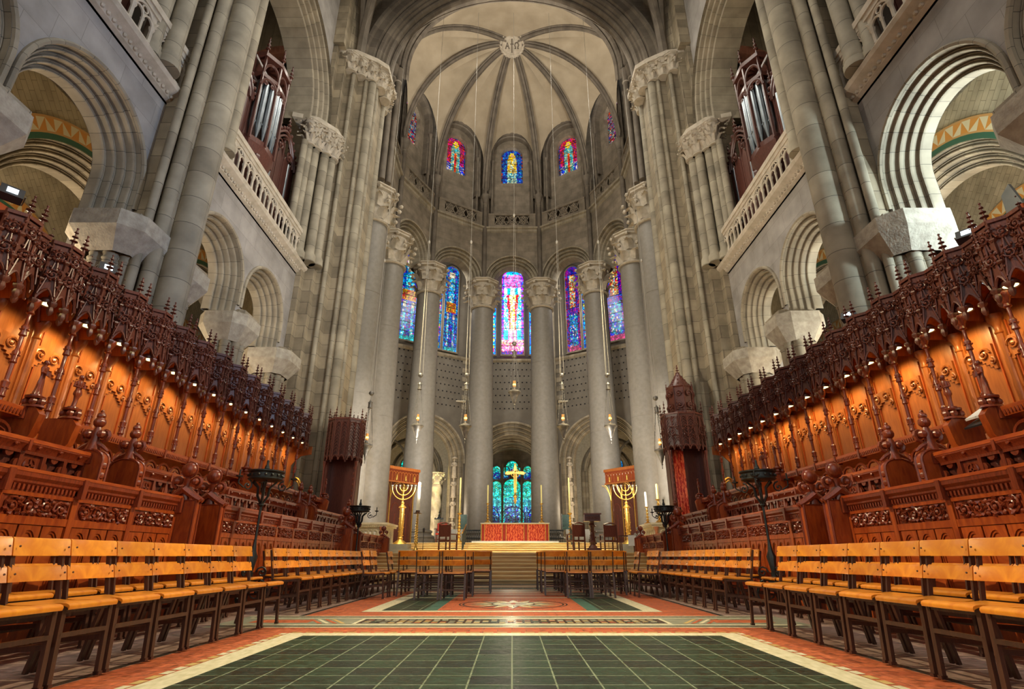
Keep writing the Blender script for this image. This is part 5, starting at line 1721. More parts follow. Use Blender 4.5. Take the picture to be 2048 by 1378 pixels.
def desk_B(sx, y0, y1, label, ends=(True, True)):
    root = thing('choir_desk', label, 'desk', (sx * 5.3, (y0 + y1) / 2, 0), 0 if sx < 0 else pi, 'middle row choir desks')
    L = y1 - y0; h = L / 2
    m = MB(); m.box(-0.10, -0.04, -h, h, 0.45, 1.52); m.build('front_panel', 'oak_h', root)
    m = MB()
    m.prism([(-0.42, 1.75), (-0.42, 1.79), (-0.02, 1.93), (0.05, 1.93), (0.05, 1.89), (-0.02, 1.86)], (0, 0, 0), (1, 0, 0), (0, 0, 1), (0, 1, 0), -h, h)
    m.build('book_board', 'oak_h', root)
    m = MB()
    m.prism([(-0.05, 1.80), (0.0, 1.80), (0.02, 1.84), (0.045, 1.87), (0.045, 1.90), (-0.05, 1.90)], (0, 0, 0), (1, 0, 0), (0, 0, 1), (0, 1, 0), -h, h)
    n = max(2, int(round(L / 0.30))); p = L / n
    for i in range(n):
        yc = -h + p * (i + 0.5)
        spiral(m, (0.035, yc, 1.85), (0, 1, 0), (0, 0, 1), 0.028, 1.0, 0, 1, 0.010, 8)
    for i in range(0, n + 1, 3):
        yy = -h + p * i; m.box(-0.05, 0.06, yy - 0.02, yy + 0.02, 1.80, 1.91)
    m.build('carved_cornice', 'oak_carved', root)
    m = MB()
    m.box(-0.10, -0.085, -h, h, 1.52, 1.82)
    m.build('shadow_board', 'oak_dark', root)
    m = MB()
    m.box(-0.06, 0.0, -h, h, 1.50, 1.55); m.box(-0.06, 0.0, -h, h, 1.77, 1.81)
    for i in range(n + 1):
        yy = -h + p * i; m.box(-0.06, 0.0, yy - 0.025, yy + 0.025, 1.55, 1.77)
    for i in range(n):
        yc = -h + p * (i + 0.5)
        if i % 4 == 1:
            m.box(-0.05, -0.03, yc - p / 2, yc + p / 2, 1.55, 1.77)
            m.tube([(-0.025, yc + 0.075 * cos(2 * pi * k / 10), 1.66 + 0.075 * sin(2 * pi * k / 10)) for k in range(10)], 0.014, 5, closed=True)
            m.bar((-0.025, yc - .07, 1.66), (-0.025, yc + .07, 1.66), 0.022); m.bar((-0.025, yc, 1.59), (-0.025, yc, 1.73), 0.022)
        else:
            for a in range(4):
                aa = pi / 2 * a
                cy, cz = yc + (p / 2 - 0.02) * cos(aa), 1.66 + 0.11 * sin(aa)
                pts = [(cy - yc + 0.052 * cos(aa + pi + t) , cz + 0.052 * sin(aa + pi + t)) for t in [(-pi / 2) + pi * k / 6 for k in range(7)]]
                m.prism(pts, (0, yc, 0), (0, 1, 0), (0, 0, 1), (1, 0, 0), -0.045, -0.01)
    m.build('quatrefoil_panel', 'oak_carved', root)
    for flag, e in ((ends[0], -1), (ends[1], 1)):
        if flag:
            ee = e if sx < 0 else -e
            bench_end(root, ee * (h + 0.055), 0.45, 1.98, -0.22, 0.20, 0.11, 'B', 0.52)
def desk_C(sx, y0, y1, label):
    root = thing('choir_desk', label, 'desk', (sx * 6.02, (y0 + y1) / 2, 0), 0 if sx < 0 else pi, 'back row choir desks')
    L = y1 - y0; h = L / 2
    m = MB(); m.box(-0.12, -0.06, -h, h, 0.85, 2.1); m.build('front_panel', 'oak_dark', root)
    m = MB()
    m.prism([(-0.42, 2.28), (-0.42, 2.32), (-0.02, 2.43), (0.06, 2.43), (0.06, 2.40), (0.04, 2.31), (-0.02, 2.31)], (0, 0, 0), (1, 0, 0), (0, 0, 1), (0, 1, 0), -h, h)
    m.build('book_board', 'oak_h', root)
    m = MB()
    y = -h + 0.02
    while y < h - 0.04:
        m.box(0.04, 0.062, y, y + 0.022, 2.33, 2.385); y += 0.046
    n = max(1, int(round(L / 0.75))); p = L / n
    for i in range(n + 1):
        yy = -h + p * i
        yy = min(max(yy, -h + .02), h - .02)
        m.box(-0.05, 0.075, yy - 0.02, yy + 0.02, 2.29, 2.44)
    m.build('dentil_cornice', 'oak_carved', root)
    for i in range(n):
        yc = -h + p * (i + 0.5)
        m = MB()
        for q in (-1, 1):
            R = p / 4 - 0.015
            m.tube([(-0.03, yc + q * p / 4 + R * cos(t), 2.06 + R * sin(t)) for t in [pi * k / 10 for k in range(11)]], 0.022, 5)
            spiral(m, (-0.03, yc + q * p / 4, 2.07), (0, 1, 0), (0, 0, 1), R * 0.65, 1.2, 0, q, 0.014, 10)
        m.box(-0.06, -0.02, yc - p / 2, yc + p / 2, 2.0, 2.04)
        m.build('scroll_arcade', 'oak_carved', root)
    for e in (-1, 1):
        m = MB()
        pts = [(-0.22, 0.85), (0.16, 0.85), (0.16, 1.5), (0.06, 1.7), (0.08, 1.95), (0.20, 2.1), (0.24, 2.35), (0.16, 2.44), (-0.22, 2.44)]
        m.prism(pts, (0, e * (h + 0.05), 0), (1, 0, 0), (0, 0, 1), (0, 1, 0), -0.05, 0.05)
        m.build('end_panel', 'oak', root)
        m = MB()
        c = (0.08, e * (h + 0.05), 2.44)
        m.lathe([(0.15, 0), (0.13, 0.03), (0.07, 0.05)], c, 10, sy=.6)
        for q in range(5):
            a = 2 * pi * q / 5
            m.ball((c[0] + 0.095 * cos(a), c[1] + 0.05 * sin(a), c[2] + 0.07), 0.05, 7, 5)
        m.lathe([(0.10, 0.11), (0.11, 0.125), (0.11, 0.14)], c, 12)
        m.build('carved_pedestal', 'oak_carved', root)

def ordered(sx, segs, fn, row):
    words = ['nearest', 'long middle', 'farthest']
    for k, (a, b) in enumerate(segs):
        fn(sx, a, b, '%s block of the %s row of carved oak choir desks on the %s' % (words[k], row, SIDE[sx]))
for sx in (-1, 1):
    ordered(sx, [(-0.5, 7.42), (8.18, 14.9), (15.85, 19.45)], desk_A, 'front')
    ordered(sx, [(-0.5, 6.78), (7.60, 13.9), (14.7, 18.2)], desk_B, 'middle')
    ordered(sx, [(0.8, 6.45), (7.15, 12.2), (12.95, 17.6)], desk_C, 'back')

# carved wooden figures on the back row desk ends
def figure(loc, h, facing, label, variant=0, mat='oak_carved'):
    root = thing('carved_figure', label, 'statue', loc, facing, 'carved figures on the desk ends')
    m = MB()
    # robed body as one surface, slight sway
    prof = [(0.135, 0.0), (0.13, 0.06), (0.105, 0.20), (0.098, 0.36), (0.082, 0.48), (0.075, 0.56), (0.098, 0.66), (0.115, 0.74), (0.11, 0.79), (0.06, 0.825), (0.035, 0.84), (0.034, 0.865)]
    if variant == 1:
        prof = [(0.07, 0.0), (0.065, 0.1), (0.06, 0.22), (0.075, 0.34), (0.11, 0.40), (0.10, 0.47), (0.078, 0.56), (0.095, 0.66), (0.11, 0.74), (0.10, 0.79), (0.05, 0.825), (0.034, 0.84), (0.034, 0.865)]
    seg = 16; rings = []
    for r, z in prof:
        ring = []
        for i in range(seg):
            a = 2 * pi * i / seg
            fold = 1 + (0.10 * cos(a * 6 + z * 5) if z < 0.5 else 0.0)
            sw = 0.02 * sin(z * 4)
            ring.append(m.P((r * h * fold * cos(a) + sw * h, 0.72 * r * h * fold * sin(a), z * h)))
        rings.append(ring)
    for k in range(len(rings) - 1):
        for i in range(seg):
            m.F((rings[k][i], rings[k][(i + 1) % seg], rings[k + 1][(i + 1) % seg], rings[k + 1][i]))
    m.F(rings[0][::-1]); m.F(rings[-1])
    m.ball((0.005 * h, -0.01 * h, 0.92 * h), 0.062 * h, 10, 8, (0.9, 1, 1.2))
    m.ball((0.005 * h, -0.068 * h, 0.915 * h), 0.014 * h, 5, 4)          # nose
    # sleeves and hands meeting in front
    for e in (-1, 1):
        if variant == 2:
            pts = [(e * 0.105 * h, 0, 0.76 * h), (e * 0.16 * h, -0.02 * h, 0.86 * h), (e * 0.12 * h, -0.05 * h, 0.97 * h)]
        else:
            pts = [(e * 0.105 * h, 0, 0.76 * h), (e * 0.145 * h, -0.03 * h, 0.62 * h), (e * 0.04 * h, -0.11 * h, 0.60 * h)]
        m.tube(pts, [0.04 * h, 0.038 * h, 0.022 * h], 7)
        m.ball(pts[-1], 0.024 * h, 6, 4)
    m.build('body', mat, root)
    g = MB()
    g.lathe([(0.066 * h, 0.92 * h), (0.068 * h, 0.95 * h), (0.05 * h, 0.99 * h), (0.0, 1.005 * h)], (0.005 * h, 0.005 * h, 0), 10, cap=False)
    g.build('hair', mat, root)
    if variant == 0:
        g = MB(); g.bar((-0.08 * h, -0.13 * h, 0.60 * h), (0.08 * h, -0.13 * h, 0.60 * h), 0.05 * h, 0.12 * h); g.build('book', mat, root)
    g = MB(); g.lathe([(0.15 * h, -0.02), (0.14 * h, 0.005)], (0, 0, 0), 12); g.build('plinth', mat, root)
ZF = 2.60
for sx in (-1, 1):
    fc = pi / 2 if sx < 0 else -pi / 2
    words = {-1: ['robed wooden figure holding a book on the left desk end nearest the camera', 'small wooden figure in a short tunic on the second desk end from the left edge', 'wooden figure with raised arms on the far pair of left desk ends', 'robed wooden figure on the far pair of left desk ends, farther one', 'small wooden figure on the last left desk end by the great pier'],
             1: ['robed wooden figure carrying a box on the right desk end nearest the camera', 'slim wooden figure in a belted tunic above the second right desk end', 'wooden figure with raised arms on the far pair of right desk ends', 'robed wooden figure on the far pair of right desk ends, farther one', 'small wooden figure on the last right desk end by the great pier']}[sx]
    for k, y in enumerate((6.50, 7.10, 12.25, 12.90, 17.65)):
        figure((sx * 5.94, y, ZF), 0.46, fc + (0.35 if sx < 0 else -0.35) * (-1 if k % 2 else 1), words[k], (0, 1, 2, 0, 1)[k])

# ================================================================== CHAIRS
def chair_proto():
    root = thing('wooden_chair', 'x', 'chair')
    m = MB()
    # seat: plywood sheet rolled down at the front
    prof = [(-0.19, 0.435), (-0.10, 0.425), (0.05, 0.428), (0.15, 0.44), (0.195, 0.438), (0.215, 0.430), (0.221, 0.418)]
    up = []; dn = []
    for e in (-0.215, 0.215):
        up.append([m.P((e, y, z + 0.008)) for y, z in prof]); dn.append([m.P((e, y - 0.004, z - 0.008)) for y, z in prof])
    n = len(prof)
    for i in range(n - 1):
        m.F((up[0][i], up[1][i], up[1][i + 1], up[0][i + 1])); m.F((dn[0][i + 1], dn[1][i + 1], dn[1][i], dn[0][i]))
        m.F((up[0][i + 1], dn[0][i + 1], dn[0][i], up[0][i])); m.F((up[1][i], dn[1][i], dn[1][i + 1], up[1][i + 1]))
    m.F((up[0][0], dn[0][0], dn[1][0], up[1][0])); m.F((up[1][-1], dn[1][-1], dn[0][-1], up[0][-1]))
    m.build('seat', 'chairwood', root, smooth=50)
    def slat(nm, z0, z1, y0):
        m = MB(); N = 8; rows = []
        for k in range(N + 1):
            x = -0.233 + 0.466 * k / N
            bow = -0.035 * (1 - (2 * k / N - 1) ** 2)
            rows.append([m.P((x, y0 + bow + d, z)) for d, z in ((0.012, z0), (0.008 - 0.02, z1 - .01), (-0.022, z1), (-0.028, z1 - 0.008), (-0.004, z0))])
        for k in range(N):
            for i in range(5):
                m.F((rows[k][i], rows[k + 1][i], rows[k + 1][(i + 1) % 5], rows[k][(i + 1) % 5]))
        m.F(rows[0]); m.F(rows[-1][::-1])
        o = m.build(nm, 'chairwood', root, smooth=40)
        for e in (-1, 1):
            s = MB()
            s.ball((e * 0.20, y0 + 0.012, (z0 + z1) / 2), 0.007, 5, 4)
            s.build('screw', 'chairleg', o)
    slat('top_slat', 0.715, 0.825, -0.215)
    slat('lower_slat', 0.560, 0.655, -0.195)
    for e in (-1, 1):
        m = MB()
        x = e * 0.208
        m.bar((x, -0.265, 0.0), (x, -0.185, 0.44), 0.022, 0.034); m.bar((x, -0.185, 0.43), (x, -0.262, 0.80), 0.018, 0.03)
        m.build('leg', 'chairleg', root, smooth=0)
        m = MB(); m.bar((x * 0.98, 0.205, 0.0), (x * 0.98, 0.175, 0.43), 0.026, 0.034)
        m.box(x * .98 - .017, x * .98 + .017, 0.185, 0.225, 0, 0.02)
        m.build('leg', 'chairleg', root, smooth=0)
    m = MB()
    for e in (-1, 1):
        m.bar((e * 0.2, -0.23, 0.19), (e * 0.2, 0.19, 0.22), 0.02, 0.03)
        m.bar((e * 0.2, -0.19, 0.40), (e * 0.2, 0.18, 0.41), 0.02, 0.03)
    m.bar((-0.2, 0.19, 0.27), (0.2, 0.19, 0.27), 0.02, 0.026); m.bar((-0.2, -0.235, 0.16), (0.2, -0.235, 0.16), 0.02, 0.026)
    m.bar((-0.2, 0.175, 0.405), (0.2, 0.175, 0.405), 0.02, 0.03)
    m.build('stretcher', 'chairleg', root, smooth=0)
    return root
protoC = chair_proto()
first_chair = [True]
def put_chair(x, y, rz, label, group):
    o = protoC if first_chair[0] else copy_tree(protoC)
    first_chair[0] = False
    o.location = (x, y, 0.0135); o.rotation_euler = (0, 0, rz)
    tag(o, label, 'chair', group)
PC = 0.476
rc = random.Random(11)
for sx in (-1, 1):
    rz = -pi / 2 if sx < 0 else pi / 2
    top = 6.68 if sx < 0 else 6.54
    for k in range(8):
        put_chair(sx * 2.89, top - PC * k, rz, 'orange wooden chair, %s from the gap, near front row on the %s' % (ORD[k], SIDE[sx]), 'near front row of wooden chairs')
    for k in range(13):
        put_chair(sx * 3.10, 8.28 + PC * k, rz, 'wooden chair, %s beyond the gap, far front row on the %s' % (ORD[k], SIDE[sx]), 'far front row of wooden chairs')
    for k in range(22):
        if abs(3.95 + PC * k - 9.0) < 0.30: continue
        put_chair(sx * 3.80, 3.95 + PC * k, rz, 'wooden chair, %s from the camera, row against the %s desks' % (ORD[k], SIDE[sx]), 'back row of wooden chairs')
ctr = {-1: [(10.75, (-1.52, -1.05)), (11.7, (-2.02, -1.5, -1.02, -0.78)), (12.6, (-2.1, -1.62, -1.14, -0.66)), (13.6, (-2.2, -1.7, -1.2, -0.72))],
       1: [(11.25, (1.24, 1.70)), (12.0, (0.88, 1.36, 2.05)), (12.9, (0.84, 1.32, 1.8, 2.28)), (13.8, (0.8, 1.28, 1.76, 2.24))]}
ctr[-1][1] = (11.7, (-2.02, -1.5, -0.98))
for sx in (-1, 1):
    for r, (y, xs) in enumerate(ctr[sx]):
        xs = sorted(xs, key=abs)
        for j, x in enumerate(xs):
            put_chair(x, y, rc.uniform(-.04, .04), 'brown chair facing the altar, %s row, %s from the aisle on the %s' % (ORD[r], ORD[j], SIDE[sx]), 'wooden chairs facing the altar')
for k in range(3):
    put_chair(-2.55 + 0.02 * k, 11.0 + 0.5 * k + (1.0 if k == 2 else 0) - .0, -pi / 2, 'wooden chair turned sideways, %s beside the left chairs facing the altar' % ORD[k], 'turned wooden chairs on the left')
    put_chair(2.60 + 0.02 * k, 11.4 + 0.5 * k + (.9 if k == 2 else 0), pi / 2, 'wooden chair turned sideways, %s beside the right chairs facing the altar' % ORD[k], 'turned wooden chairs on the right')

# ================================================================== IRON LIGHT STANDS
def iron_stand(x, y, label, s=1.0):
    root = thing('iron_light_stand', label, 'candelabrum', (x, y, 0.004), 0, 'wrought iron light stands')
    m = MB()
    for k in range(3):
        a = 2 * pi * k / 3 + 0.4
        u = V((cos(a), sin(a), 0))
        c = u * 0.13 + V((0, 0, 0.21))
        m.tube([c + u * (0.15 * cos(t)) + V((0, 0, 0.18 * sin(t))) for t in [2 * pi * j / 18 for j in range(18)]], 0.014, 5, closed=True)
        spiral(m, c + V((0, 0, 0)), u, (0, 0, 1), 0.14, 1.4, 0, 1, 0.012, 14)
        spiral(m, u * 0.16 + V((0, 0, 0.50)), u, (0, 0, 1), 0.085, 1.4, pi, -1, 0.013, 12)
        m.bar(u * 0.05 + V((0, 0, .42)), u * 0.24 + V((0, 0, .02)), 0.025)
    m.lathe([(0.06, 0.3), (0.07, 0.36), (0.04, 0.42), (0.05, 0.5)], (0, 0, 0), 8)
    m.build('scroll_base', 'iron', root)
    m = MB()
    m.lathe([(0.035, 0.5), (0.075, 0.72), (0.04, 0.80), (0.02, 0.95), (0.02, 1.45), (0.045, 1.48), (0.02, 1.52), (0.02, 1.9)], (0, 0, 0), 8)
    m.build('pole', 'iron', root)
    m = MB()
    for k in range(6):
        a = 2 * pi * k / 6
        u = V((cos(a), sin(a), 0))
        m.tube([u * 0.02 + V((0, 0, 1.5)), u * 0.09 + V((0, 0, 1.62)), u * 0.10 + V((0, 0, 1.75)), u * 0.2 + V((0, 0, 1.84))], 0.016, 5)
        if k % 2 == 0:
            spiral(m, u * 0.30 + V((0, 0, 1.76)), u, (0, 0, 1), 0.09, 1.2, pi / 2, 1, 0.013, 12)
            m.tube([u * 0.36 + V((0, 0, 1.72)), u * 0.46 + V((0, 0, 1.78)), u * 0.46 + V((0, 0, 1.86))], 0.012, 5)
            m.lathe([(0.01, 0), (0.05, 0.01), (0.055, 0.03)], tuple(u * 0.46 + V((0, 0, 1.86))), 8)
            m.lathe([(0.014, 0.03), (0.012, 0.12)], tuple(u * 0.46 + V((0, 0, 1.86))), 6)
    m.build('scroll_arm', 'iron', root)
    m = MB()
    n = 16
    m.lathe([(0.24, 1.86), (0.27, 1.88), (0.255, 1.90), (0.255, 1.97), (0.285, 1.99), (0.285, 2.01), (0.24, 2.01)], (0, 0, 0), n, cap=False)
    m.lathe([(0.05, 1.84), (0.24, 1.86)], (0, 0, 0), n, cap=False)
    for k in range(n):
        a = 2 * pi * k / n
        m.ball((0.26 * cos(a), 0.26 * sin(a), 1.935), 0.022, 5, 4)
    m.build('drum', 'iron', root)
    m = MB()
    m.lathe([(0.03, 1.88), (0.03, 2.04), (0.045, 2.05), (0.02, 2.12), (0.02, 2.18), (0.0, 2.2)], (0, 0, 0), 8)
    m.build('centre_spike', 'iron', root)
for sx in (-1, 1):
    iron_stand(sx * 3.98, 8.9, 'tall black wrought iron light stand in front of the near %s choir desks' % SIDE[sx])
    iron_stand(sx * 4.15, 15.36, 'smaller looking black wrought iron light stand at the far end of the %s desks' % SIDE[sx])

# ================================================================== SANCTUARY FURNITURE
ZL = zl
def place(name, label, cat, x, y, z, rz=0, group=None): return thing(name, label, cat, (x, y, z), rz, group)

# hanging lamps
def hanging_lamp(x, z, zp, label):
    r = place('sanctuary_lamp', label, 'hanging lamp', x, 22.0, z, 0, 'seven silver sanctuary lamps')
    m = MB(); m.ball((0, 0, 0), 0.105, 14, 10); m.lathe([(0.11, -0.008), (0.115, 0), (0.11, 0.008)], (0, 0, 0), 14, cap=False); m.tube([(0, 0, -0.1), (0, 0, -0.3)], 0.008, 5); m.build('ball', 'silver', r)
    m = MB(); m.lathe([(0.02, -0.30), (0.05, -0.36), (0.085, -0.42), (0.08, -0.44), (0.085, -0.60), (0.105, -0.62), (0.10, -0.64), (0.0, -0.64)], (0, 0, 0), 14, cap=False)
    for k in range(6):
        a = 2 * pi * k / 6; m.ball((0.085 * cos(a), 0.085 * sin(a), -0.40), 0.02, 5, 4)
    m.build('crown', 'silver', r)
    for k in range(3):
        m = MB()
        a = 2 * pi * k / 3 + 0.5
        A = V((0.07 * cos(a), 0.07 * sin(a), -0.63)); B = V((0.25 * cos(a), 0.25 * sin(a), -2.16))
        n = 26
        for i in range(n):
            p = A.lerp(B, (i + 0.5) / n)
            m.cbox(p, (0.026 if i % 2 else 0.012, 0.012 if i % 2 else 0.026, 0.062))
        m.build('chain', 'silver', r, smooth=0)
    m = MB(); m.lathe([(0.05, -1.99), (0.055, -2.05), (0.06, -2.09), (0.10, -2.12), (0.20, -2.15), (0.265, -2.19), (0.27, -2.23), (0.20, -2.30), (0.13, -2.46), (0.075, -2.62), (0.045, -2.70), (0.02, -2.72), (0.045, -2.76), (0.02, -2.80), (0.012, -2.88), (0.02, -2.91), (0.0, -2.95)], (0, 0, 0), 20, cap=False)
    m.build('bowl', 'silver', r)
    m = MB(); m.lathe([(0.052, -1.99), (0.055, -1.72)], (0, 0, 0), 12, cap=False); m.build('glass_chimney', 'amber', r)
    m = MB(); m.ball((0, 0, -1.88), 0.062, 8, 6, (1, 1, 1.4)); m.build('flame', 'flame', r)
    m = MB(); top = 30.0 - z
    for k in range(3):
        a = 2 * pi * k / 3
        m.tube([(0.10 * cos(a), 0.10 * sin(a), 0.05), (0.03 * cos(a), 0.03 * sin(a), zp - z)], 0.007, 4)
    m.lathe([(0.0, -0.1), (0.05, -0.05), (0.05, 0.05), (0.0, 0.1)], (0, 0, zp - z), 8)
    m.tube([(0, 0, zp - z), (0, 0, top)], 0.008, 4)
    m.build('suspension_wire', 'wire', r)
nmz = ['outermost on the left and hanging lower', 'second from the left', 'third from the left, before the column left of the cross', 'middle one, hanging highest in front of the window', 'third from the right, before the column right of the cross', 'second from the right', 'outermost on the right and hanging lower']
for k, (x, z, zp) in enumerate(((-5.95, 7.16, 13.6), (-3.92, 7.97, 14.6), (-1.93, 7.97, 14.6), (0.10, 9.43, 16.1), (2.12, 7.97, 14.6), (4.08, 7.97, 14.6), (6.05, 6.95, 13.6))):
    hanging_lamp(x, z, zp, 'silver sanctuary lamp, %s' % nmz[k])

# altar on its white slab
ax = 0.17
r = place('altar_slab', 'white marble slab step under the red altar', 'step', ax, 32.6, SZ)
m = MB(); m.box(-3.0, 3.0, -1.3, 1.6, 0, 0.07); m.box(-2.4, 2.4, -1.0, 1.4, 0.07, 0.16); m.build('slab', 'whitemarble', r, smooth=0)
r = place('altar', 'altar with an orange-red damask frontal of three panels', 'altar', ax, 32.6, SZ + 0.16)
m = MB(); m.box(-1.92, 1.92, -0.45, 0.45, 0, 0.93); m.build('altar_body', 'redcloth', r, smooth=0)
m = MB(); m.box(-1.96, 1.96, -0.50, 0.50, 0.93, 0.98); m.build('altar_top', 'whitemarble', r, smooth=0)
for k in range(3):
    xc = -1.22 + 1.22 * k
    m = MB(); m.box(xc - 0.50, xc + 0.50, -0.475, -0.45, 0.0, 0.90); m.build('damask_panel', 'damask', r, smooth=0)
    m = MB()
    for e in (-1, 1): m.box(xc + e * 0.50 - 0.015, xc + e * 0.50 + 0.015, -0.485, -0.45, 0, 0.92)
    m.build('gold_braid', 'gold', r, smooth=0)
m = MB(); m.box(-1.92, 1.92, -0.485, -0.45, 0.90, 0.93)
for e in (-1, 1): m.box(e * 1.90 - 0.02, e * 1.90 + 0.02, -0.485, -0.45, 0, 0.92)
m.build('gold_fringe', 'gold', r, smooth=0)

def turned(h, rb, knops, seg=14):
    p = [(rb, 0), (rb, 0.05 * h), (rb * .7, 0.09 * h), (rb * .35, 0.14 * h)]
    for i in range(knops):
        z = 0.18 + 0.72 * i / knops
        q = 0.62 - 0.3 * i / knops
        p += [(rb * .22, z * h), (rb * q, (z + 0.045) * h), (rb * q * .9, (z + 0.06) * h), (rb * .2, (z + 0.10) * h)]
    p += [(rb * .2, 0.93 * h), (rb * .6, 0.965 * h), (rb * .65, 0.985 * h), (rb * .3, h)]
    return p
def candlestick(name, label, x, y, z, h, rb, ch, cr, mat='brass', wax='wax', knops=5, group=None):
    r = place(name, label, 'candlestick', x, y, z, 0, group)
    m = MB(); m.lathe(turned(h, rb, knops), (0, 0, 0), 16); m.build('stick', mat, r)
    m = MB(); m.lathe([(cr, h - 0.01), (cr * 0.94, h + ch - 0.03), (cr * .5, h + ch), (0, h + ch)], (0, 0, 0), 12, cap=False); m.build('candle', wax, r)
    return r
zal = SZ + 0.16 + 0.981
candlestick('altar_candlestick', 'brass candlestick with yellow candle at the left end of the altar', ax - 1.58, 32.7, zal, 1.12, 0.17, 1.04, 0.045, group='pair of altar candlesticks')
candlestick('altar_candlestick', 'brass candlestick with yellow candle at the right end of the altar', ax + 1.55, 32.7, zal, 1.12, 0.17, 1.04, 0.045, group='pair of altar candlesticks')
candlestick('standing_candlestick', 'tall gilt floor candlestick with long yellow candle left of the altar', -2.88, 31.0, SZ, 1.6, 0.20, 1.9, 0.05, 'gold', knops=7, group='tall floor candlesticks')
candlestick('standing_candlestick', 'tall gilt floor candlestick with long yellow candle right of the altar', 3.18, 31.0, SZ, 1.6, 0.20, 1.9, 0.05, 'gold', knops=7, group='tall floor candlesticks')
r = candlestick('paschal_candlestick', 'slim twisted stand with a thick white candle before the left menorah', -3.68, 22.0, ZL, 1.52, 0.13, 1.12, 0.065, 'brass', 'waxwhite', 12)
m = MB()
m.box(-.14, .14, -.14, .14, 1.43, 1.46); m.box(-.07, .07, -.07, .07, 1.46, 1.56); m.build('drip_tray', 'chairleg', r, smooth=0)

# altar cross
r = place('altar_cross', 'ornate golden crucifix standing above the altar before the blue window', 'cross', ax + 0.02, 32.8, zal)
m = MB()
zc_ = 5.30 - zal
m.tube([(0, 0, 0), (0, 0, 1.1)], 0.025, 8); m.lathe([(0.2, 0), (0.16, 0.05), (0.06, 0.1)], (0, 0, 0), 12)
m.build('stem', 'iron', r)
m = MB()
for a0 in (0,):
    m.prism([(-0.075, zc_ - 1.05), (0.075, zc_ - 1.05), (0.10, zc_ + 0.0), (0.085, zc_ + 0.45), (0.0, zc_ + 0.62), (-0.085, zc_ + 0.45), (-0.10, zc_)], (0, 0, 0), (1, 0, 0), (0, 0, 1), (0, 1, 0), -0.03, 0.03)
    m.prism([(-0.50, -0.10), (-0.58, 0.0), (-0.50, 0.10), (0.50, 0.10), (0.58, 0.0), (0.50, -0.10), (0.1, -0.045), (-0.1, -0.045)], (0, 0, zc_ + .08), (1, 0, 0), (0, 0, 1), (0, 1, 0), -0.028, 0.028)
m.tube([(0.24 * cos(2 * pi * k / 20), 0, zc_ + .08 + 0.24 * sin(2 * pi * k / 20)) for k in range(20)], 0.028, 6, closed=True)
for p in ((-0.55, .08), (0.55, .08), (0, 0.60), (0, -1.05)):
    for k in range(3):
        a = 2 * pi * k / 3; m.ball((p[0] + 0.05 * cos(a), 0, zc_ + p[1] + 0.05 * sin(a)), 0.04, 6, 5)
m.ball((0, -0.02, zc_ - 1.28), 0.12, 8, 6, (1, .5, 1)); m.lathe([(0.02, -0.5), (0.09, -0.3), (0.05, -0.1), (0.08, 0.0), (0.04, 0.1)], (0, 0, zc_ - 1.2), 8)
m.build('cross_body', 'gold', r)
m = MB()
m.tube([(0, -0.06, zc_ - 0.42), (0, -0.07, zc_ - 0.15), (0, -0.07, zc_ + 0.06)], [0.035, 0.05, 0.06], 8)
m.tube([(-0.42, -0.05, zc_ + 0.16), (-0.2, -0.07, zc_ + 0.07), (0, -0.07, zc_ + 0.04), (0.2, -0.07, zc_ + 0.07), (0.42, -0.05, zc_ + 0.16)], [0.016, 0.025, 0.04, 0.025, 0.016], 6)
m.ball((0.01, -0.09, zc_ + 0.17), 0.05, 8, 6, (.9, .9, 1.2))
m.tube([(0, -0.06, zc_ - 0.42), (0, -0.06, zc_ - 0.8)], [0.03, 0.018], 6)
m.build('corpus', 'brass', r)

# menorahs
for sx, x in ((-1, -4.68), (1, 4.9)):
    r = place('menorah', 'large golden seven-branched candlestick on a granite plinth at the %s' % SIDE[sx], 'menorah', x, 24.0, ZL, 0, 'pair of seven-branched candlesticks')
    m = MB(); m.box(-0.50, 0.50, -0.5, 0.5, 0, 0.17); m.box(-0.40, 0.40, -0.4, 0.4, 0.17, 0.36); m.build('plinth', 'granite', r, smooth=0)
    m = MB(); m.lathe([(0.30, 0.36), (0.26, 0.42), (0.12, 0.52), (0.09, 0.56), (0.12, 0.60), (0.085, 0.64), (0.105, 1.2), (0.10, 1.80), (0.17, 1.83), (0.12, 1.88), (0.05, 1.96), (0.075, 2.02), (0.035, 2.08)], (0, 0, 0), 18)
    for k in range(26):
        a = k * 2.4; z = 0.7 + 1.05 * k / 26; m.ball((0.10 * cos(a), 0.10 * sin(a), z), 0.025, 5, 4)
    m.build('column', 'gold', r)
    m = MB()
    m.tube([(0, 0, 2.05), (0, 0, 2.72)], 0.022, 7)
    for R in (0.17, 0.335, 0.50):
        m.tube([(R * cos(t), 0, 2.70 + (R * 1.08) * sin(t)) for t in [pi + pi * k / 20 for k in range(21)]], 0.02, 7)
    for z in (2.2, 2.36, 2.52, 2.64): m.ball((0, 0, z), 0.038, 8, 6)
    m.build('branches', 'gold', r)
    for R in (-0.5, -0.335, -0.17, 0, 0.17, 0.335, 0.5):
        m = MB(); m.lathe([(0.02, 2.68), (0.05, 2.72), (0.055, 2.76), (0.02, 2.78), (0.0, 2.84 if R == 0 else 2.78)], (R, 0, 0), 10, cap=False); m.build('cup', 'silver' if R else 'brass', r)

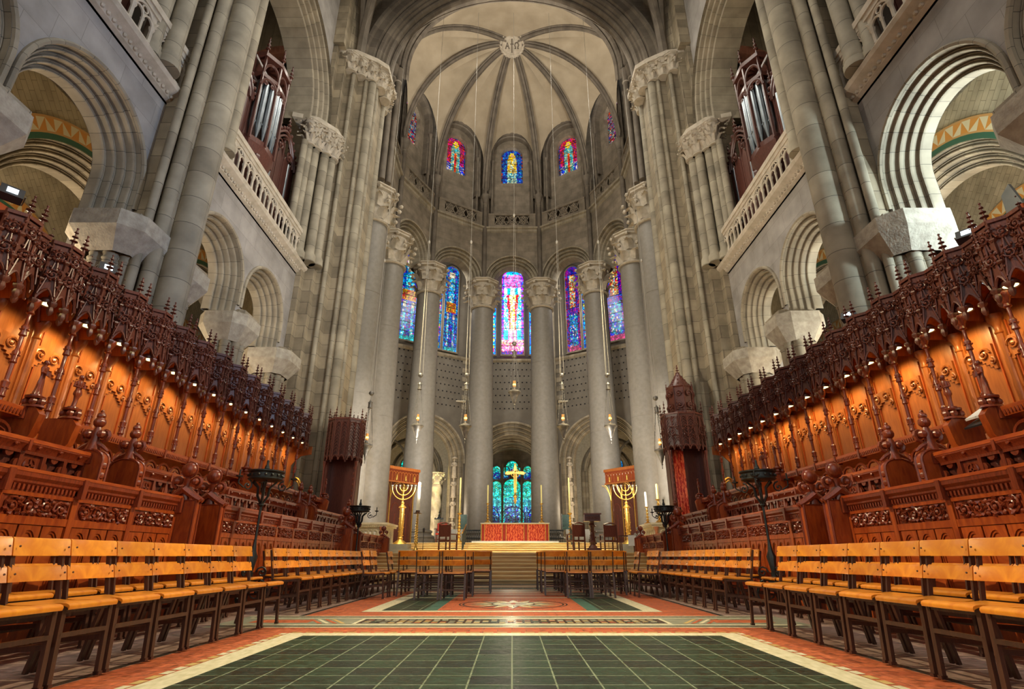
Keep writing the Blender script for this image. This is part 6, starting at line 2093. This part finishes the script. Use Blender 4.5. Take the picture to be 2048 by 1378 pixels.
# carved wooden gallery screens between the columns
for sx in (-1, 1):
    A = V((sx * 7.45, 30.9, 0)); B = V((sx * 5.80, 32.9, 0))
    a = (B - A); L = a.length; a.normalize()
    r = place('gallery_screen', 'carved and gilded wooden screen with an overhanging gallery between the %s columns' % SIDE[sx], 'screen', A.x, A.y, SZ)
    r.rotation_euler = (0, 0, atan2(a.y, a.x))
    sg = -1 if sx < 0 else 1                                # local y towards the nave
    def yy(d): return sg * d
    Z0 = -SZ
    m = MB(); y0, y1 = sorted((yy(-0.05), yy(-0.12))); m.box(0, L, y0, y1, 0, 4.72 + Z0); m.build('back_boards', 'oak_dark', r, smooth=0)
    m = MB(); y0, y1 = sorted((yy(0.25), yy(0.30))); m.box(-0.05, L + 0.05, y0, y1, 4.72 + Z0, 5.40 + Z0); m.build('gallery_front', 'oak_carved', r, smooth=0)
    m = MB()
    y0, y1 = sorted((yy(0.2), yy(0.38))); m.box(-0.08, L + 0.08, y0, y1, 5.40 + Z0, 5.56 + Z0); m.box(-0.06, L + 0.06, y0, y1, 4.68 + Z0, 4.76 + Z0)
    n = 12; p = L / n
    for k in range(n):
        xc = p * (k + 0.5)
        m.tube([(xc + p * 0.45 * cos(t), yy(0.34), 5.16 + Z0 + 0.12 * sin(t)) for t in [pi * q / 6 for q in range(7)]], 0.02, 5)
        m.ball((xc + p / 2, yy(0.33), 5.12 + Z0), 0.03, 5, 4)
        m.bar((xc + p / 2, yy(0.32), 4.76 + Z0), (xc + p / 2, yy(0.32), 5.12 + Z0), 0.025)
    m.build('carved_cresting', 'oak_panel', r)
    m = MB()
    for k in (1, 4, 7, 10):
        m.lathe([(0.03, 0), (0.05, 0.05), (0.035, 0.2), (0.05, 0.25), (0.02, 0.28)], (p * (k + .5), yy(0.34), 4.80 + Z0), 8); m.ball((p * (k + .5), yy(0.34), 5.12 + Z0), 0.03, 6, 5)
    m.build('small_figures', 'gold', r)
    m = MB(); nb = 3; q = L / nb
    for k in range(nb + 1):
        x0 = min(max(q * k, 0.04), L - 0.04)
        m.bar((x0, yy(0.0), 0), (x0, yy(0.0), 4.0 + Z0), 0.05)
        for e in (-1, -0.5, 0.5, 1):
            m.tube([(x0 + e * q * 0.48 * (1 - cos(t)), yy(0.25 * (1 - cos(t))), 3.55 + Z0 + 1.12 * sin(t)) for t in [pi / 2 * j / 7 for j in range(8)]], 0.018, 5)
    m.build('fan_ribs', 'gold', r)
    m = MB()
    for k in range(nb):
        xc = q * (k + .5)
        m.tube([(xc + q * 0.3 * cos(t), yy(-0.02), 3.2 + Z0 + 0.4 * sin(t)) for t in [pi * j / 8 for j in range(9)]], 0.015, 5)
        m.bar((xc, yy(-0.03), 0), (xc, yy(-0.03), 3.0 + Z0), 0.03)
    m.build('panel_tracery', 'oak_carved', r)

# canopied thrones beside the great piers
def throne(sx, x0, x1, y, zb, zc0, zc1, zt, tower, label):
    r = place('canopied_throne', label, 'throne', (x0 + x1) / 2, y, 0)
    w = (x1 - x0); h = w / 2; c = h * 0.42; d = 0.42
    outline = [(-h, d), (-h, -0.1), (-c, -d), (c, -d), (h, -0.1), (h, d)]
    m = MB()
    m.prism([(p, q) for p, q in outline], (0, 0, 0), (1, 0, 0), (0, 1, 0), (0, 0, 1), zc1 - 0.06, zc1)
    m.prism([(p * .98, q * .98) for p, q in outline], (0, 0, 0), (1, 0, 0), (0, 1, 0), (0, 0, 1), zc0 + 0.12, zc1 - .06)
    m.build('canopy_box', 'organwood', r, smooth=0)
    m = MB()
    for i in range(len(outline) - 1):
        P = V((outline[i][0], outline[i][1], 0)); Q = V((outline[i + 1][0], outline[i + 1][1], 0))
        a = Q - P; L = a.length; a.normalize(); n = V((a.y, -a.x, 0))
        H = zc1 - zc0
        for k in range(2):
            cc = P + a * (L * (0.28 + 0.44 * k)) + n * 0.03
            # herringbone tracery lights
            for j in range(9):
                zz = zc0 + 0.25 + (H - 0.45) * j / 9
                for e in (-1, 1):
                    m.bar(cc + V((0, 0, zz + 0.12)), cc + a * (e * L * 0.19) + V((0, 0, zz)), 0.016)
            for e in (-1, 1): m.bar(cc + a * (e * L * .2) + V((0, 0, zc0 + .15)), cc + a * (e * L * .2) + V((0, 0, zc1 - .1)), 0.022)
            m.tube([cc + a * (L * .2 * cos(t)) + V((0, 0, zc1 - 0.32 + 0.2 * sin(t))) for t in [pi * q / 8 for q in range(9)]], 0.016, 5)
            m.tube([cc + a * (L * .2 * cos(t)) + V((0, 0, zc0 + 0.02 + 0.16 * sin(t))) for t in [pi * q / 8 for q in range(9)]], 0.022, 5)
        m.bar(P + V((0, 0, zc0 + .16)), Q + V((0, 0, zc0 + .16)), 0.05); m.bar(P + V((0, 0, zc1)), Q + V((0, 0, zc1)), 0.06)
        if tower:
            carved_panel(m, (P + Q) / 2 + n * 0.05 + V((0, 0, (zc0 + zc1) / 2)), a, (0, 0, 1), L * .9, H * 0.5, i, 0.016, 0.03)
    m.build('canopy_tracery', 'canopywood', r)
    m = MB()
    for i, (p, q) in enumerate(outline):
        m.bar((p, q, zc0 - 0.05), (p, q, zc1 + 0.05), 0.045)
        finial(m, (p, q, zc1), 0.42 if not tower else .5, 0.055, 3, 6)
    for i in range(len(outline) - 1):
        for t in (0.33, 0.66):
            p = outline[i][0] * (1 - t) + outline[i + 1][0] * t; q = outline[i][1] * (1 - t) + outline[i + 1][1] * t
            finial(m, (p, q, zc1), 0.24, 0.04, 2, 6)
    m.build('pinnacles', 'canopywood', r)
    if tower:
        m = MB(); zt0 = zc1
        rr = h * 0.72
        m.lathe([(rr, zt0), (rr, zt0 + 0.08), (rr * .9, zt0 + 0.12), (rr * .9, zt0 + 0.95), (rr * .98, zt0 + 1.0), (rr * .7, zt0 + 1.15), (rr * 0.22, zt0 + 1.5), (rr * .12, zt0 + 1.6)], (0, 0, 0), 8)
        for k in range(8):
            a = 2 * pi * k / 8 + pi / 8
            u = V((cos(a), sin(a), 0))
            for q in range(2):
                cc = u * (rr * .95) + V((0, 0, zt0 + .3 + .4 * q)); t = V((-sin(a), cos(a), 0))
                spiral(m, cc + u * .02, t, (0, 0, 1), rr * .27, 1.4, 0, 1 if q else -1, 0.03, 12)
            m.bar(V((cos(a + pi / 8), sin(a + pi / 8), 0)) * rr + V((0, 0, zt0)), V((cos(a + pi / 8), sin(a + pi / 8), 0)) * rr + V((0, 0, zt0 + 1.0)), 0.03)
            finial(m, tuple(V((cos(a + pi / 8), sin(a + pi / 8), 0)) * rr + V((0, 0, zt0 + 1.0))), 0.25, 0.035, 2, 5)
            for z in (1.12, 1.3, 1.45): m.ball(u * (rr * (1.6 - z) * 1.35 + .03) + V((0, 0, zt0 + z)), 0.035, 5, 4)
        finial(m, (0, 0, zt0 + 1.5), zt - zt0 - 1.5, 0.08, 3, 8)
        m.build('spire', 'canopywood', r)
    m = MB()
    for e in (-1, 1):
        m.box(min(e * h, e * (h - .14)), max(e * h, e * (h - .14)), 0.0, d, zb, zc0 + .15)
    m.box(-h, h, d - 0.05, d, zb, zc0 + .15)
    m.build('back_panelling', 'oak_dark', r, smooth=0)
    m = MB()
    for (p, q) in ((h * 0.95, -0.1), (-h * .95, -.1)):
        m.lathe([(0.06, zb), (0.06, zb + .4), (0.03, zb + .45), (0.03, zb + 1.0), (0.05, zb + 1.03), (0.03, zb + 1.08), (0.03, zc0 - .2), (0.055, zc0 - .08), (0.065, zc0 + .02)], (p, q, 0), 8)
    for k in range(16):
        zz = zb + 0.3 + (zc0 - zb - .3) * k / 16
        m.ball((-h * sx * -0.82 * -1, -0.02, zz), 0.035, 5, 4, (1, .6, 1.4))
    m.build('posts', 'oak_carved', r)
    if tower:
        m = MB(); N = 10; x0_ = -h + 0.20
        prev = None
        for k in range(N + 1):
            x = x0_ + 0.36 * k / N; y_ = 0.1 + 0.03 * sin(k * 2.2)
            row = [m.P((x, y_, zb + .3)), m.P((x, y_, zc0 + .1))]
            if prev: m.F((prev[0], row[0], row[1], prev[1]), [(k * .05, 0), ((k + 1) * .05, 0), ((k + 1) * .05, 3), (k * .05, 3)])
            prev = row
        sol = m.build('damask_drape', 'damask', r)
        md = sol.modifiers.new('thickness', 'SOLIDIFY'); md.thickness = 0.02
    return r
throne(-1, -6.5, -5.35, 18.95, 0.45, 3.78, 5.25, 5.6, False, 'dark carved canopy seat with pinnacles by the left great pier')
throne(1, 5.45, 6.78, 18.95, 0.45, 4.15, 5.45, 7.35, True, 'dark carved spired throne with red drape by the right great pier')

# marble parapets with small statues
for sx in (-1, 1):
    xa, xb = (-6.45, -5.15) if sx < 0 else (5.72, 7.0)
    r = place('marble_parapet', 'ivory marble parapet with niches and red corner shafts at the %s of the steps' % SIDE[sx], 'parapet', (xa + xb) / 2, 23.0, ZL)
    h = (xb - xa) / 2
    m = MB(); m.box(-h, h, 0, 1.8, 0, 1.0); m.box(-h - .06, h + .06, -0.06, 1.86, 0, 0.12); m.build('body', 'ivory', r, smooth=0)
    m = MB(); m.box(-h - .1, h + .1, -0.1, 1.9, 1.0, 1.08); m.box(-h - .14, h + .14, -0.14, 1.94, 1.08, 1.16)
    x = -h
    while x < h: m.ball((x, -0.1, 1.03), 0.025, 5, 4); x += 0.08
    m.build('cornice', 'ivory', r)
    for e in (-1, 1):
        m = MB(); m.lathe([(0.09, .12), (0.07, .18), (0.06, .2), (0.06, .82), (0.09, .92), (0.1, 1.0)], (e * (h - 0.1), -0.05, 0), 12); m.build('corner_shaft', 'redmarble', r)
    m = MB()
    for k in range(4):
        xx = -h + 0.38 + (2 * h - .76) * k / 3
        m.tube([(xx + 0.13 * cos(t), -0.02, 0.72 + 0.17 * sin(t)) for t in [pi * q / 8 for q in range(9)]], 0.025, 5)
        for e in (-1, 1): m.bar((xx + e * .14, -.02, .12), (xx + e * .14, -.02, .74), 0.03)
    for k in range(4):
        yy_ = 0.35 + 0.37 * k; xx = -sx * h
        m.tube([(xx, yy_ + 0.12 * cos(t), 0.72 + 0.15 * sin(t)) for t in [pi * q / 8 for q in range(9)]], 0.025, 5)
        for e in (-1, 1): m.bar((xx, yy_ + e * .13, .12), (xx, yy_ + e * .13, .74), 0.03)
    m.build('niche_arcade', 'ivory', r)
    for k in range(4):
        xx = -h + 0.38 + (2 * h - .76) * k / 3
        m = MB(); m.lathe([(0.09, .14), (0.08, .3), (0.06, .5), (0.085, .62), (0.03, .68), (0.045, .72), (0.045, .78), (0, .82)], (xx, -0.05, 0), 10, cap=False); m.build('niche_statue', 'whitemarble', r)
candlestick('parapet_candlestick', 'brass candlestick with a short pale candle, left one on the right parapet', 5.80, 24.2, ZL + 1.162, 0.72, 0.15, 0.62, 0.055, 'brass', 'waxwhite', 4)
candlestick('parapet_candlestick', 'brass candlestick with a greenish candle, right one on the right parapet', 6.08, 23.3, ZL + 1.162, 0.95, 0.17, 0.62, 0.055, 'brass', 'wax', 5)

# lectern
r = place('lectern', 'dark carved wooden lectern with a broad sloping top on the right of the steps', 'lectern', 3.08, 21.9, ZL)
m = MB(); m.box(-.32, .32, -.28, .28, 0, .08); m.box(-.24, .24, -.2, .2, .08, .18); m.lathe([(0.18, .18), (0.10, .3), (0.14, .4), (0.09, .55), (0.08, .9), (0.13, 1.0), (0.09, 1.08), (0.12, 1.16)], (0, 0, 0), 8)
for k in range(10): m.ball((0.12 * cos(k * 2.1), 0.12 * sin(k * 2.1), .35 + k * .07), 0.04, 5, 4)
m.build('pedestal', 'oak_dark', r)
m = MB(); m.prism([(-.26, 1.14), (.26, 1.14), (.26, 1.30), (-.26, 1.42)], (0, 0, 0), (0, 1, 0), (0, 0, 1), (1, 0, 0), -.30, .30); m.box(-.34, .34, -.30, -.26, 1.38, 1.43); carved_panel(m, (0, -.265, 1.26), (1, 0, 0), (0, 0, 1), .5, .12, 3, .01, .01); m.build('desk_top', 'oak_dark', r)

# clergy chairs and the red chair
def armchair(x, y, z, rz, mat, cloth, label, h=1.05):
    r = place('armchair', label, 'chair', x, y, z, rz)
    m = MB()
    for e in (-1, 1):
        m.bar((e * .25, -.24, 0), (e * .25, -.24, h), .045); m.bar((e * .25, .22, 0), (e * .25, .22, .66), .045)
    m.build('frame', mat, r, smooth=0)
    m = MB(); m.box(-.27, .27, -.25, .25, .40, .47); m.build('seat', cloth, r, smooth=0)
    m = MB(); m.box(-.23, .23, -.25, -.20, .58, h - .04); m.tube([(-.25 + .5 * k / 8, -.24, h - .02 + .06 * sin(pi * k / 8)) for k in range(9)], .03, 5); m.build('backrest', cloth, r)
    for e in (-1, 1):
        m = MB(); m.box(e * .25 - .03, e * .25 + .03, -.25, .25, .65, .69); m.build('arm_rest', mat, r, smooth=0)
    m = MB()
    for y_ in (-.24, .22): m.bar((-.25, y_, .18), (.25, y_, .18), .03)
    m.build('stretcher', mat, r, smooth=0)
armchair(-2.45, 22.0, ZL, -.5, 'oak_dark', 'oak_dark', 'dark wooden armchair on the landing left of the steps')
armchair(2.45, 22.0, ZL, .4, 'oak_dark', 'oak_dark', 'dark wooden armchair just left of the lectern')
armchair(3.75, 22.3, ZL, .2, 'oak_dark', 'oak_dark', 'dark wooden armchair just right of the lectern')
armchair(-3.62, 29.3, SZ, pi, 'oak_dark', 'redcloth', 'small red upholstered armchair beside the left column base', 0.95)
# iron handrails of the steps
for sx, x in ((-1, -2.35), (1, 2.95)):
    r = place('handrail', 'black iron handrail with upright bars on the %s of the upper steps' % SIDE[sx], 'railing', x, 27.0, ZL)
    m = MB(); m.bar((0, 0, .92), (0, 2.1, 1.42), .05); m.build('rail', 'brass', r, smooth=0)
    m = MB()
    for k in range(9): m.bar((0, .05 + .25 * k, 0.0 + 0.52 * max(0, min(1, (.25 * k) / 2.0)) + .0), (0, .05 + .25 * k, .92 + .06 * k), .025)
    m.build('balusters', 'iron', r, smooth=0)
# draped side tables, rails, lantern
for sx in (-1, 1):
    xa, xb = (-4.75, -2.95) if sx < 0 else (3.3, 5.0)
    r = place('draped_table', 'long side table draped in white linen behind the %s tall candlestick' % SIDE[sx], 'table', (xa + xb) / 2, 35.2, SZ)
    h = (xb - xa) / 2
    m = MB(); m.box(-h, h, -.3, .3, .86, .92); m.build('table_top', 'cloth', r, smooth=0)
    m = MB(); N = 40; prev = None
    for k in range(N + 1):
        x = -h + 2 * h * k / N; y_ = -.31 + .02 * sin(k * 1.9)
        row = [m.P((x, y_ - .02, 0.03)), m.P((x, -.31, .92))]
        if prev: m.F((prev[0], row[0], row[1], prev[1]))
        prev = row
    o = m.build('linen_drape', 'cloth', r); md = o.modifiers.new('thickness', 'SOLIDIFY'); md.thickness = .015
    for e in (-1, 1):
        for q in (-1, 1):
            m = MB(); m.bar((e * (h - .08), q * .22, 0), (e * (h - .08), q * .22, .87), .06); m.build('leg', 'oak_dark', r, smooth=0)
    xa, xb = (-2.75, -1.9) if sx < 0 else (2.25, 3.1)
    r = place('lattice_rail', 'low dark lattice rail between the altar and the %s column' % SIDE[sx], 'railing', (xa + xb) / 2, 34.2, SZ)
    h = (xb - xa) / 2
    m = MB(); m.box(-h, h, -.03, .03, .78, .86); m.box(-h, h, -.03, .03, .36, .42); m.box(-h, h, -.03, .03, 0, .06)
    for k in range(8):
        x = -h + 2 * h * k / 8
        for (p, q) in ((0, 1), (1, 0)): m.bar((x + p * h / 4, 0, .42), (x + q * h / 4, 0, .78), .022)
        m.bar((x, 0, 0), (x, 0, .4), .03)
    m.build('lattice', 'iron', r, smooth=0)
    r = place('blue_green_panel', 'blue-green upright panel standing in for a window behind the %s tall candlestick' % SIDE[sx], 'panel', -3.1 if sx < 0 else 3.42, 36.0, SZ)  # generic panel in place of a blue window glimpse
    m = MB(); m.box(-.26, .26, -.03, .03, .95, 1.85); m.build('panel_face', 'tile_teal', r, smooth=0)
    m = MB()
    for e in (-1, 1): m.box(e * .26 - .03, e * .26 + .03, -.05, .05, 0, 1.9)
    m.build('panel_frame', 'silver', r, smooth=0)
r = place('iron_turret', 'small black iron turret cage with a spire on the left draped table', 'lantern', -4.55, 35.25, SZ + .921)
m = MB()
for k in range(9): m.bar((-.24 + .06 * k, -.1, 0), (-.24 + .06 * k, -.1, .62), .016)
m.box(-.27, .27, -.14, .14, 0, .04); m.box(-.27, .27, -.14, .14, .60, .66)
for e in (-1, 1): finial(m, (e * .24, 0, .66), .16, .04, 1, 6)
m.build('cage', 'iron', r, smooth=0)
m = MB(); m.lathe([(.16, .66), (.06, .80), (.07, .86), (.02, .95), (.04, 1.0), (.01, 1.1), (0, 1.35)], (0, 0, 0), 8, cap=False); m.build('spire', 'iron', r)
r = place('credence_table', 'small dark table with a white cloth beside the right menorah', 'table', 4.35, 21.6, ZL)
m = MB(); m.box(-.3, .3, -.2, .2, .58, .62); m.build('table_top', 'oak_dark', r, smooth=0)
for e in (-1, 1):
    for q in (-1, 1):
        m = MB(); m.bar((e * .26, q * .16, 0), (e * .26, q * .16, .6), .04); m.build('leg', 'oak_dark', r, smooth=0)
m = MB(); m.box(-.02, .28, -.215, .205, .62, .63); m.box(-.02, .28, -.215, -.205, .25, .63); m.build('cloth', 'paper', r, smooth=0)
# microphone stands
for x, y, s in ((-3.45, 22.3, 'left, beside the thick white candle'), (4.1, 24.4, 'right, beside the menorah')):
    r = place('microphone_stand', 'thin black microphone stand on the ' + s, 'microphone stand', x, y, ZL)
    m = MB(); m.lathe([(.1, 0), (.1, .02), (.012, .03), (.012, .75)], (0, 0, 0), 10); m.build('stand', 'plastic', r)
    m = MB(); m.lathe([(.03, .75), (.045, .80), (.045, .9), (.02, .93)], (0, 0, 0), 8); m.build('microphone', 'plastic', r)

# carved stone figures on the jambs of the ambulatory arches, twisted column in the chapel
for sx in (-1, 1):
    for k in range(4):
        z = SZ + 0.75 + 1.42 * k
        r = place('jamb_statue', 'small stone saint in a niche on the %s jamb, %s from the floor' % (SIDE[sx], ORD[k]), 'statue', sx * 4.32, 40.95, z, 0, 'stone saints stacked on the arch jambs')
        m = MB(); m.lathe([(.16, 0), (.17, .1), (.15, .5), (.12, .7), (.17, .85), (.15, .93), (.05, .97), (.05, 1.0)], (0, 0, 0), 12); m.ball((0, -.02, 1.08), .095, 8, 6, (.9, .9, 1.15))
        for e in (-1, 1): m.tube([(e * .15, 0, .88), (e * .19, -.08, .7), (e * .03, -.17, .66)], .045, 6)
        m.build('body', 'carved', r)
        m = MB(); m.lathe([(.05, -.32), (.18, -.08), (.2, 0)], (0, 0.02, 0), 8); m.build('corbel', 'carved', r)
        m = MB(); m.lathe([(.22, 1.22), (.2, 1.3), (.06, 1.4)], (0, 0.05, 0), 6)
        m.build('niche_hood', 'carved', r)
r = place('twisted_column', 'cream marble twisted column glowing in the left side chapel', 'column', -5.95, 43.4, SZ)
m = MB()
N = 24; rows = []
for j in range(61):
    z = .6 + 4.0 * j / 60
    rows.append([m.P(((.44 + .05 * cos(3 * (2 * pi * k / N) + z * 6)) * cos(2 * pi * k / N), (.44 + .05 * cos(3 * (2 * pi * k / N) + z * 6)) * sin(2 * pi * k / N), z)) for k in range(N)])
for j in range(60):
    for k in range(N): m.F((rows[j][k], rows[j][(k + 1) % N], rows[j + 1][(k + 1) % N], rows[j + 1][k]))
m.build('shaft', 'ivory', r)
m = MB(); capital(m, (0, 0, 4.6), .44, .62, .9, 2, 7); m.build('capital', 'ivory', r)
m = MB(); m.lathe([(.65, 0), (.65, .3), (.55, .4), (.56, .5), (.46, .62)], (0, 0, 0), 20); m.build('base', 'ivory', r)
light('chapel_lamp', 'SPOT', (-5.6, 41.6, 8.5), (-5.95, 43.4, 4.0), 700, (1, .85, .35), .2, 60)

# iron screen behind the altar
r = place('scrolled_iron_gate', 'low black scrolled iron gate behind the altar before the chapel', 'gate', 0.1, 41.0, SZ)
m = MB()
for xc in (-1.9, 0, 1.9):
    m.tube([(xc + .85 * cos(t), 0, 2.0 + .75 * sin(t)) for t in [pi * k / 16 for k in range(17)]], .035, 6)
    for e in (-1, 1):
        m.bar((xc + e * .85, 0, 0), (xc + e * .85, 0, 2.0), .05)
        spiral(m, (xc + e * .38, 0, 1.9), (e, 0, 0), (0, 0, 1), .33, 1.6, 0, 1, .03, 18)
        spiral(m, (xc + e * .38, 0, 1.1), (e, 0, 0), (0, 0, 1), .33, 1.6, 0, -1, .03, 18)
    for k in range(7): m.bar((xc - .75 + .25 * k, 0, 0), (xc - .75 + .25 * k, 0, 2.1), .022)
m.build('scrollwork', 'iron', r)
m = MB(); m.bar((-2.85, 0, .1), (2.85, 0, .1), .08); m.bar((-2.85, 0, 1.5), (2.85, 0, 1.5), .05); m.build('rails', 'iron', r, smooth=0)

# ================================================================== ORGAN CASES
def organ_case(sx, yc, label):
    r = place('organ_case', label, 'organ', sx * 9.15, yc, 11.31, pi if sx > 0 else 0, 'carved organ cases in the galleries')
    # local x towards the nave
    m = MB(); m.box(-.5, 0.0, -3.0, 3.0, 0, 2.5); m.box(-.5, -.05, -3.0, -0.85, 2.5, 4.6); m.box(-.5, -.05, .85, 3.0, 2.5, 4.6); m.box(-.5, -.1, -.85, .85, 2.5, 6.4); m.build('case', 'organwood', r, smooth=0)
    m = MB()
    for (y0, y1) in ((-2.95, -0.9), (0.9, 2.95)):
        n = 4; p = (y1 - y0) / n
        for k in range(n):
            yy = y0 + p * (k + .5)
            m.prism([(-p * .36, 0.3), (p * .36, 0.3), (p * .36, 4.0), (0, 4.35), (-p * .36, 4.0)], (0, yy, 0), (0, 1, 0), (0, 0, 1), (1, 0, 0), 0.0, .10)
            m.bar((.05, yy - p / 2, 0), (.05, yy - p / 2, 4.8), .09)
            finial(m, (.05, yy - p / 2, 4.8), .8, .09, 3, 6)
        m.bar((.05, y1, 0), (.05, y1, 4.8), .09)
    m.build('shutter_panels', 'organwood', r)
    for (y0, y1) in ((-2.95, -0.9), (0.9, 2.95)):
        m = MB()
        c = (y0 + y1) / 2; w = (y1 - y0) / 2
        for (R, th) in ((1.0, .07), (.82, .05)):
            m.tube([(.12, c + w * R * cos(t), 4.15 + (.75 * R) * sin(t) + .4 * R * max(0, sin(t)) ** 6) for t in [pi * k / 18 for k in range(19)]], th, 6)
        for k in range(15):
            t = pi * (k + .5) / 15
            m.ball((.16, c + w * 1.08 * cos(t), 4.2 + .82 * sin(t) + .4 * max(0, sin(t)) ** 6), .08, 5, 4)
        finial(m, (.12, c, 5.3), .8, .12, 3, 6)
        for e in (-1, 1):
            spiral(m, (.14, c + e * w * .4, 4.4), (0, e, 0), (0, 0, 1), .25, 1.4, 0, 1, .04, 12)
        m.build('carved_cresting', 'organwood', r)
    # central tower
    tw = [(0.0, -.85), (.28, -.85), (.6, -.35), (.6, .35), (.28, .85), (0.0, .85)]
    m = MB()
    m.prism(tw, (0, 0, 0), (1, 0, 0), (0, 1, 0), (0, 0, 1), 2.55, 2.75)
    lo = [m.P((p * .35, q * .5, 1.2)) for p, q in tw]; hi = [m.P((p, q, 2.55)) for p, q in tw]
    for i in range(6): m.F((lo[i], lo[(i + 1) % 6], hi[(i + 1) % 6], hi[i]))
    for k in range(12): m.ball((.3 * cos(k) + .15, .6 * sin(k * 1.7), 1.7 + .07 * k), .12, 5, 4)
    m.build('tower_corbel', 'organwood', r)
    m = MB()
    m.prism([(p * 1.06, q * 1.06) for p, q in tw], (0, 0, 0), (1, 0, 0), (0, 1, 0), (0, 0, 1), 5.35, 5.5)
    m.prism([(p * 1.12, q * 1.1) for p, q in tw], (0, 0, 0), (1, 0, 0), (0, 1, 0), (0, 0, 1), 6.25, 6.42)
    for p, q in tw[1:5]:
        m.bar((p, q, 2.6), (p, q, 6.4), .08)
        finial(m, (p * 1.08, q * 1.06, 6.4), .75, .09, 3, 6)
    for i in range(1, 4):
        P = V((tw[i][0], tw[i][1], 0)); Q = V((tw[i + 1][0], tw[i + 1][1], 0)); a = (Q - P); L = a.length; a.normalize()
        cc = (P + Q) / 2
        m.tube([cc + a * (L / 2 * cos(t)) + V((0, 0, 5.5 + .55 * sin(t))) for t in [pi * k / 10 for k in range(11)]], .05, 5)
        m.tube([cc + a * (L / 2 * cos(t)) + V((0, 0, 4.95 + .4 * sin(t))) for t in [pi * k / 10 for k in range(11)]], .06, 5)
        for e in (-1, 1): spiral(m, cc + a * (e * L * .25) + V((0, 0, 5.15)), a * e, (0, 0, 1), L * .2, 1.3, 0, 1, .04, 10)
    m.build('tower_canopy', 'organwood', r)
    def pipe(p, q, z0, h, rad):
        m = MB()
        m.lathe([(rad * .2, z0), (rad, z0 + h * .24), (rad, z0 + h)], (p, q, 0), 12)
        m.box(p + rad * .9 - .02, p + rad * .9 + .03, q - rad * .5, q + rad * .5, z0 + h * .27, z0 + h * .29)
        m.build('organ_pipe', 'pipe', r)
    for (p, q, rad) in ((.18, -.72, .10), (.33, -.55, .10), (.47, -.37, .10), (.52, -.14, .11), (.52, .12, .11), (.46, .36, .10), (.32, .55, .10), (.18, .72, .10)):
        pipe(p, q, 2.75, 2.45, rad)
    for (yy) in (-2.7, -1.3, 1.15, 2.5):
        pipe(.06, yy, 1.2, 3.0, .07)
for sx in (-1, 1):
    organ_case(sx, 15.2, 'dark carved organ case with silver pipes above the far gallery on the %s' % SIDE[sx])
    organ_case(sx, 6.0, 'dark organ case with grey pipes cut off by the top edge on the %s' % SIDE[sx])

# ================================================================== small fittings above the stalls
def flood(x, y, z, tgt, label, i):
    r = place('clip_floodlight', label, 'floodlight', x, y, z, 0, 'small floodlights clipped above the stall canopies')
    d = (V(tgt) - V((x, y, z))).normalized()
    q = d.to_track_quat('-Z', 'Y')
    r.rotation_euler = q.to_euler()
    m = MB(); m.box(-.13, .13, -.09, .09, -.05, .09); m.build('housing', 'plastic', r, smooth=0)
    m = MB(); m.box(-.06, .06, -.045, .045, -.06, -.05); m.build('lens', 'halogen', r, smooth=0)
    m = MB(); m.bar((0, 0, .0), (0, 0, .16), .02)
    for e in (-1, 1): m.bar((e * .15, 0, -.02), (e * .15, 0, .15), .015)
    m.bar((-.15, 0, .15), (.15, 0, .15), .015)
    m.build('bracket', 'silver', r, smooth=0)
flood(-6.95, 6.2, 5.42, (-3, 3, 7.5), 'small floodlight on the left canopy nearest the camera', 0)
flood(-6.95, 8.15, 5.32, (-3, 5, 7), 'small floodlight further along the left canopy by the impost', 1)
flood(6.95, 7.05, 5.30, (3, 4, 8), 'small floodlight above the right canopy under the bright arch', 2)
flood(6.95, 10.15, 5.35, (3, 7, 8), 'small floodlight above the right canopy before the round shaft', 3)
for (x, y0, y1, lab) in ((-7.05, 5.35, 6.35, 'left at the picture edge'), (-7.05, 8.0, 8.5, 'left below the rough impost'), (7.05, 6.2, 7.8, 'right under the bright arch')):
    r = place('red_board', 'plain dark red board fixed above the stall canopy, ' + lab, 'board', x, (y0 + y1) / 2, 4.74)
    m = MB(); L = (y1 - y0) / 2; m.box(-.02, .02, -L, L, 0, .52); m.build('board', 'oak', r, smooth=0)
r = place('grey_panel', 'grey triangular looking flat panel standing up behind the right canopy', 'panel', 7.35, 6.55, 4.9)
m = MB(); m.prism([(-.22, 0), (.22, 0), (.16, .85), (-.0, .95)], (0, 0, 0), (0, 1, 0), (0, 0, 1), (1, 0, 0), -.02, .02); m.build('panel', 'pipe', r, smooth=0)
r = place('music_stand', 'black music stand in the gap of the right back desks', 'music stand', 6.08, 6.80, 0.851)
m = MB(); m.lathe([(.14, 0), (.14, .02), (.015, .04), (.015, 1.45)], (0, 0, 0), 8); m.build('pole', 'plastic', r)
m = MB(); m.prism([(-.14, 1.42), (.16, 1.60), (.15, 1.62), (-.15, 1.44)], (0, 0, 0), (1, 0, 0), (0, 0, 1), (0, 1, 0), -.19, .19); m.build('tray', 'plastic', r, smooth=0)
r = place('open_music_book', 'open white music book lying on the black music stand at right', 'book', 6.09, 6.80, 2.385)
m = MB()
for e in (-1, 1):
    m.prism([(-.12, -.005), (.14, .15), (.13, .175), (-.13, .02)], (0, 0, 0), (1, 0, 0), (0, 0, 1), (0, 1, 0), min(e * .003, e * .17), max(e * .003, e * .17))
m.build('pages', 'paper', r, smooth=0)

# added spots without fixtures that brighten the marble parapets
for sx in (-1, 1):
    light('parapet_fill_spot', 'SPOT', (sx * 4.2, 20.2, 5.0), (sx * 6.0, 23.4, 1.6), 260, (1.0, 0.86, 0.6), 0.2, 50)
